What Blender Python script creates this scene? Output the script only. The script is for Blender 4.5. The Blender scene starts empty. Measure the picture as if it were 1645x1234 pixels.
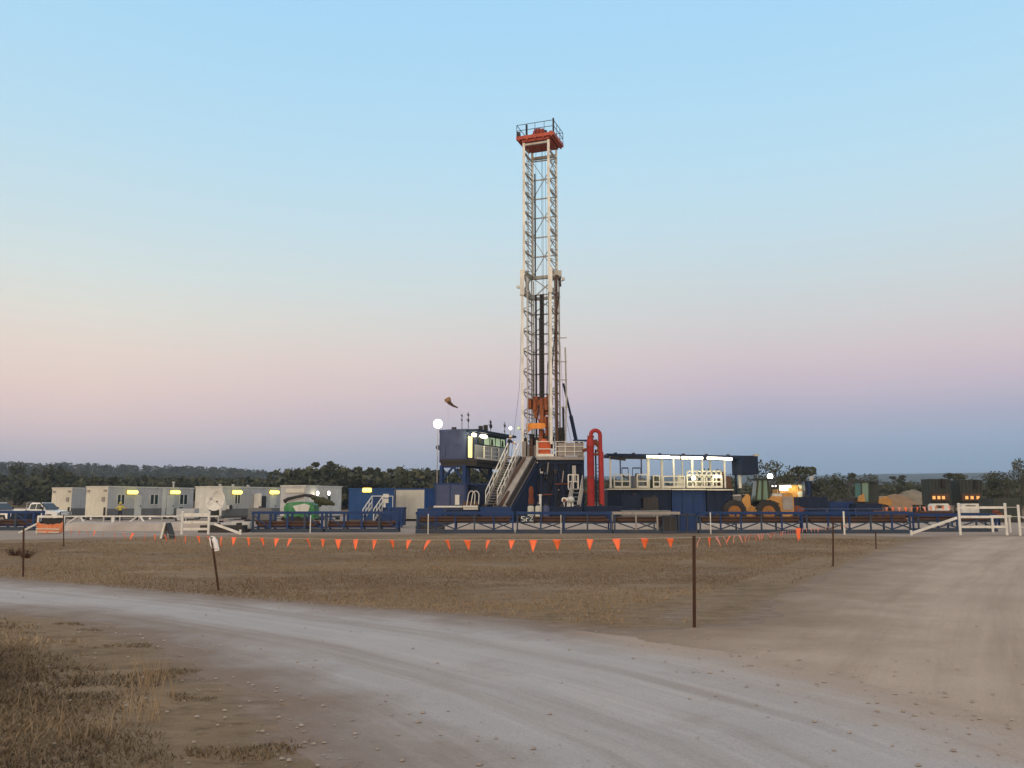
import bpy, bmesh, math, random
import numpy as np
from mathutils import Vector, Matrix
random.seed(7); RNG = np.random.default_rng(7)
R = math.radians
SC = bpy.context.scene
COL = SC.collection

# ------------------------------------------------------------------ camera geometry (photo pixels 1645 x 1234)
FPX, PW, PH, HOR, EYE = 1380.0, 1645.0, 1234.0, 808.0, 1.75
PITCH = math.atan((HOR - PH / 2) / FPX)
CP, SP = math.cos(PITCH), math.sin(PITCH)

def at(px, py, Y):
    """world point seen at a photo pixel, on the vertical plane at distance Y"""
    u = (px - PW / 2) / FPX; v = (PH / 2 - py) / FPX
    t = Y / (CP - v * SP)
    return Vector((u * t, Y, EYE + (SP + v * CP) * t))

def gnd(px, py):
    """ground point (z = 0) seen at a photo pixel"""
    u = (px - PW / 2) / FPX; v = (PH / 2 - py) / FPX
    t = -EYE / (SP + v * CP)
    return Vector((u * t, (CP - v * SP) * t, 0.0))

def kx(px):
    return (px - PW / 2) / FPX / (CP - (PH / 2 - HOR) / FPX * SP)

cam = bpy.data.cameras.new('camera')
cam.sensor_fit = 'HORIZONTAL'; cam.sensor_width = 36.0
cam.lens = 36.0 * FPX / PW
cam.clip_start = 0.1; cam.clip_end = 12000
co = bpy.data.objects.new('camera', cam); COL.objects.link(co)
co.location = (0, 0, EYE); co.rotation_euler = (math.pi / 2 + PITCH, 0, 0)
SC.camera = co

# ------------------------------------------------------------------ materials
def s2l(c):
    return tuple(((x / 255) / 12.92 if x / 255 <= 0.04045 else ((x / 255 + 0.055) / 1.055) ** 2.4) for x in c)

def nmat(name):
    m = bpy.data.materials.new(name); m.use_nodes = True
    nt = m.node_tree; b = nt.nodes['Principled BSDF']
    return m, nt, b

def mix_rgb(nt, fac, a, b, mode='MIX'):
    n = nt.nodes.new('ShaderNodeMix'); n.data_type = 'RGBA'; n.blend_type = mode
    for i, v in ((0, fac), (6, a), (7, b)):
        if hasattr(v, 'links') or hasattr(v, 'is_output'):
            nt.links.new(v, n.inputs[i])
        elif i == 0: n.inputs[0].default_value = v
        else: n.inputs[i].default_value = (*v, 1) if len(v) == 3 else v
    return n.outputs[2]

def noise(nt, scale, vec=None, detail=4, rough=0.6):
    n = nt.nodes.new('ShaderNodeTexNoise'); n.inputs['Scale'].default_value = scale
    n.inputs['Detail'].default_value = detail; n.inputs['Roughness'].default_value = rough
    if vec is not None: nt.links.new(vec, n.inputs['Vector'])
    return n.outputs['Fac']

def ramp(nt, fac, lo, hi):
    n = nt.nodes.new('ShaderNodeMapRange'); n.clamp = True
    n.inputs[1].default_value = lo; n.inputs[2].default_value = hi
    nt.links.new(fac, n.inputs[0]); return n.outputs[0]

def math_n(nt, op, a, b):
    n = nt.nodes.new('ShaderNodeMath'); n.operation = op
    for i, v in enumerate((a, b)):
        if isinstance(v, (int, float)): n.inputs[i].default_value = v
        else: nt.links.new(v, n.inputs[i])
    return n.outputs[0]

def objvec(nt, scale=(1, 1, 1), rot=(0, 0, 0)):
    tc = nt.nodes.new('ShaderNodeTexCoord'); mp = nt.nodes.new('ShaderNodeMapping')
    mp.inputs['Scale'].default_value = scale; mp.inputs['Rotation'].default_value = rot
    nt.links.new(tc.outputs['Object'], mp.inputs['Vector']); return mp.outputs['Vector']

def bump(nt, b, h, strength, dist=0.02):
    n = nt.nodes.new('ShaderNodeBump'); n.inputs['Strength'].default_value = strength
    n.inputs['Distance'].default_value = dist
    nt.links.new(h, n.inputs['Height']); nt.links.new(n.outputs['Normal'], b.inputs['Normal'])

def paint(name, col, dirt=(0.10, 0.08, 0.06), amt=0.45, rough=0.5, metal=0.0, scale=1.3, streak=True):
    """painted or bare metal with worn, dusty patches and run-down streaks"""
    m, nt, b = nmat(name)
    f1 = ramp(nt, noise(nt, scale, objvec(nt), 6, 0.7), 0.45, 0.75)
    if streak:
        f2 = ramp(nt, noise(nt, scale * 2.2, objvec(nt, (1, 1, 0.12)), 4, 0.6), 0.5, 0.8)
        f = math_n(nt, 'MAXIMUM', f1, f2)
    else: f = f1
    f = math_n(nt, 'MULTIPLY', f, amt)
    tone = mix_rgb(nt, ramp(nt, noise(nt, 0.6, objvec(nt), 2), 0.3, 0.7), tuple(c * 0.86 for c in col), tuple(min(1, c * 1.1) for c in col))
    nt.links.new(mix_rgb(nt, f, tone, dirt), b.inputs['Base Color'])
    b.inputs['Roughness'].default_value = rough; b.inputs['Metallic'].default_value = metal
    b.inputs['Specular IOR Level'].default_value = 0.16
    bump(nt, b, noise(nt, 14, objvec(nt), 3), 0.15, 0.01)
    return m

def corrugated(name, col, period, dirt=(0.12, 0.10, 0.08)):
    m, nt, b = nmat(name)
    w = nt.nodes.new('ShaderNodeTexWave'); w.wave_type = 'BANDS'; w.bands_direction = 'X'
    w.inputs['Scale'].default_value = 0.314 / period * 10 / 10; w.inputs['Distortion'].default_value = 0
    tc = nt.nodes.new('ShaderNodeTexCoord')
    nt.links.new(tc.outputs['Object'], w.inputs['Vector'])
    f = math_n(nt, 'MULTIPLY', ramp(nt, noise(nt, 1.1, objvec(nt, (1, 1, 0.2)), 5, 0.7), 0.45, 0.8), 0.4)
    nt.links.new(mix_rgb(nt, f, col, dirt), b.inputs['Base Color'])
    b.inputs['Roughness'].default_value = 0.5
    bump(nt, b, w.outputs['Fac'], 0.6, 0.03)
    return m

def emit(name, col, strength):
    m, nt, b = nmat(name)
    b.inputs['Base Color'].default_value = (*col, 1)
    b.inputs['Emission Color'].default_value = (*col, 1)
    b.inputs['Emission Strength'].default_value = strength
    return m

def glass(name, col=(0.02, 0.03, 0.035), rough=0.08):
    m, nt, b = nmat(name)
    n = noise(nt, 0.8, objvec(nt), 2)
    nt.links.new(mix_rgb(nt, n, col, tuple(c * 1.6 for c in col)), b.inputs['Base Color'])
    b.inputs['Roughness'].default_value = rough
    return m

M = {}
M['white'] = paint('white_paint', (0.68, 0.69, 0.66), (0.28, 0.24, 0.19), 0.5)
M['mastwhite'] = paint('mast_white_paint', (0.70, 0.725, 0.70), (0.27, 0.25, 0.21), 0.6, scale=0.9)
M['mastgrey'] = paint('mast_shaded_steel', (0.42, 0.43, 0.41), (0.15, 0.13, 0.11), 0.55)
M['cream'] = paint('cream_panel', (0.57, 0.57, 0.50), (0.25, 0.23, 0.18), 0.25)
M['cabin'] = paint('cabin_grey_panel', (0.40, 0.425, 0.45), (0.20, 0.19, 0.17), 0.4)
M['cabinpale'] = paint('cabin_pale_panel', (0.54, 0.56, 0.54), (0.25, 0.24, 0.2), 0.4)
M['skirt'] = paint('dark_skirting', (0.14, 0.15, 0.16), (0.10, 0.08, 0.06), 0.4)
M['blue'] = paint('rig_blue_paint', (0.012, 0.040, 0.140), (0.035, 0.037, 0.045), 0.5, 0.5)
M['bluebright'] = paint('container_blue_paint', (0.015, 0.065, 0.215), (0.03, 0.045, 0.08), 0.3, 0.45)
M['blueworn'] = paint('worn_blue_steel', (0.034, 0.055, 0.092), (0.08, 0.066, 0.054), 0.7, 0.6)
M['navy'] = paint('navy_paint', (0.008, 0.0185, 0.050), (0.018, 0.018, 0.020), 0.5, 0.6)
M['slate'] = paint('blue_grey_paint', (0.062, 0.082, 0.170), (0.030, 0.038, 0.070), 0.5)
M['dark'] = paint('dark_steel', (0.030, 0.031, 0.034), (0.08, 0.06, 0.045), 0.4)
M['black'] = paint('black_rubber', (0.020, 0.020, 0.021), (0.09, 0.075, 0.06), 0.35, 0.8)
M['red'] = paint('red_vessel_paint', (0.34, 0.030, 0.030), (0.12, 0.025, 0.025), 0.6)
M['crownred'] = paint('crown_red_paint', (0.43, 0.095, 0.06), (0.14, 0.04, 0.035), 0.6)
M['orange'] = paint('orange_paint', (0.58, 0.12, 0.04), (0.22, 0.06, 0.03), 0.45)
M['rust'] = paint('rusty_steel', (0.185, 0.058, 0.030), (0.07, 0.03, 0.02), 0.7, 0.8)
M['rustdark'] = paint('rusty_pipe', (0.095, 0.052, 0.036), (0.05, 0.036, 0.03), 0.7, 0.7)
M['rim'] = paint('muddy_rim', (0.30, 0.135, 0.035), (0.10, 0.065, 0.04), 0.8, 0.7, scale=3)
M['topdrive'] = paint('oily_orange_steel', (0.30, 0.098, 0.038), (0.07, 0.03, 0.02), 0.85, 0.55, scale=2.5)
M['yellow'] = paint('machine_yellow_paint', (0.50, 0.265, 0.075), (0.20, 0.125, 0.065), 0.75)
M['amberbeam'] = paint('amber_beam_paint', (0.70, 0.27, 0.05), (0.3, 0.1, 0.03), 0.4)
M['steel'] = paint('grey_steel', (0.30, 0.29, 0.28), (0.16, 0.11, 0.08), 0.6, 0.5)
M['galv'] = paint('galvanised_pipe', (0.42, 0.43, 0.43), (0.25, 0.2, 0.16), 0.4, 0.45)
M['carwhite'] = paint('car_white_paint', (0.78, 0.80, 0.80), (0.5, 0.45, 0.4), 0.2, 0.25, scale=0.6)
M['glass'] = glass('dark_window_glass')
M['cabglass'] = glass('cab_tinted_glass', (0.08, 0.17, 0.15), 0.1)
M['green'] = paint('green_lime_paint', (0.035, 0.19, 0.06), (0.18, 0.32, 0.27), 0.9, streak=False)
M['olive'] = paint('olive_netting', (0.045, 0.055, 0.03), (0.09, 0.085, 0.05), 0.6, 0.9)
M['picket'] = paint('rusty_star_picket', (0.055, 0.032, 0.024), (0.12, 0.06, 0.035), 0.6, 0.85, scale=6)
M['liner'] = paint('pale_liner_sheet', (0.375, 0.345, 0.32), (0.27, 0.235, 0.20), 0.5, 0.7)
M['tank'] = paint('grey_plastic_tank', (0.46, 0.47, 0.42), (0.25, 0.25, 0.22), 0.3)
M['hivis'] = paint('hivis_yellow_cloth', (0.55, 0.50, 0.07), (0.3, 0.28, 0.08), 0.2, 0.9)
M['navycloth'] = paint('navy_cloth', (0.018, 0.022, 0.04), (0.04, 0.04, 0.05), 0.3, 0.9)
M['skin'] = paint('skin', (0.42, 0.24, 0.17), (0.3, 0.15, 0.1), 0.2, 0.6)
M['mesh'] = paint('orange_barrier_mesh', (0.62, 0.19, 0.075), (0.55, 0.30, 0.19), 0.8, 0.7)
M['plastic'] = paint('white_plastic_bag', (0.80, 0.80, 0.82), (0.6, 0.6, 0.64), 0.3, 0.4, scale=4)
M['darkgreen'] = paint('dark_green_body', (0.034, 0.044, 0.040), (0.06, 0.06, 0.05), 0.5)
M['sand'] = paint('sandy_dirt', (0.30, 0.19, 0.11), (0.20, 0.14, 0.09), 0.8, 0.95, streak=False)
M['sandgrey'] = paint('grey_dirt', (0.22, 0.19, 0.14), (0.15, 0.13, 0.09), 0.8, 0.95, streak=False)
M['lampwhite'] = emit('floodlight_lens', (1.0, 0.97, 0.92), 9)
M['lampsmall'] = emit('lamp_lens', (1.0, 0.97, 0.9), 4)
M['tube'] = emit('fluorescent_tube', (1.0, 0.92, 0.70), 5)
M['yellowlamp'] = emit('yellow_bulkhead_lamp', (1.0, 0.86, 0.16), 2.6)
M['doorlit'] = emit('lit_doorway', (1.0, 0.84, 0.36), 0.9)
M['winlit'] = emit('lit_green_window', (0.50, 0.66, 0.42), 0.42)
M['amber'] = emit('amber_lamp', (1.0, 0.50, 0.16), 0.42)

def flagmat():
    m, nt, b = nmat('orange_bunting_plastic')
    f = noise(nt, 7, objvec(nt), 3)
    nt.links.new(mix_rgb(nt, f, (0.92, 0.115, 0.03), (0.95, 0.22, 0.08)), b.inputs['Base Color'])
    b.inputs['Roughness'].default_value = 0.6
    return m
M['flag'] = flagmat()
M['flagfaded'] = paint('faded_pink_bunting', (0.72, 0.26, 0.20), (0.62, 0.40, 0.33), 0.6, 0.7, scale=6)

# ------------------------------------------------------------------ mesh builder
ORG = {}          # world offset of a thing whose parts are given in world coordinates

class MB:
    def __init__(s): s.v = []; s.f = []
    def add(s, vs, fs):
        o = len(s.v); s.v += [tuple(p) for p in vs]; s.f += [tuple(i + o for i in f) for f in fs]; return s
    def box(s, x0, x1, y0, y1, z0, z1):
        vs = [(x, y, z) for z in (z0, z1) for y in (y0, y1) for x in (x0, x1)]
        return s.add(vs, [(0, 2, 3, 1), (4, 5, 7, 6), (0, 1, 5, 4), (2, 6, 7, 3), (0, 4, 6, 2), (1, 3, 7, 5)])
    def pbox(s, px0, px1, py0, py1, Y, d, cut=0):
        a = at(px0, py1, Y); b = at(px1, py0, Y); c = at((px0 + px1) / 2, py1, Y).z; e = at((px0 + px1) / 2, py0, Y).z
        return s.box(a.x, b.x, Y, Y + d, c if not cut else 0.0, e)
    def bar(s, p, q, w, h=None):
        """rectangular beam from p to q"""
        h = h or w; p = Vector(p); q = Vector(q); d = (q - p)
        if d.length < 1e-6: return s
        d.normalize()
        up = Vector((0, 0, 1)) if abs(d.z) < 0.95 else Vector((0, 1, 0))
        sd = d.cross(up).normalized() * w / 2; u = sd.cross(d).normalized() * h / 2
        vs = [e + a * sd + b * u for e in (p, q) for a, b in ((-1, -1), (1, -1), (1, 1), (-1, 1))]
        return s.add(vs, [(3, 2, 1, 0), (4, 5, 6, 7), (0, 1, 5, 4), (1, 2, 6, 5), (2, 3, 7, 6), (3, 0, 4, 7)])
    def tube(s, pts, r, n=8, cap=True):
        pts = [Vector(p) for p in pts]; rs = r if isinstance(r, (list, tuple)) else [r] * len(pts)
        rings = []
        for i, p in enumerate(pts):
            d = (pts[min(i + 1, len(pts) - 1)] - pts[max(i - 1, 0)]).normalized()
            a = Vector((0, 0, 1)) if abs(d.z) < 0.9 else Vector((1, 0, 0))
            x = d.cross(a).normalized(); y = d.cross(x).normalized()
            rings.append([p + rs[i] * (math.cos(2 * math.pi * k / n) * x + math.sin(2 * math.pi * k / n) * y) for k in range(n)])
        # keep rings aligned
        for i in range(1, len(rings)):
            best = min(range(n), key=lambda o: sum((rings[i][(k + o) % n] - rings[i - 1][k] - (pts[i] - pts[i - 1])).length for k in range(n)))
            rings[i] = rings[i][best:] + rings[i][:best]
        vs = [p for rg in rings for p in rg]; fs = []
        for i in range(len(rings) - 1):
            for k in range(n):
                fs.append((i * n + k, i * n + (k + 1) % n, (i + 1) * n + (k + 1) % n, (i + 1) * n + k))
        if cap: fs += [tuple(range(n - 1, -1, -1)), tuple((len(rings) - 1) * n + k for k in range(n))]
        return s.add(vs, fs)
    def lathe(s, c, prof, n=20, axis=(0, 0, 1), ring=False):
        """profile of (radius, height) turned about an axis through c"""
        c = Vector(c); ax = Vector(axis).normalized(); a = Vector((1, 0, 0)) if abs(ax.x) < 0.9 else Vector((0, 1, 0))
        x = ax.cross(a).normalized(); y = ax.cross(x)
        vs = []; fs = []
        for r, h in prof:
            for k in range(n):
                t = 2 * math.pi * k / n
                vs.append(c + ax * h + r * (math.cos(t) * x + math.sin(t) * y))
        for i in range(len(prof) - 1):
            for k in range(n): fs.append((i * n + k, i * n + (k + 1) % n, (i + 1) * n + (k + 1) % n, (i + 1) * n + k))
        if ring:
            o = (len(prof) - 1) * n
            fs += [(o + k, o + (k + 1) % n, (k + 1) % n, k) for k in range(n)]
        else: fs += [tuple(range(n - 1, -1, -1)), tuple((len(prof) - 1) * n + k for k in range(n))]
        return s.add(vs, fs)
    def prism(s, poly, d):
        """polygon of 3-D points pushed along vector d"""
        n = len(poly); d = Vector(d); vs = [Vector(p) for p in poly] + [Vector(p) + d for p in poly]
        fs = [tuple(range(n)), tuple(range(2 * n - 1, n - 1, -1))] + [(i, i + n, (i + 1) % n + n, (i + 1) % n) for i in range(n)]
        return s.add(vs, fs)
    def pprism(s, poly, Y, d):
        return s.prism([at(px, py, Y) for px, py in poly], (0, d, 0))
    def ball(s, c, rx, ry=None, rz=None, n=10, m=7):
        ry = ry or rx; rz = rz or rx; c = Vector(c); vs = []; fs = []
        for i in range(m + 1):
            t = math.pi * i / m; rr = max(math.sin(t), 0.02)
            for k in range(n):
                a = 2 * math.pi * k / n
                vs.append((c.x + rx * rr * math.cos(a), c.y + ry * rr * math.sin(a), c.z + rz * math.cos(t)))
        for i in range(m):
            for k in range(n): fs.append((i * n + k, (i + 1) * n + k, (i + 1) * n + (k + 1) % n, i * n + (k + 1) % n))
        return s.add(vs, fs)
    def build(s, name, mat, parent=None, smooth=False, label=None):
        me = bpy.data.meshes.new(name)
        o = Vector(ORG.get(parent.name, (0, 0, 0))) if parent else Vector((0, 0, 0))
        me.from_pydata([Vector(p) - o for p in s.v], [], s.f); me.update()
        bm = bmesh.new(); bm.from_mesh(me); bmesh.ops.recalc_face_normals(bm, faces=bm.faces); bm.to_mesh(me); bm.free()
        me.materials.append(M[mat] if isinstance(mat, str) else mat)
        if smooth:
            me.polygons.foreach_set('use_smooth', [True] * len(me.polygons))
            try: me.set_sharp_from_angle(angle=R(40))
            except Exception: pass
        ob = bpy.data.objects.new(name, me); COL.objects.link(ob)
        if parent: ob.parent = parent; ORG[ob.name] = ORG.get(parent.name, (0, 0, 0))
        if label: ob['label'] = label
        return ob

def tag(o, label=None, cat=None, group=None, kind=None):
    if label: o['label'] = label
    if cat: o['category'] = cat
    if group: o['group'] = group
    if kind: o['kind'] = kind
    return o

def thing(name, label, cat, loc, rz=0.0, group=None, world=True):
    """Empty at a thing's base; world=True: its parts are given in world coordinates"""
    o = bpy.data.objects.new(name, None); COL.objects.link(o)
    o.empty_display_size = 0.2
    o.location = loc; o.rotation_euler = (0, 0, rz)
    tag(o, label, cat, group)
    if world: ORG[o.name] = tuple(loc)
    return o

def kids(o): return [c for c in COL.objects if c.parent == o]

def copy_tree(o, parent=None):
    c = o.copy(); COL.objects.link(c); c.parent = parent
    for ch in kids(o): copy_tree(ch, c)
    return c

def rail(mb, a, b, h=1.1, n=3, post=1.5, r=0.03):
    """handrail from a to b: n rails and posts"""
    a = Vector(a); b = Vector(b); k = max(1, round((b - a).length / post))
    for i in range(k + 1):
        p = a.lerp(b, i / k); mb.bar(p, p + Vector((0, 0, h)), r * 2)
    for j in range(n):
        z = Vector((0, 0, h * (j + 1) / n)); mb.bar(a + z, b + z, r * 1.8)
    return mb
# ------------------------------------------------------------------ sky and light
def build_world():
    w = bpy.data.worlds.new('World'); SC.world = w; w.use_nodes = True
    nt = w.node_tree; bg = nt.nodes['Background']
    tc = nt.nodes.new('ShaderNodeTexCoord'); sx = nt.nodes.new('ShaderNodeSeparateXYZ')
    nt.links.new(tc.outputs['Generated'], sx.inputs[0])
    X, Y, Z = sx.outputs
    # gentle unevenness of the twilight bands
    nz = noise(nt, 2.2, tc.outputs['Generated'], 3, 0.55)
    zz = math_n(nt, 'ADD', Z, math_n(nt, 'MULTIPLY', math_n(nt, 'SUBTRACT', nz, 0.5), 0.022))
    def cr(stops):
        n = nt.nodes.new('ShaderNodeValToRGB'); e = n.color_ramp.elements
        n.color_ramp.interpolation = 'B_SPLINE' if False else 'EASE' if False else 'LINEAR'
        while len(e) > 1: e.remove(e[-1])
        for i, (p, c) in enumerate(stops):
            k = e[0] if i == 0 else e.new(p)
            k.position = p; k.color = (*s2l(c), 1)
        nt.links.new(zz, n.inputs[0]); return n.outputs[0]
    right = cr([(0.0, (118, 148, 184)), (0.045, (133, 160, 191)), (0.07, (154, 168, 195)), (0.095, (174, 171, 194)), (0.125, (199, 183, 197)),
                (0.16, (213, 195, 199)), (0.20, (211, 207, 207)), (0.245, (205, 215, 217)), (0.30, (197, 220, 230)),
                (0.37, (186, 221, 238)), (0.45, (175, 217, 242)), (0.53, (166, 213, 244)), (0.75, (182, 194, 214)), (1.0, (196, 194, 200))])
    left = cr([(0.0, (178, 172, 188)), (0.045, (196, 183, 193)), (0.07, (217, 195, 197)), (0.095, (231, 203, 199)), (0.125, (237, 210, 200)),
               (0.16, (236, 217, 204)), (0.20, (228, 223, 212)), (0.245, (216, 225, 222)), (0.30, (202, 223, 230)),
               (0.37, (188, 221, 237)), (0.45, (176, 217, 241)), (0.53, (166, 213, 243)), (0.75, (184, 194, 212)), (1.0, (198, 194, 198))])
    az = math_n(nt, 'DIVIDE', X, math_n(nt, 'MAXIMUM', math_n(nt, 'ABSOLUTE', Y, 0), 0.05))
    front = mix_rgb(nt, ramp(nt, az, -0.50, 0.28), left, right)
    # the sunset side of the sky, behind the camera
    glow = cr([(0.0, (255, 196, 130)), (0.1, (255, 214, 165)), (0.25, (255, 226, 190)), (0.5, (232, 214, 196)), (1.0, (198, 194, 198))])
    back = math_n(nt, 'SUBTRACT', 1.0, ramp(nt, math_n(nt, 'ADD', Y, math_n(nt, 'MULTIPLY', X, 0.35)), -0.55, 0.25))
    gl = nt.nodes.new('ShaderNodeVectorMath'); gl.operation = 'SCALE'; gl.inputs['Scale'].default_value = 1.75
    nt.links.new(glow, gl.inputs[0])
    fsc = nt.nodes.new('ShaderNodeVectorMath'); fsc.operation = 'MULTIPLY'; fsc.inputs[1].default_value = (1.08, 1.09, 1.10)
    nt.links.new(front, fsc.inputs[0])
    sky = mix_rgb(nt, back, fsc.outputs[0], gl.outputs[0])
    ns = nt.nodes.new('ShaderNodeTexSky'); ns.sky_type = 'NISHITA'; ns.sun_disc = False
    ns.sun_elevation = R(9); ns.sun_rotation = R(200)
    tot = nt.nodes.new('ShaderNodeMix'); tot.data_type = 'RGBA'; tot.inputs[0].default_value = 0.06
    nt.links.new(sky, tot.inputs[6]); 
    nsc = nt.nodes.new('ShaderNodeVectorMath'); nsc.operation = 'SCALE'; nsc.inputs['Scale'].default_value = 0.12
    nt.links.new(ns.outputs[0], nsc.inputs[0]); nt.links.new(nsc.outputs[0], tot.inputs[7])
    nt.links.new(tot.outputs[2], bg.inputs['Color'])
    bg.inputs['Strength'].default_value = 1.0
    w.cycles.sampling_method = 'MANUAL'; w.cycles.sample_map_resolution = 512
    s = bpy.data.lights.new('afterglow_lamp', 'SUN'); s.energy = 0.62; s.angle = R(28); s.color = (1.0, 0.90, 0.80)  # added lamp for the glow after sunset; the sun is below the horizon
    so = bpy.data.objects.new('afterglow_lamp', s); COL.objects.link(so)
    d = Vector((math.sin(R(200)) * math.cos(R(9)), math.cos(R(200)) * math.cos(R(9)), math.sin(R(9))))
    so.rotation_euler = (-d).to_track_quat('-Z', 'Y').to_euler(); so.location = d * 50
    SC.view_settings.view_transform = 'Standard'; SC.view_settings.look = 'None'
    SC.view_settings.exposure = 0.0; SC.view_settings.gamma = 1.0
build_world()

# ------------------------------------------------------------------ ground helpers
def vnoise(x, y, seed=0):
    r = np.random.default_rng(seed); T = r.random((256, 256))
    xi = np.floor(x).astype(int); yi = np.floor(y).astype(int); fx = x - xi; fy = y - yi
    fx = fx * fx * (3 - 2 * fx); fy = fy * fy * (3 - 2 * fy)
    a = T[xi % 256, yi % 256]; b = T[(xi + 1) % 256, yi % 256]; c = T[xi % 256, (yi + 1) % 256]; d = T[(xi + 1) % 256, (yi + 1) % 256]
    return (a * (1 - fx) + b * fx) * (1 - fy) + (c * (1 - fx) + d * fx) * fy
def fbm(x, y, seed=0, o=4):
    s = 0; a = 0.5
    for i in range(o): s = s + a * vnoise(x * 2 ** i, y * 2 ** i, seed + i); a *= 0.5
    return s / (1 - 0.5 ** o)
def sstep(a, b, x):
    t = np.clip((x - a) / (b - a), 0, 1); return t * t * (3 - 2 * t)

def sdist(poly, x, y):
    """signed distance to a polygon, positive inside"""
    P = np.array([(p[0], p[1]) for p in poly]); n = len(P)
    d = np.full(x.shape, 1e9); ins = np.zeros(x.shape, bool)
    for i in range(n):
        ax, ay = P[i]; bx, by = P[(i + 1) % n]; ex, ey = bx - ax, by - ay
        t = np.clip(((x - ax) * ex + (y - ay) * ey) / (ex * ex + ey * ey + 1e-12), 0, 1)
        d = np.minimum(d, np.hypot(x - ax - t * ex, y - ay - t * ey))
        c = (ay > y) != (by > y)
        ins ^= c & (x < (bx - ax) * (y - ay) / ((by - ay) if abs(by - ay) > 1e-9 else 1e-9) + ax)
    return np.where(ins, d, -d)

def G(*pts): return [tuple(gnd(*p)[:2]) for p in pts]

FIELD = G((-500, 886), (0, 873), (130, 869), (300, 865), (480, 862.5), (860, 862), (1110, 862), (1300, 864), (1470, 867), (1500, 868.5),
          (1420, 887), (1340, 922), (1250, 967), (1130, 1020), (1010, 1014), (800, 997), (560, 977), (345, 961), (160, 944), (0, 931), (-500, 905))
VERGE = G((-600, 975), (0, 988), (70, 996), (140, 1020), (190, 1050), (250, 1085), (292, 1130), (310, 1234)) + [(-2.6, 3.0), (-2.2, -6), (-40, -6)]
ROAD = G((-600, 893), (0, 928), (160, 941), (345, 958), (560, 974), (800, 994), (960, 1014), (1150, 1046), (1400, 1104), (1700, 1186)) + \
       [(5.5, 5.2), (9, 2.5), (12, -6), (-1.0, -6), (-0.9, 3.0)] + G((540, 1234), (455, 1160), (370, 1098), (270, 1045), (170, 1008), (80, 990), (0, 983), (-600, 965))
TRACK = G((900, 1006), (1010, 1015), (1180, 1008), (1262, 960), (1350, 917), (1424, 886), (1480, 868), (1540, 861), (1800, 859)) + [(62, 48), (62, -6), (3, -6), (3, 4)] + \
        G((1300, 1200), (1000, 1080))
PAD = [(-75, 44)] + G((-200, 872), (0, 868), (130, 865), (300, 861), (480, 858.5), (860, 858), (1110, 858), (1300, 860), (1480, 863), (1800, 857)) + [(80, 46), (80, 112), (-75, 112)]
WORN = [G((985, 990), (1060, 968), (1160, 945), (1300, 895), (1345, 897), (1240, 950), (1130, 1012), (1020, 1008)),
        G((-100, 1000), (0, 985), (120, 1000), (270, 1045), (420, 1130), (560, 1234), (300, 1234), (285, 1130), (180, 1045), (70, 998))]

def terrain(x, y):
    x = np.asarray(x, float); y = np.asarray(y, float)
    r = np.hypot(x, y); az = np.degrees(np.arctan2(x, np.maximum(y, 1e-3)))
    wl = 1 - sstep(-19, -7, az)
    back = sstep(-20, 60, y)
    z = 3.5 * sstep(115, 330, r) + (21 * wl + 7) * sstep(260, 930, r)
    z = z + (wl * 1.6 + 1.2) * (fbm(x / 130, y / 130, 3) - 0.5) * 3 * sstep(300, 800, r)
    z = z + (72 - 22 * wl + 16 * (fbm(x / 600 + 5, y / 600, 9) - 0.5)) * sstep(1100, 2700, r)
    return z * back

def grid_mesh(name, xs, ys, zf, mat, attrs=None, smooth=True):
    X, Y = np.meshgrid(xs, ys); Z = zf(X, Y)
    nx, ny = len(xs), len(ys)
    V = np.stack([X, Y, Z], -1).reshape(-1, 3)
    i = np.arange(nx * ny).reshape(ny, nx)
    F = np.stack([i[:-1, :-1], i[:-1, 1:], i[1:, 1:], i[1:, :-1]], -1).reshape(-1, 4)
    return np_mesh(name, V, F, mat, {k: a.reshape(-1) for k, a in (attrs(X, Y) if attrs else {}).items()}, smooth)

def np_mesh(name, V, F, mat, attrs=None, smooth=False):
    me = bpy.data.meshes.new(name); n = F.shape[1]
    me.vertices.add(len(V)); me.vertices.foreach_set('co', np.ascontiguousarray(V, np.float32).ravel())
    me.loops.add(F.size); me.loops.foreach_set('vertex_index', np.ascontiguousarray(F, np.int32).ravel())
    me.polygons.add(len(F)); me.polygons.foreach_set('loop_start', np.arange(0, F.size, n, dtype=np.int32))
    me.update(calc_edges=True)
    for k, a in (attrs or {}).items():
        at_ = me.attributes.new(k, 'FLOAT', 'POINT'); at_.data.foreach_set('value', np.ascontiguousarray(a, np.float32))
    me.materials.append(M[mat] if isinstance(mat, str) else mat)
    if smooth: me.polygons.foreach_set('use_smooth', np.ones(len(F), bool))
    o = bpy.data.objects.new(name, me); COL.objects.link(o); return o

def attr(nt, name):
    n = nt.nodes.new('ShaderNodeAttribute'); n.attribute_name = name; return n.outputs['Fac']

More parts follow.
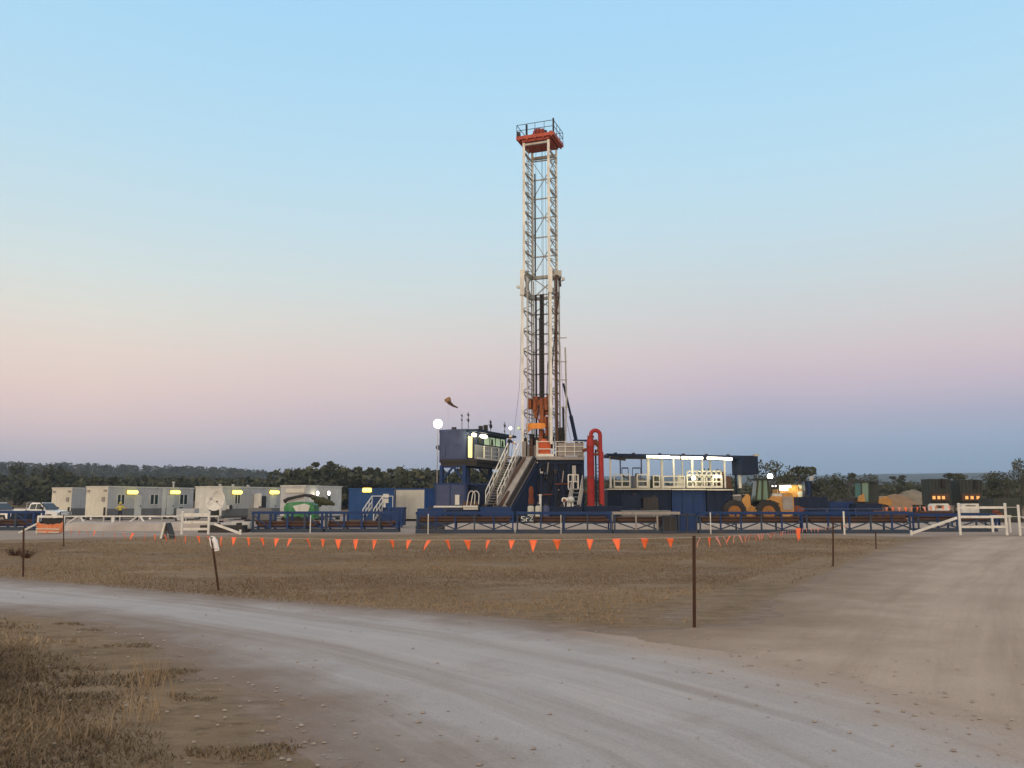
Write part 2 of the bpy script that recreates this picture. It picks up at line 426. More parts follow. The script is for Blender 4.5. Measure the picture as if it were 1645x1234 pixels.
def ground_mat():
    m, nt, b = nmat('dry_grassland')
    v = objvec(nt)
    big = ramp(nt, noise(nt, 0.16, v, 4, 0.6), 0.38, 0.64)
    mid = ramp(nt, noise(nt, 1.1, objvec(nt, (1, 2.2, 1)), 5, 0.7), 0.35, 0.68)
    fine = noise(nt, 22, v, 5, 0.8)
    c = mix_rgb(nt, big, (0.165, 0.116, 0.072), (0.285, 0.206, 0.128))
    c = mix_rgb(nt, math_n(nt, 'MULTIPLY', mid, 0.6), c, (0.345, 0.255, 0.160))
    c = mix_rgb(nt, math_n(nt, 'MULTIPLY', ramp(nt, noise(nt, 2.6, objvec(nt, (1, 1.8, 1)), 5, 0.75), 0.52, 0.70), 0.8), c, (0.085, 0.061, 0.040))
    bare = math_n(nt, 'ADD', attr(nt, 'bare'), math_n(nt, 'MULTIPLY', math_n(nt, 'SUBTRACT', noise(nt, 1.7, v, 5, 0.75), 0.5), 0.9))
    dirt = mix_rgb(nt, ramp(nt, noise(nt, 2.4, objvec(nt, (1, 2.5, 1)), 5, 0.7), 0.35, 0.7), (0.200, 0.150, 0.114), (0.33, 0.258, 0.202))
    c = mix_rgb(nt, ramp(nt, bare, 0.42, 0.72), c, dirt)
    c = mix_rgb(nt, math_n(nt, 'MULTIPLY', fine, 0.45), c, mix_rgb(nt, 0.5, c, (0.03, 0.025, 0.02)))
    # far country: dry paddock broken by dark scrub
    scrub = ramp(nt, math_n(nt, 'ADD', noise(nt, 0.030, v, 6, 0.75), math_n(nt, 'MULTIPLY', attr(nt, 'far'), 0.30)), 0.50, 0.62)
    fc = mix_rgb(nt, scrub, (0.120, 0.098, 0.058), (0.026, 0.030, 0.019))
    c = mix_rgb(nt, ramp(nt, attr(nt, 'far'), 0.02, 0.25), c, fc)
    nt.links.new(c, b.inputs['Base Color']); b.inputs['Roughness'].default_value = 0.95
    b.inputs['Specular IOR Level'].default_value = 0.1
    bump(nt, b, math_n(nt, 'ADD', fine, math_n(nt, 'MULTIPLY', mid, 1.5)), 0.5, 0.04)
    return m

def road_mat(name, main, alt, edge, track, streaks=1.0):
    m, nt, b = nmat(name)
    v = objvec(nt)
    ac = nt.nodes.new('ShaderNodeCombineXYZ')
    nt.links.new(math_n(nt, 'MULTIPLY', attr(nt, 'across'), 1.25), ac.inputs[0])
    nt.links.new(math_n(nt, 'MULTIPLY', attr(nt, 'along'), 0.055), ac.inputs[1])
    st = noise(nt, 1.0, ac.outputs[0], 5, 0.62)
    ac2 = nt.nodes.new('ShaderNodeCombineXYZ')
    nt.links.new(math_n(nt, 'MULTIPLY', attr(nt, 'across'), 5.0), ac2.inputs[0])
    nt.links.new(math_n(nt, 'MULTIPLY', attr(nt, 'along'), 0.16), ac2.inputs[1])
    st2 = noise(nt, 1.0, ac2.outputs[0], 4, 0.65)
    c = mix_rgb(nt, ramp(nt, noise(nt, 0.35, v, 4, 0.6), 0.3, 0.7), main, alt)
    c = mix_rgb(nt, math_n(nt, 'MULTIPLY', ramp(nt, st, 0.47, 0.64), 0.9 * streaks), c, track)
    c = mix_rgb(nt, math_n(nt, 'MULTIPLY', ramp(nt, st2, 0.50, 0.70), 0.55 * streaks), c, tuple(min(1, x * 1.22) for x in alt))
    e = math_n(nt, 'ADD', attr(nt, 'e'), math_n(nt, 'MULTIPLY', math_n(nt, 'SUBTRACT', noise(nt, 0.9, v, 6, 0.7), 0.5), 1.3))
    edge = mix_rgb(nt, ramp(nt, math_n(nt, 'ADD', attr(nt, 'joins'), math_n(nt, 'MULTIPLY', math_n(nt, 'SUBTRACT', noise(nt, 0.7, v, 4, 0.6), 0.5), 0.5)), 0.2, 0.8), edge, (0.400, 0.314, 0.246))
    c = mix_rgb(nt, ramp(nt, e, 0.05, 0.95), edge, c)
    peb = ramp(nt, noise(nt, 38, v, 4, 0.8), 0.42, 0.72)
    c = mix_rgb(nt, math_n(nt, 'MULTIPLY', peb, 0.30), c, tuple(x * 0.45 for x in main))
    spk = ramp(nt, noise(nt, 11, v, 3, 0.7), 0.66, 0.74)
    c = mix_rgb(nt, math_n(nt, 'MULTIPLY', spk, 0.35), c, (0.10, 0.085, 0.07))
    nt.links.new(c, b.inputs['Base Color']); b.inputs['Roughness'].default_value = 0.95
    b.inputs['Specular IOR Level'].default_value = 0.15
    bump(nt, b, math_n(nt, 'ADD', noise(nt, 38, v, 4, 0.8), math_n(nt, 'MULTIPLY', st2, 1.6)), 0.55, 0.02)
    return m

def build_ground():
    g = lambda a, b, n: list(np.geomspace(a, b, n))
    fine = list(np.arange(-30, 30.01, 0.4))
    xs = np.array([-v for v in g(31, 4200, 60)[::-1]] + fine + g(31, 4200, 60))
    ys = np.array(list(np.linspace(-120, -1, 12)) + list(np.arange(0, 46, 0.4)) + g(46.6, 4300, 130))
    def at_(X, Y):
        bare = np.zeros_like(X)
        for p in WORN: bare = np.maximum(bare, sstep(-0.5, 1.2, sdist(p, X, Y)) * 0.8)
        for p in (ROAD, TRACK, PAD): bare = np.maximum(bare, sstep(-1.1, 0.2, sdist(p, X, Y)) * 0.75)
        bare = np.where(sdist(VERGE, X, Y) > 0.8, bare * 0.45, bare)
        r = np.hypot(X, Y)
        return {'bare': bare, 'far': sstep(118, 700, r)}
    o = grid_mesh('ground', xs, ys, terrain, ground_mat(), at_)
    tag(o, kind='structure')

def sheet(name, poly, z, mat, y0, y1, ny, tx, nx, rag, line, fade=1.0, dense=None):
    """a ground sheet with a ragged edge, cut out of a fine grid"""
    ys = np.geomspace(y0 + 6, y1 + 6, ny) - 6; ts = np.linspace(-tx, tx, nx)
    T, Y = np.meshgrid(ts, ys); X = T * (Y + 6)
    def sdf(X, Y): return sdist(poly, X, Y) + rag * (fbm(X * 0.9, Y * 0.9, 21, 3) - 0.5) * 2.2
    sd = sdf(X, Y); keep = sd > 0
    idx = np.arange(nx * ny).reshape(ny, nx)
    kf = keep[:-1, :-1] | keep[:-1, 1:] | keep[1:, 1:] | keep[1:, :-1]
    F = np.stack([idx[:-1, :-1], idx[:-1, 1:], idx[1:, 1:], idx[1:, :-1]], -1)[kf]
    used, inv = np.unique(F.ravel(), return_inverse=True)
    xx = X.ravel()[used]; yy = Y.ravel()[used]; sv = sd.ravel()[used].copy(); out = np.where(sv <= 0)[0]
    for _ in range(3):          # draw the outer row of vertices onto the true edge
        ox, oy = xx[out], yy[out]; s0 = sdf(ox, oy); e = 0.01
        gx = (sdf(ox + e, oy) - s0) / e; gy = (sdf(ox, oy + e) - s0) / e; g2 = np.maximum(gx * gx + gy * gy, 0.5)
        st = np.clip(-s0 / g2, -0.12, 0.12); xx[out] = ox + st * gx; yy[out] = oy + st * gy
    L = np.array(line); best = np.full(len(xx), 1e9); al = np.zeros(len(xx)); acc = 0
    for i in range(len(L) - 1):
        e = L[i + 1] - L[i]; ln = np.hypot(*e)
        t = np.clip(((xx - L[i][0]) * e[0] + (yy - L[i][1]) * e[1]) / ln ** 2, 0 if i else -5, 1 if i < len(L) - 2 else 5)
        dd = np.hypot(xx - L[i][0] - t * e[0], yy - L[i][1] - t * e[1])
        w = dd < best; best = np.where(w, dd, best); al = np.where(w, acc + t * ln, al); acc += ln
    V = np.stack([xx, yy, np.where(sv <= 0, 0.0006, z)], -1)
    o = np_mesh(name, V, inv.reshape(-1, 4), mat, {'e': np.clip(sv / fade, 0, 1), 'across': best, 'along': al, 'joins': sstep(-0.8, 1.2, sdist(TRACK, xx, yy)) * (name == 'gravel_road')}, True)
    return tag(o, kind='structure')

build_ground()
rm = road_mat('pale_gravel', (0.375, 0.358, 0.347), (0.45, 0.425, 0.405), (0.225, 0.172, 0.133), (0.265, 0.220, 0.185), 0.75)
dm = road_mat('brown_dirt', (0.385, 0.300, 0.234), (0.465, 0.372, 0.298), (0.26, 0.192, 0.138), (0.27, 0.20, 0.148), 0.5)
pm = road_mat('pad_gravel', (0.30, 0.245, 0.20), (0.37, 0.31, 0.26), (0.27, 0.21, 0.16), (0.23, 0.18, 0.14), 0.5)
sheet('dirt_track', TRACK, 0.003, dm, 3, 49, 330, 1.15, 420, 0.7, G((900, 1234), (1150, 1075), (1330, 965), (1480, 902), (1600, 865)), 2.6)
sheet('gravel_road', ROAD, 0.006, rm, 0.5, 30, 330, 1.35, 460, 0.3, G((-600, 900), (0, 938), (345, 972), (700, 1020), (1000, 1080), (1300, 1160), (1500, 1234)), 1.45)
sheet('rig_pad', PAD, 0.010, pm, 40, 112, 150, 0.75, 420, 0.9, [(-80, 45), (80, 45)], 2.0)

# ------------------------------------------------------------------ grass
def blade_mat(name, a, b_, c_):
    m, nt, b = nmat(name)
    t = attr(nt, 'tint')
    c = mix_rgb(nt, ramp(nt, t, 0.0, 0.6), a, b_); c = mix_rgb(nt, ramp(nt, t, 0.6, 1.0), c, c_)
    nt.links.new(c, b.inputs['Base Color']); b.inputs['Roughness'].default_value = 0.9
    b.inputs['Specular IOR Level'].default_value = 0.1
    return m

def blades(name, x, y, h, w, lean, mat, tint, z0=0.0):
    n = len(x); a = RNG.random(n) * 6.283; la = RNG.random(n) * 6.283
    dx = np.cos(a) * w / 2; dy = np.sin(a) * w / 2
    lx = np.cos(la) * lean * h; ly = np.sin(la) * lean * h
    V = np.empty((n, 5, 3)); z0 = np.zeros(n) + z0
    V[:, 0] = np.stack([x - dx, y - dy, z0 - 0.005], -1); V[:, 1] = np.stack([x + dx, y + dy, z0 - 0.005], -1)
    V[:, 2] = np.stack([x + dx * .7 + lx * .4, y + dy * .7 + ly * .4, z0 + h * .6], -1)
    V[:, 3] = np.stack([x - dx * .7 + lx * .4, y - dy * .7 + ly * .4, z0 + h * .6], -1)
    V[:, 4] = np.stack([x + lx, y + ly, z0 + h], -1)
    i = np.arange(n) * 5
    F = np.concatenate([np.stack([i, i + 1, i + 2], -1), np.stack([i, i + 2, i + 3], -1), np.stack([i + 3, i + 2, i + 4], -1)])
    o = np_mesh(name, V.reshape(-1, 3), F, mat, {'tint': np.repeat(np.clip(tint, 0, 1), 5)})
    return tag(o, kind='stuff')

def build_grass():
    gm = blade_mat('dry_field_grass', (0.160, 0.114, 0.072), (0.245, 0.180, 0.112), (0.35, 0.265, 0.168))
    N = 330000
    t = RNG.uniform(-0.78, 0.62, N); y = 11.5 + (44 - 11.5) * RNG.random(N) ** 1.35; x = t * y
    sd = sdist(FIELD, x, y); worn = sdist(WORN[0], x, y)
    p = fbm(x * 0.55, y * 0.8, 40, 4); q = fbm(x * 0.13, y * 0.2, 50, 3)
    k = (sd > 0.05 + 0.6 * RNG.random(N)) & (p + 0.2 * RNG.random(N) > 0.45) & ((worn < 0) | (RNG.random(N) < 0.12)) & (sdist(TRACK, x, y) < -0.3 - 2.4 * RNG.random(N) ** 2)
    x, y, p, q = x[k], y[k], p[k], q[k]
    h = (0.010 + 0.028 * RNG.random(len(x)) ** 2) * (0.4 + 1.2 * p) * (1 + 3.5 * (RNG.random(len(x)) < 0.012))
    w = 0.006 + 0.0006 * y
    blades('field_grass', x, y, h, w, 0.9, gm, np.minimum(0.72, (q - 0.38) * 2.0 + 0.22 * RNG.random(len(x)) + 0.6 * (p - .6)) + 0.2 * (RNG.random(len(x)) < 0.03))
    vm = blade_mat('rough_verge_grass', (0.108, 0.084, 0.056), (0.195, 0.148, 0.095), (0.33, 0.255, 0.165))
    N = 210000
    y = 5.0 + 10.5 * RNG.random(N) ** 1.2; x = RNG.uniform(-0.85, 0.02, N) * y
    sd = sdist(VERGE, x, y) + (fbm(x * 1.1, y * 1.1, 60, 4) - 0.5) * 1.0 - 0.25
    p = fbm(x * 1.3, y * 1.9, 61, 4); q = fbm(x * 0.5, y * 0.7, 64, 3)
    k = (sd > 0.0) & (p + 0.3 * RNG.random(N) > 0.55) & (RNG.random(N) < 0.12 + sd / 1.1)
    x, y, p, q = x[k], y[k], p[k], q[k]
    h = (0.015 + 0.055 * RNG.random(len(x)) ** 2.5) * (0.4 + 1.1 * p)
    blades('verge_grass', x, y, h, 0.006 + 0.0012 * RNG.random(len(x)) * y, 1.1, vm, (q - 0.36) * 1.9 + 0.35 * RNG.random(len(x)) - 0.05)
    # tall pale seed stalks
    c = [gnd(px, py) for px, py in ((196, 1090), (232, 1105), (246, 1100), (228, 1150), (255, 1130), (60, 1080), (110, 1120), (20, 1150), (160, 1190), (240, 1160), (90, 1200))]
    xs, ys = [], []
    for i, p_ in enumerate(c):
        m_ = 26 if i in (1, 2, 3, 9) else 8
        xs.append(p_.x + RNG.normal(0, 0.09, m_)); ys.append(p_.y + RNG.normal(0, 0.09, m_))
    xs = np.concatenate(xs); ys = np.concatenate(ys)
    blades('seed_stalk_grass', xs, ys, 0.16 + 0.24 * RNG.random(len(xs)), 0.005 + 0 * xs, 0.35, vm, 0.75 + 0.3 * RNG.random(len(xs)))
    # scattered tufts on the worn verge between grass and road
    N = 110000
    y = 5.5 + 9 * RNG.random(N); x = RNG.uniform(-0.8, 0.0, N) * y
    k = (sdist(WORN[1], x, y) > 0) & (fbm(x * 1.4, y * 2.2, 71, 4) > 0.63)
    x, y = x[k], y[k]
    blades('worn_edge_grass', x, y, 0.012 + 0.03 * RNG.random(len(x)), 0.010 + 0 * x, 1.1, vm, 0.25 + 0.5 * RNG.random(len(x)))
build_grass()

def build_stones():
    """loose stones along the gravel edges"""
    pts = []
    for i in range(9000):
        y = 5.5 + 13 * random.random() ** 1.4; x = random.uniform(-0.75, 0.75) * y
        pts.append((x, y))
    A = np.array(pts); sd = sdist(ROAD, A[:, 0], A[:, 1]); dens = np.exp(-(np.abs(sd - 0.1) / 0.6) ** 1) * 1.1 + 0.045
    k = RNG.random(len(A)) < dens * 0.9
    A = A[k]; V = []; F = []
    for x, y in A:
        s = 0.005 + 0.016 * random.random() ** 4; o = len(V); a = random.random() * 3
        for z, r, n in ((0.005, 1.0, 5), (s * 0.9, 0.7, 5)):
            for j in range(n):
                t = a + j * 1.2566 + random.uniform(-.3, .3)
                V.append((x + s * r * math.cos(t) * 1.2, y + s * r * math.sin(t), 0.008 + z * random.uniform(0.7, 1)))
        for j in range(5): F.append((o + j, o + (j + 1) % 5, o + 5 + (j + 1) % 5, o + 5 + j))
        F.append((o + 5, o + 6, o + 7, o + 8)); F.append((o + 5, o + 8, o + 9, o + 9 - 4 + 0))
    me = bpy.data.meshes.new('loose_gravel'); me.from_pydata(V, [], [f if len(set(f)) == len(f) else tuple(dict.fromkeys(f)) for f in F])
    m, nt, b = nmat('stone'); nt.links.new(mix_rgb(nt, noise(nt, 3, objvec(nt), 4), (0.16, 0.13, 0.11), (0.42, 0.38, 0.34)), b.inputs['Base Color'])
    b.inputs['Roughness'].default_value = 0.95
    me.materials.append(m); o = bpy.data.objects.new('loose_gravel', me); COL.objects.link(o); tag(o, kind='stuff')
build_stones()

# ------------------------------------------------------------------ trees
def leaf_mat(name, lo, hi):
    m, nt, b = nmat(name)
    c = mix_rgb(nt, attr(nt, 'tint'), lo, hi)
    nt.links.new(c, b.inputs['Base Color']); b.inputs['Roughness'].default_value = 0.85
    b.inputs['Specular IOR Level'].default_value = 0.15
    return m
M['leaf'] = leaf_mat('eucalypt_leaves', (0.030, 0.036, 0.020), (0.090, 0.095, 0.056))
M['bark'] = paint('grey_bark', (0.10, 0.085, 0.07), (0.05, 0.04, 0.035), 0.7, 0.9)

def crown_quads(rng, H, W, n, size, base=0.3, clumps=9):
    """leaf-clump quads spread through lumpy sub-crowns; returns verts (n,4,3) and tint"""
    cl = []
    for i in range(clumps):
        a = rng.random() * 6.283; f = rng.random()
        z = H * (base + (0.95 - base) * f); rad = W * 0.5 * (0.25 + 0.75 * rng.random() ** 0.6) * (1.0 - 0.55 * abs(f - 0.45) ** 1.1)
        cl.append((rad * math.cos(a), rad * math.sin(a), z, W * (0.14 + 0.12 * rng.random()), 0.25 + 0.6 * rng.random()))
    cl = np.array(cl); k = rng.integers(0, clumps, n)
    d = rng.normal(size=(n, 3)); d /= np.linalg.norm(d, axis=1, keepdims=True)
    c = cl[k, :3] + d * (cl[k, 3] * (0.45 + 0.6 * rng.random(n)))[:, None] * np.array([1, 1, 0.75])
    u = rng.normal(size=(n, 3)); u /= np.linalg.norm(u, axis=1, keepdims=True)
    v = np.cross(u, rng.normal(size=(n, 3))); v /= np.linalg.norm(v, axis=1, keepdims=True)
    s = size * (0.6 + 0.8 * rng.random(n))[:, None]
    Q = np.stack([c - u * s - v * s * .6, c + u * s - v * s * .5, c + u * s * .8 + v * s * .6, c - u * s * .7 + v * s * .6], 1)
    return Q, np.clip(cl[k, 4] + rng.normal(0, 0.15, n), 0, 1), cl

def tree_proto(seed, H, W, base, n=1900, clumps=15, size=0.17):
    rng = np.random.default_rng(seed)
    t = bpy.data.objects.new('gum_tree', None); COL.objects.link(t)
    Q, tint, cl = crown_quads(rng, H, W, n, size, base, clumps)
    o = np_mesh('crown', Q.reshape(-1, 3), np.arange(n * 4).reshape(-1, 4), 'leaf', {'tint': np.repeat(tint, 4)}); o.parent = t
    mb = MB(); r0 = H * 0.022
    lean = rng.normal(0, 0.03, 2) * H
    top = (lean[0], lean[1], H * 0.7)
    mb.tube([(0, 0, -0.3), (lean[0] * .3, lean[1] * .3, H * 0.3), top], [r0, r0 * 0.75, r0 * 0.35], 7)
    for c in cl[:9]:
        f = min(0.65, c[2] / H * 0.6); s_ = Vector((lean[0] * f, lean[1] * f, H * f)); e = Vector(c[:3])
        mb.tube([s_, s_.lerp(e, 0.5) + Vector((0, 0, -0.03 * H)), e], [r0 * 0.5, r0 * 0.33, r0 * 0.12], 5)
    mb.build('trunk', 'bark', t, True)
    return t

PROTO = [tree_proto(1, 8, 6.5, 0.10), tree_proto(2, 8, 4.6, 0.15), tree_proto(3, 8, 8.5, 0.08, 2300, 18), tree_proto(4, 8, 3.2, 0.25, 800, 8), tree_proto(5, 8, 7.2, 0.06, 2400, 19)]
used_proto = set()
def place_tree(px, ytop, Y, kind, label, name='gum_tree', wide=1.0, group='gum trees beyond the rig site'):
    top = at(px, ytop, Y); g = float(terrain(top.x, Y)); H = max(1.2, top.z - g)
    o = PROTO[kind] if kind not in used_proto else copy_tree(PROTO[kind]); used_proto.add(kind)
    o.name = name; s = H / 7.8
    o.location = (top.x, Y, g); o.scale = (s * wide, s * wide, s); o.rotation_euler = (0, 0, random.random() * 6)
    tag(o, label, 'tree', group)

for a in [
    (518, 741, 165, 3, 'sparse tall gum tree above the ridge behind the pale cabin with two round lamps', 1.3),
    (531, 746, 178, 3, 'thin leaning gum top close beside the tallest tree behind the pale cabin', 1.0),
    (545, 752, 172, 2, 'broad dark gum tree between the pale cabin and the blue container', 1.0),
    (589, 750, 168, 3, 'slim pointed gum tree standing directly behind the blue container with the yellow lamp', 1.2),
    (618, 752, 175, 3, 'wispy gum tree poking up behind the right end of the blue container', 1.3),
    (655, 757, 160, 0, 'rounded olive gum tree behind the cream container', 1.0),
    (682, 758, 170, 2, 'wide low gum tree just left of the raised control cabin legs', 0.9),
    (764, 757, 190, 0, 'gum tree seen under the raised control cabin between its legs', 1.1),
    (95, 752, 185, 4, 'bushy gum tree directly behind the white dual cab utility', 1.0),
    (40, 746, 210, 0, 'dark gum tree above the flat tray of the white utility', 1.1),
    (1010, 775, 120, 0, 'dark gum tree seen through the open shed left of its tube lights', 1.0),
    (1150, 760, 125, 2, 'dark gum tree seen through the shed beside its right end panel', 0.8),
    (1110, 772, 128, 0, 'low gum tree seen under the shed roof behind the white shaker frames', 1.0),
    (1237, 747, 118, 2, 'big dark gum tree beside the blue end panel of the shed', 0.85),
    (1262, 757, 130, 0, 'middle dark gum tree behind the wheel loader engine cover', 0.9),
    (1285, 750, 126, 1, 'uneven dark gum tree right of the loader, above the yellow lit pump unit', 1.4),
    (1297, 755, 135, 3, 'ragged gum tree just left of the tall blue post', 1.3),
    (1322, 766, 170, 0, 'pale green bushy gum tree standing in the open paddock right of the blue post', 1.5),
    (1355, 764, 140, 0, 'lone round dark gum tree in the paddock left of the green machine cab', 1.1),
    (1364, 760, 190, 3, 'small pointed gum tree peeping over the lone round tree', 1.4),
    (1396, 766, 210, 2, 'distant gum tree right behind the green machine cab', 1.0),
    (1437, 764, 195, 3, 'small spiky gum tree above the brown dirt pile', 1.8),
    (1450, 776, 150, 4, 'dark bush shaped gum tree behind the dirt pile', 0.9),
    (1482, 778, 140, 4, 'dark low gum tree between the grey dirt mound and the truck units', 0.8),
    (1530, 761, 128, 1, 'dark upright gum tree between the two truck units with amber lamps', 1.3),
    (1587, 764, 150, 2, 'dark gum tree behind the white gate', 1.0),
    (1612, 766, 126, 4, 'dense dark gum tree above the right half of the white gate', 1.0),
    (1641, 745, 112, 2, 'tallest gum tree at the right edge of the picture', 0.5),
    (1662, 756, 116, 4, 'gum tree cut by the right edge of the picture beside the tallest one', 0.9)]:
    place_tree(*a[:5], wide=a[5])

def build_woods():
    rng = np.random.default_rng(11)
    protos = []
    for i in range(14):
        n = 84; Q, t, _ = crown_quads(rng, 1.0, 0.62 + 0.4 * rng.random(), n, 0.062, 0.12 + 0.2 * rng.random(), 7)
        protos.append((Q, t))
    spots = []
    def scatter(n, a0, a1, r0, r1, pw, hmin, hmax):
        for _ in range(n):
            a = R(rng.uniform(a0, a1)); r = r0 + (r1 - r0) * rng.random() ** pw
            spots.append((r * math.sin(a), r * math.cos(a), rng.uniform(hmin, hmax)))
    scatter(620, -36, -1, 178, 290, 1.0, 4.2, 6.6)
    scatter(300, -15, 1, 160, 235, 1.0, 6.0, 8.3)
    scatter(2300, -36, 0, 270, 1000, 0.8, 3.8, 6.2)
    scatter(240, -1, 14, 170, 420, 1.0, 4.0, 7.0)
    scatter(160, 12, 36, 150, 260, 1.0, 2.6, 4.6)
    scatter(420, 13, 36, 270, 700, 0.8, 3.2, 6.0)
    scatter(900, 0, 36, 500, 1600, 1.0, 5.0, 9.0)
    V = []; T = []
    for x, y, h in spots:
        Q, t = protos[rng.integers(len(protos))]
        a = rng.random() * 6.283; c, s = math.cos(a), math.sin(a)
        q = Q.copy() * h * np.array([rng.uniform(0.9, 1.5), 1.2, 1.0])
        q = np.stack([q[..., 0] * c - q[..., 1] * s, q[..., 0] * s + q[..., 1] * c, q[..., 2]], -1)
        q += np.array([x, y, float(terrain(x, y)) - 0.05 * h]); V.append(q)
        T.append(np.clip(t + rng.normal(0, 0.22), 0, 1))
    V = np.concatenate(V); T = np.concatenate(T)
    o = np_mesh('bushland', V.reshape(-1, 3), np.arange(len(V) * 4).reshape(-1, 4), 'leaf', {'tint': np.repeat(T, 4)})
    tag(o, 'dark wooded ridge and scrub beyond the rig site', 'bushland', kind='stuff')
build_woods()

def build_haze():
    mb = MB(); mb.box(-4100, 4100, -60, 4250, -1.5, 118)
    m = bpy.data.materials.new('haze'); m.use_nodes = True; nt = m.node_tree
    nt.nodes.remove(nt.nodes['Principled BSDF'])
    v = nt.nodes.new('ShaderNodeVolumePrincipled'); v.inputs['Color'].default_value = (0.58, 0.77, 1.0, 1)
    v.inputs['Density'].default_value = 0.00028; v.inputs['Anisotropy'].default_value = 0.0
    nt.links.new(v.outputs['Volume'], nt.nodes['Material Output'].inputs['Volume'])
    M['haze'] = m
    o = mb.build('haze', m); tag(o, kind='stuff'); return o
HAZE = True
if HAZE: build_haze()
# ------------------------------------------------------------------ drilling rig (one thing: substructure, floor, mast ...)
YR = 68.0
TH = R(-20)
def build_rig():
    base = at(870, 735, YR); zf = base.z                    # rig floor level
    rig = thing('drilling_rig', 'tall white lattice mast drilling rig with red crown platform on a dark blue substructure', 'drilling rig', (base.x, YR, 0))
    ct, st = math.cos(TH), math.sin(TH)
    def W(lx, ly, z): return Vector((base.x + lx * ct - ly * st, YR + lx * st + ly * ct, z))
    zz = lambda py: at(865, py, YR).z
    # ---- mast: lower section
    A, B = 1.18, 1.18
    ztop_low, zup0 = zz(441), zz(446)
    zcrown = zz(236)
    # legs: solid white front rails, darker rear ones
    corners = ((-A, -B), (A, -B), (A, B), (-A, B))
    mast = MB()
    for lx, ly in corners[:2]:
        mast.bar(W(lx, ly, zf - 0.2 + 1.15), W(lx, ly, ztop_low), 0.20, 0.22)
    mo = mast.build('mast', 'mastwhite', rig)
    g = MB()
    for lx, ly in corners[2:]:
        g.bar(W(lx, ly, zf), W(lx, ly, ztop_low), 0.13, 0.15)
    lv = [zf + 0.2 + i * (ztop_low - zf - 1.6) / 8 for i in range(9)]
    for i, z in enumerate(lv):
        for sx in (-A, A): g.bar(W(sx, -B, z), W(sx, B, z), 0.10)
        g.bar(W(-A, B, z), W(A, B, z), 0.10)
        if i < 8:
            z2 = lv[i + 1]
            for sx in (-A, A): zm = (z + z2) / 2; g.bar(W(sx, -B, z), W(sx, B, zm), 0.06); g.bar(W(sx, B, zm), W(sx, -B, z2), 0.06)
            if i > 4: g.bar(W(-A, B, z), W(A, B, z2), 0.06); g.bar(W(A, B, z), W(-A, B, z2), 0.06)
    for lx, ly in ((-.88, -.85), (.9, -.8), (-.88, .8), (.9, .85)): g.bar(W(lx, ly, zf + .8), W(lx, ly, ztop_low - .3), 0.10)
    for i in range(17):
        z = zf + .8 + i * (ztop_low - zf - 1.6) / 17
        for sx in (-.88, .9): g.bar(W(sx, -.83, z), W(sx, .83, z), 0.05)
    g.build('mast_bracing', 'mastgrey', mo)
    # collar where the upper section slides out
    za, zb = zz(474), ztop_low + 0.15
    for lx, ly in corners[:2]: c = MB(); c.bar(W(lx, ly - 0.03, za - 0.2), W(lx, ly - 0.03, zb), 0.34, 0.36); c.build('mast_collar', 'mastwhite', mo)
    c = MB()
    for z in (za, zb - 0.1):
        c.bar(W(-A, B, z), W(A, B, z), 0.3, 0.22); c.bar(W(-A, -B, z), W(-A, B, z), 0.22); c.bar(W(A, -B, z), W(A, B, z), 0.22)
    c.bar(W(-A, B, za), W(A, B, zb), 0.08); c.bar(W(A, B, za), W(-A, B, zb), 0.08)
    c.bar(W(-A, -B, zb), W(-A, B, za), 0.1); c.bar(W(-A, -.3, za), W(-A, -.3, zb), 0.08); c.bar(W(-A, .4, za), W(-A, .4, zb), 0.08); c.bar(W(-A, -B, za), W(-A, B, zb), 0.1)
    c.box(*sum(([W(A + .1, -B, 0).x, W(A + .1, -B, 0).x + 0.85], [YR - 0.9, YR + 0.3], [zb - 0.55, zb - 0.05]), []))
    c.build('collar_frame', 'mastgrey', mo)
    # ---- upper section
    a, b = 1.06, 1.10
    up = MB()
    for lx, ly in ((-a, -b), (a, -b)): up.bar(W(lx, ly, zb - 0.4), W(lx, ly, zcrown), 0.20, 0.2)
    up.bar(W(-a, b, zb), W(-a, b, zcrown), 0.2); up.bar(W(a, b, zb), W(a, b, zcrown), 0.16)
    um = up.build('upper_mast', 'mastwhite', rig)
    g = MB()
    n = 6; lv = [zb + i * (zz(250) - zb) / n for i in range(n + 1)]
    for i, z in enumerate(lv):
        g.bar(W(-a, b, z), W(a, b, z), 0.09); g.bar(W(-a, -b, z), W(-a, b, z), 0.12); g.bar(W(a, -b, z), W(a, b, z), 0.13)
        if i < n:
            z2 = lv[i + 1]; zm = (z + z2) / 2; g.bar(W(-a, -b, zm), W(-a, b, zm), 0.06); g.bar(W(a, -b, zm), W(a, b, zm), 0.06)
            for sx in (-a, a):
                zq = (z + zm) / 2; zr_ = (zm + z2) / 2; g.bar(W(sx, -b, z), W(sx, b, zq), 0.05); g.bar(W(sx, b, zq), W(sx, -b, zm), 0.05); g.bar(W(sx, -b, zm), W(sx, b, zr_), 0.05); g.bar(W(sx, b, zr_), W(sx, -b, z2), 0.05)
            if i % 2 == 0: g.bar(W(-a, b, z), W(0, b, z2), 0.055); g.bar(W(a, b, z), W(0, b, z2), 0.055)
            else: g.bar(W(0, b, z), W(-a, b, z2), 0.055); g.bar(W(0, b, z), W(a, b, z2), 0.055)
    g.bar(W(-a, b, zcrown - 0.5), W(a, b, zcrown - 0.5), 0.22); g.bar(W(-a, -b, zcrown - 0.16), W(a, -b, zcrown - 0.16), 0.16)
    g.bar(W(-a + .1, b - .3, zb), W(-a + .1, b - .3, zz(290)), 0.12)
    # ladder with rungs up the left panel
    for q in (-0.25, 0.12): g.bar(W(-a - 0.02, q, zf + 3), W(-a - 0.02, q, zcrown), 0.05)
    z = zf + 3
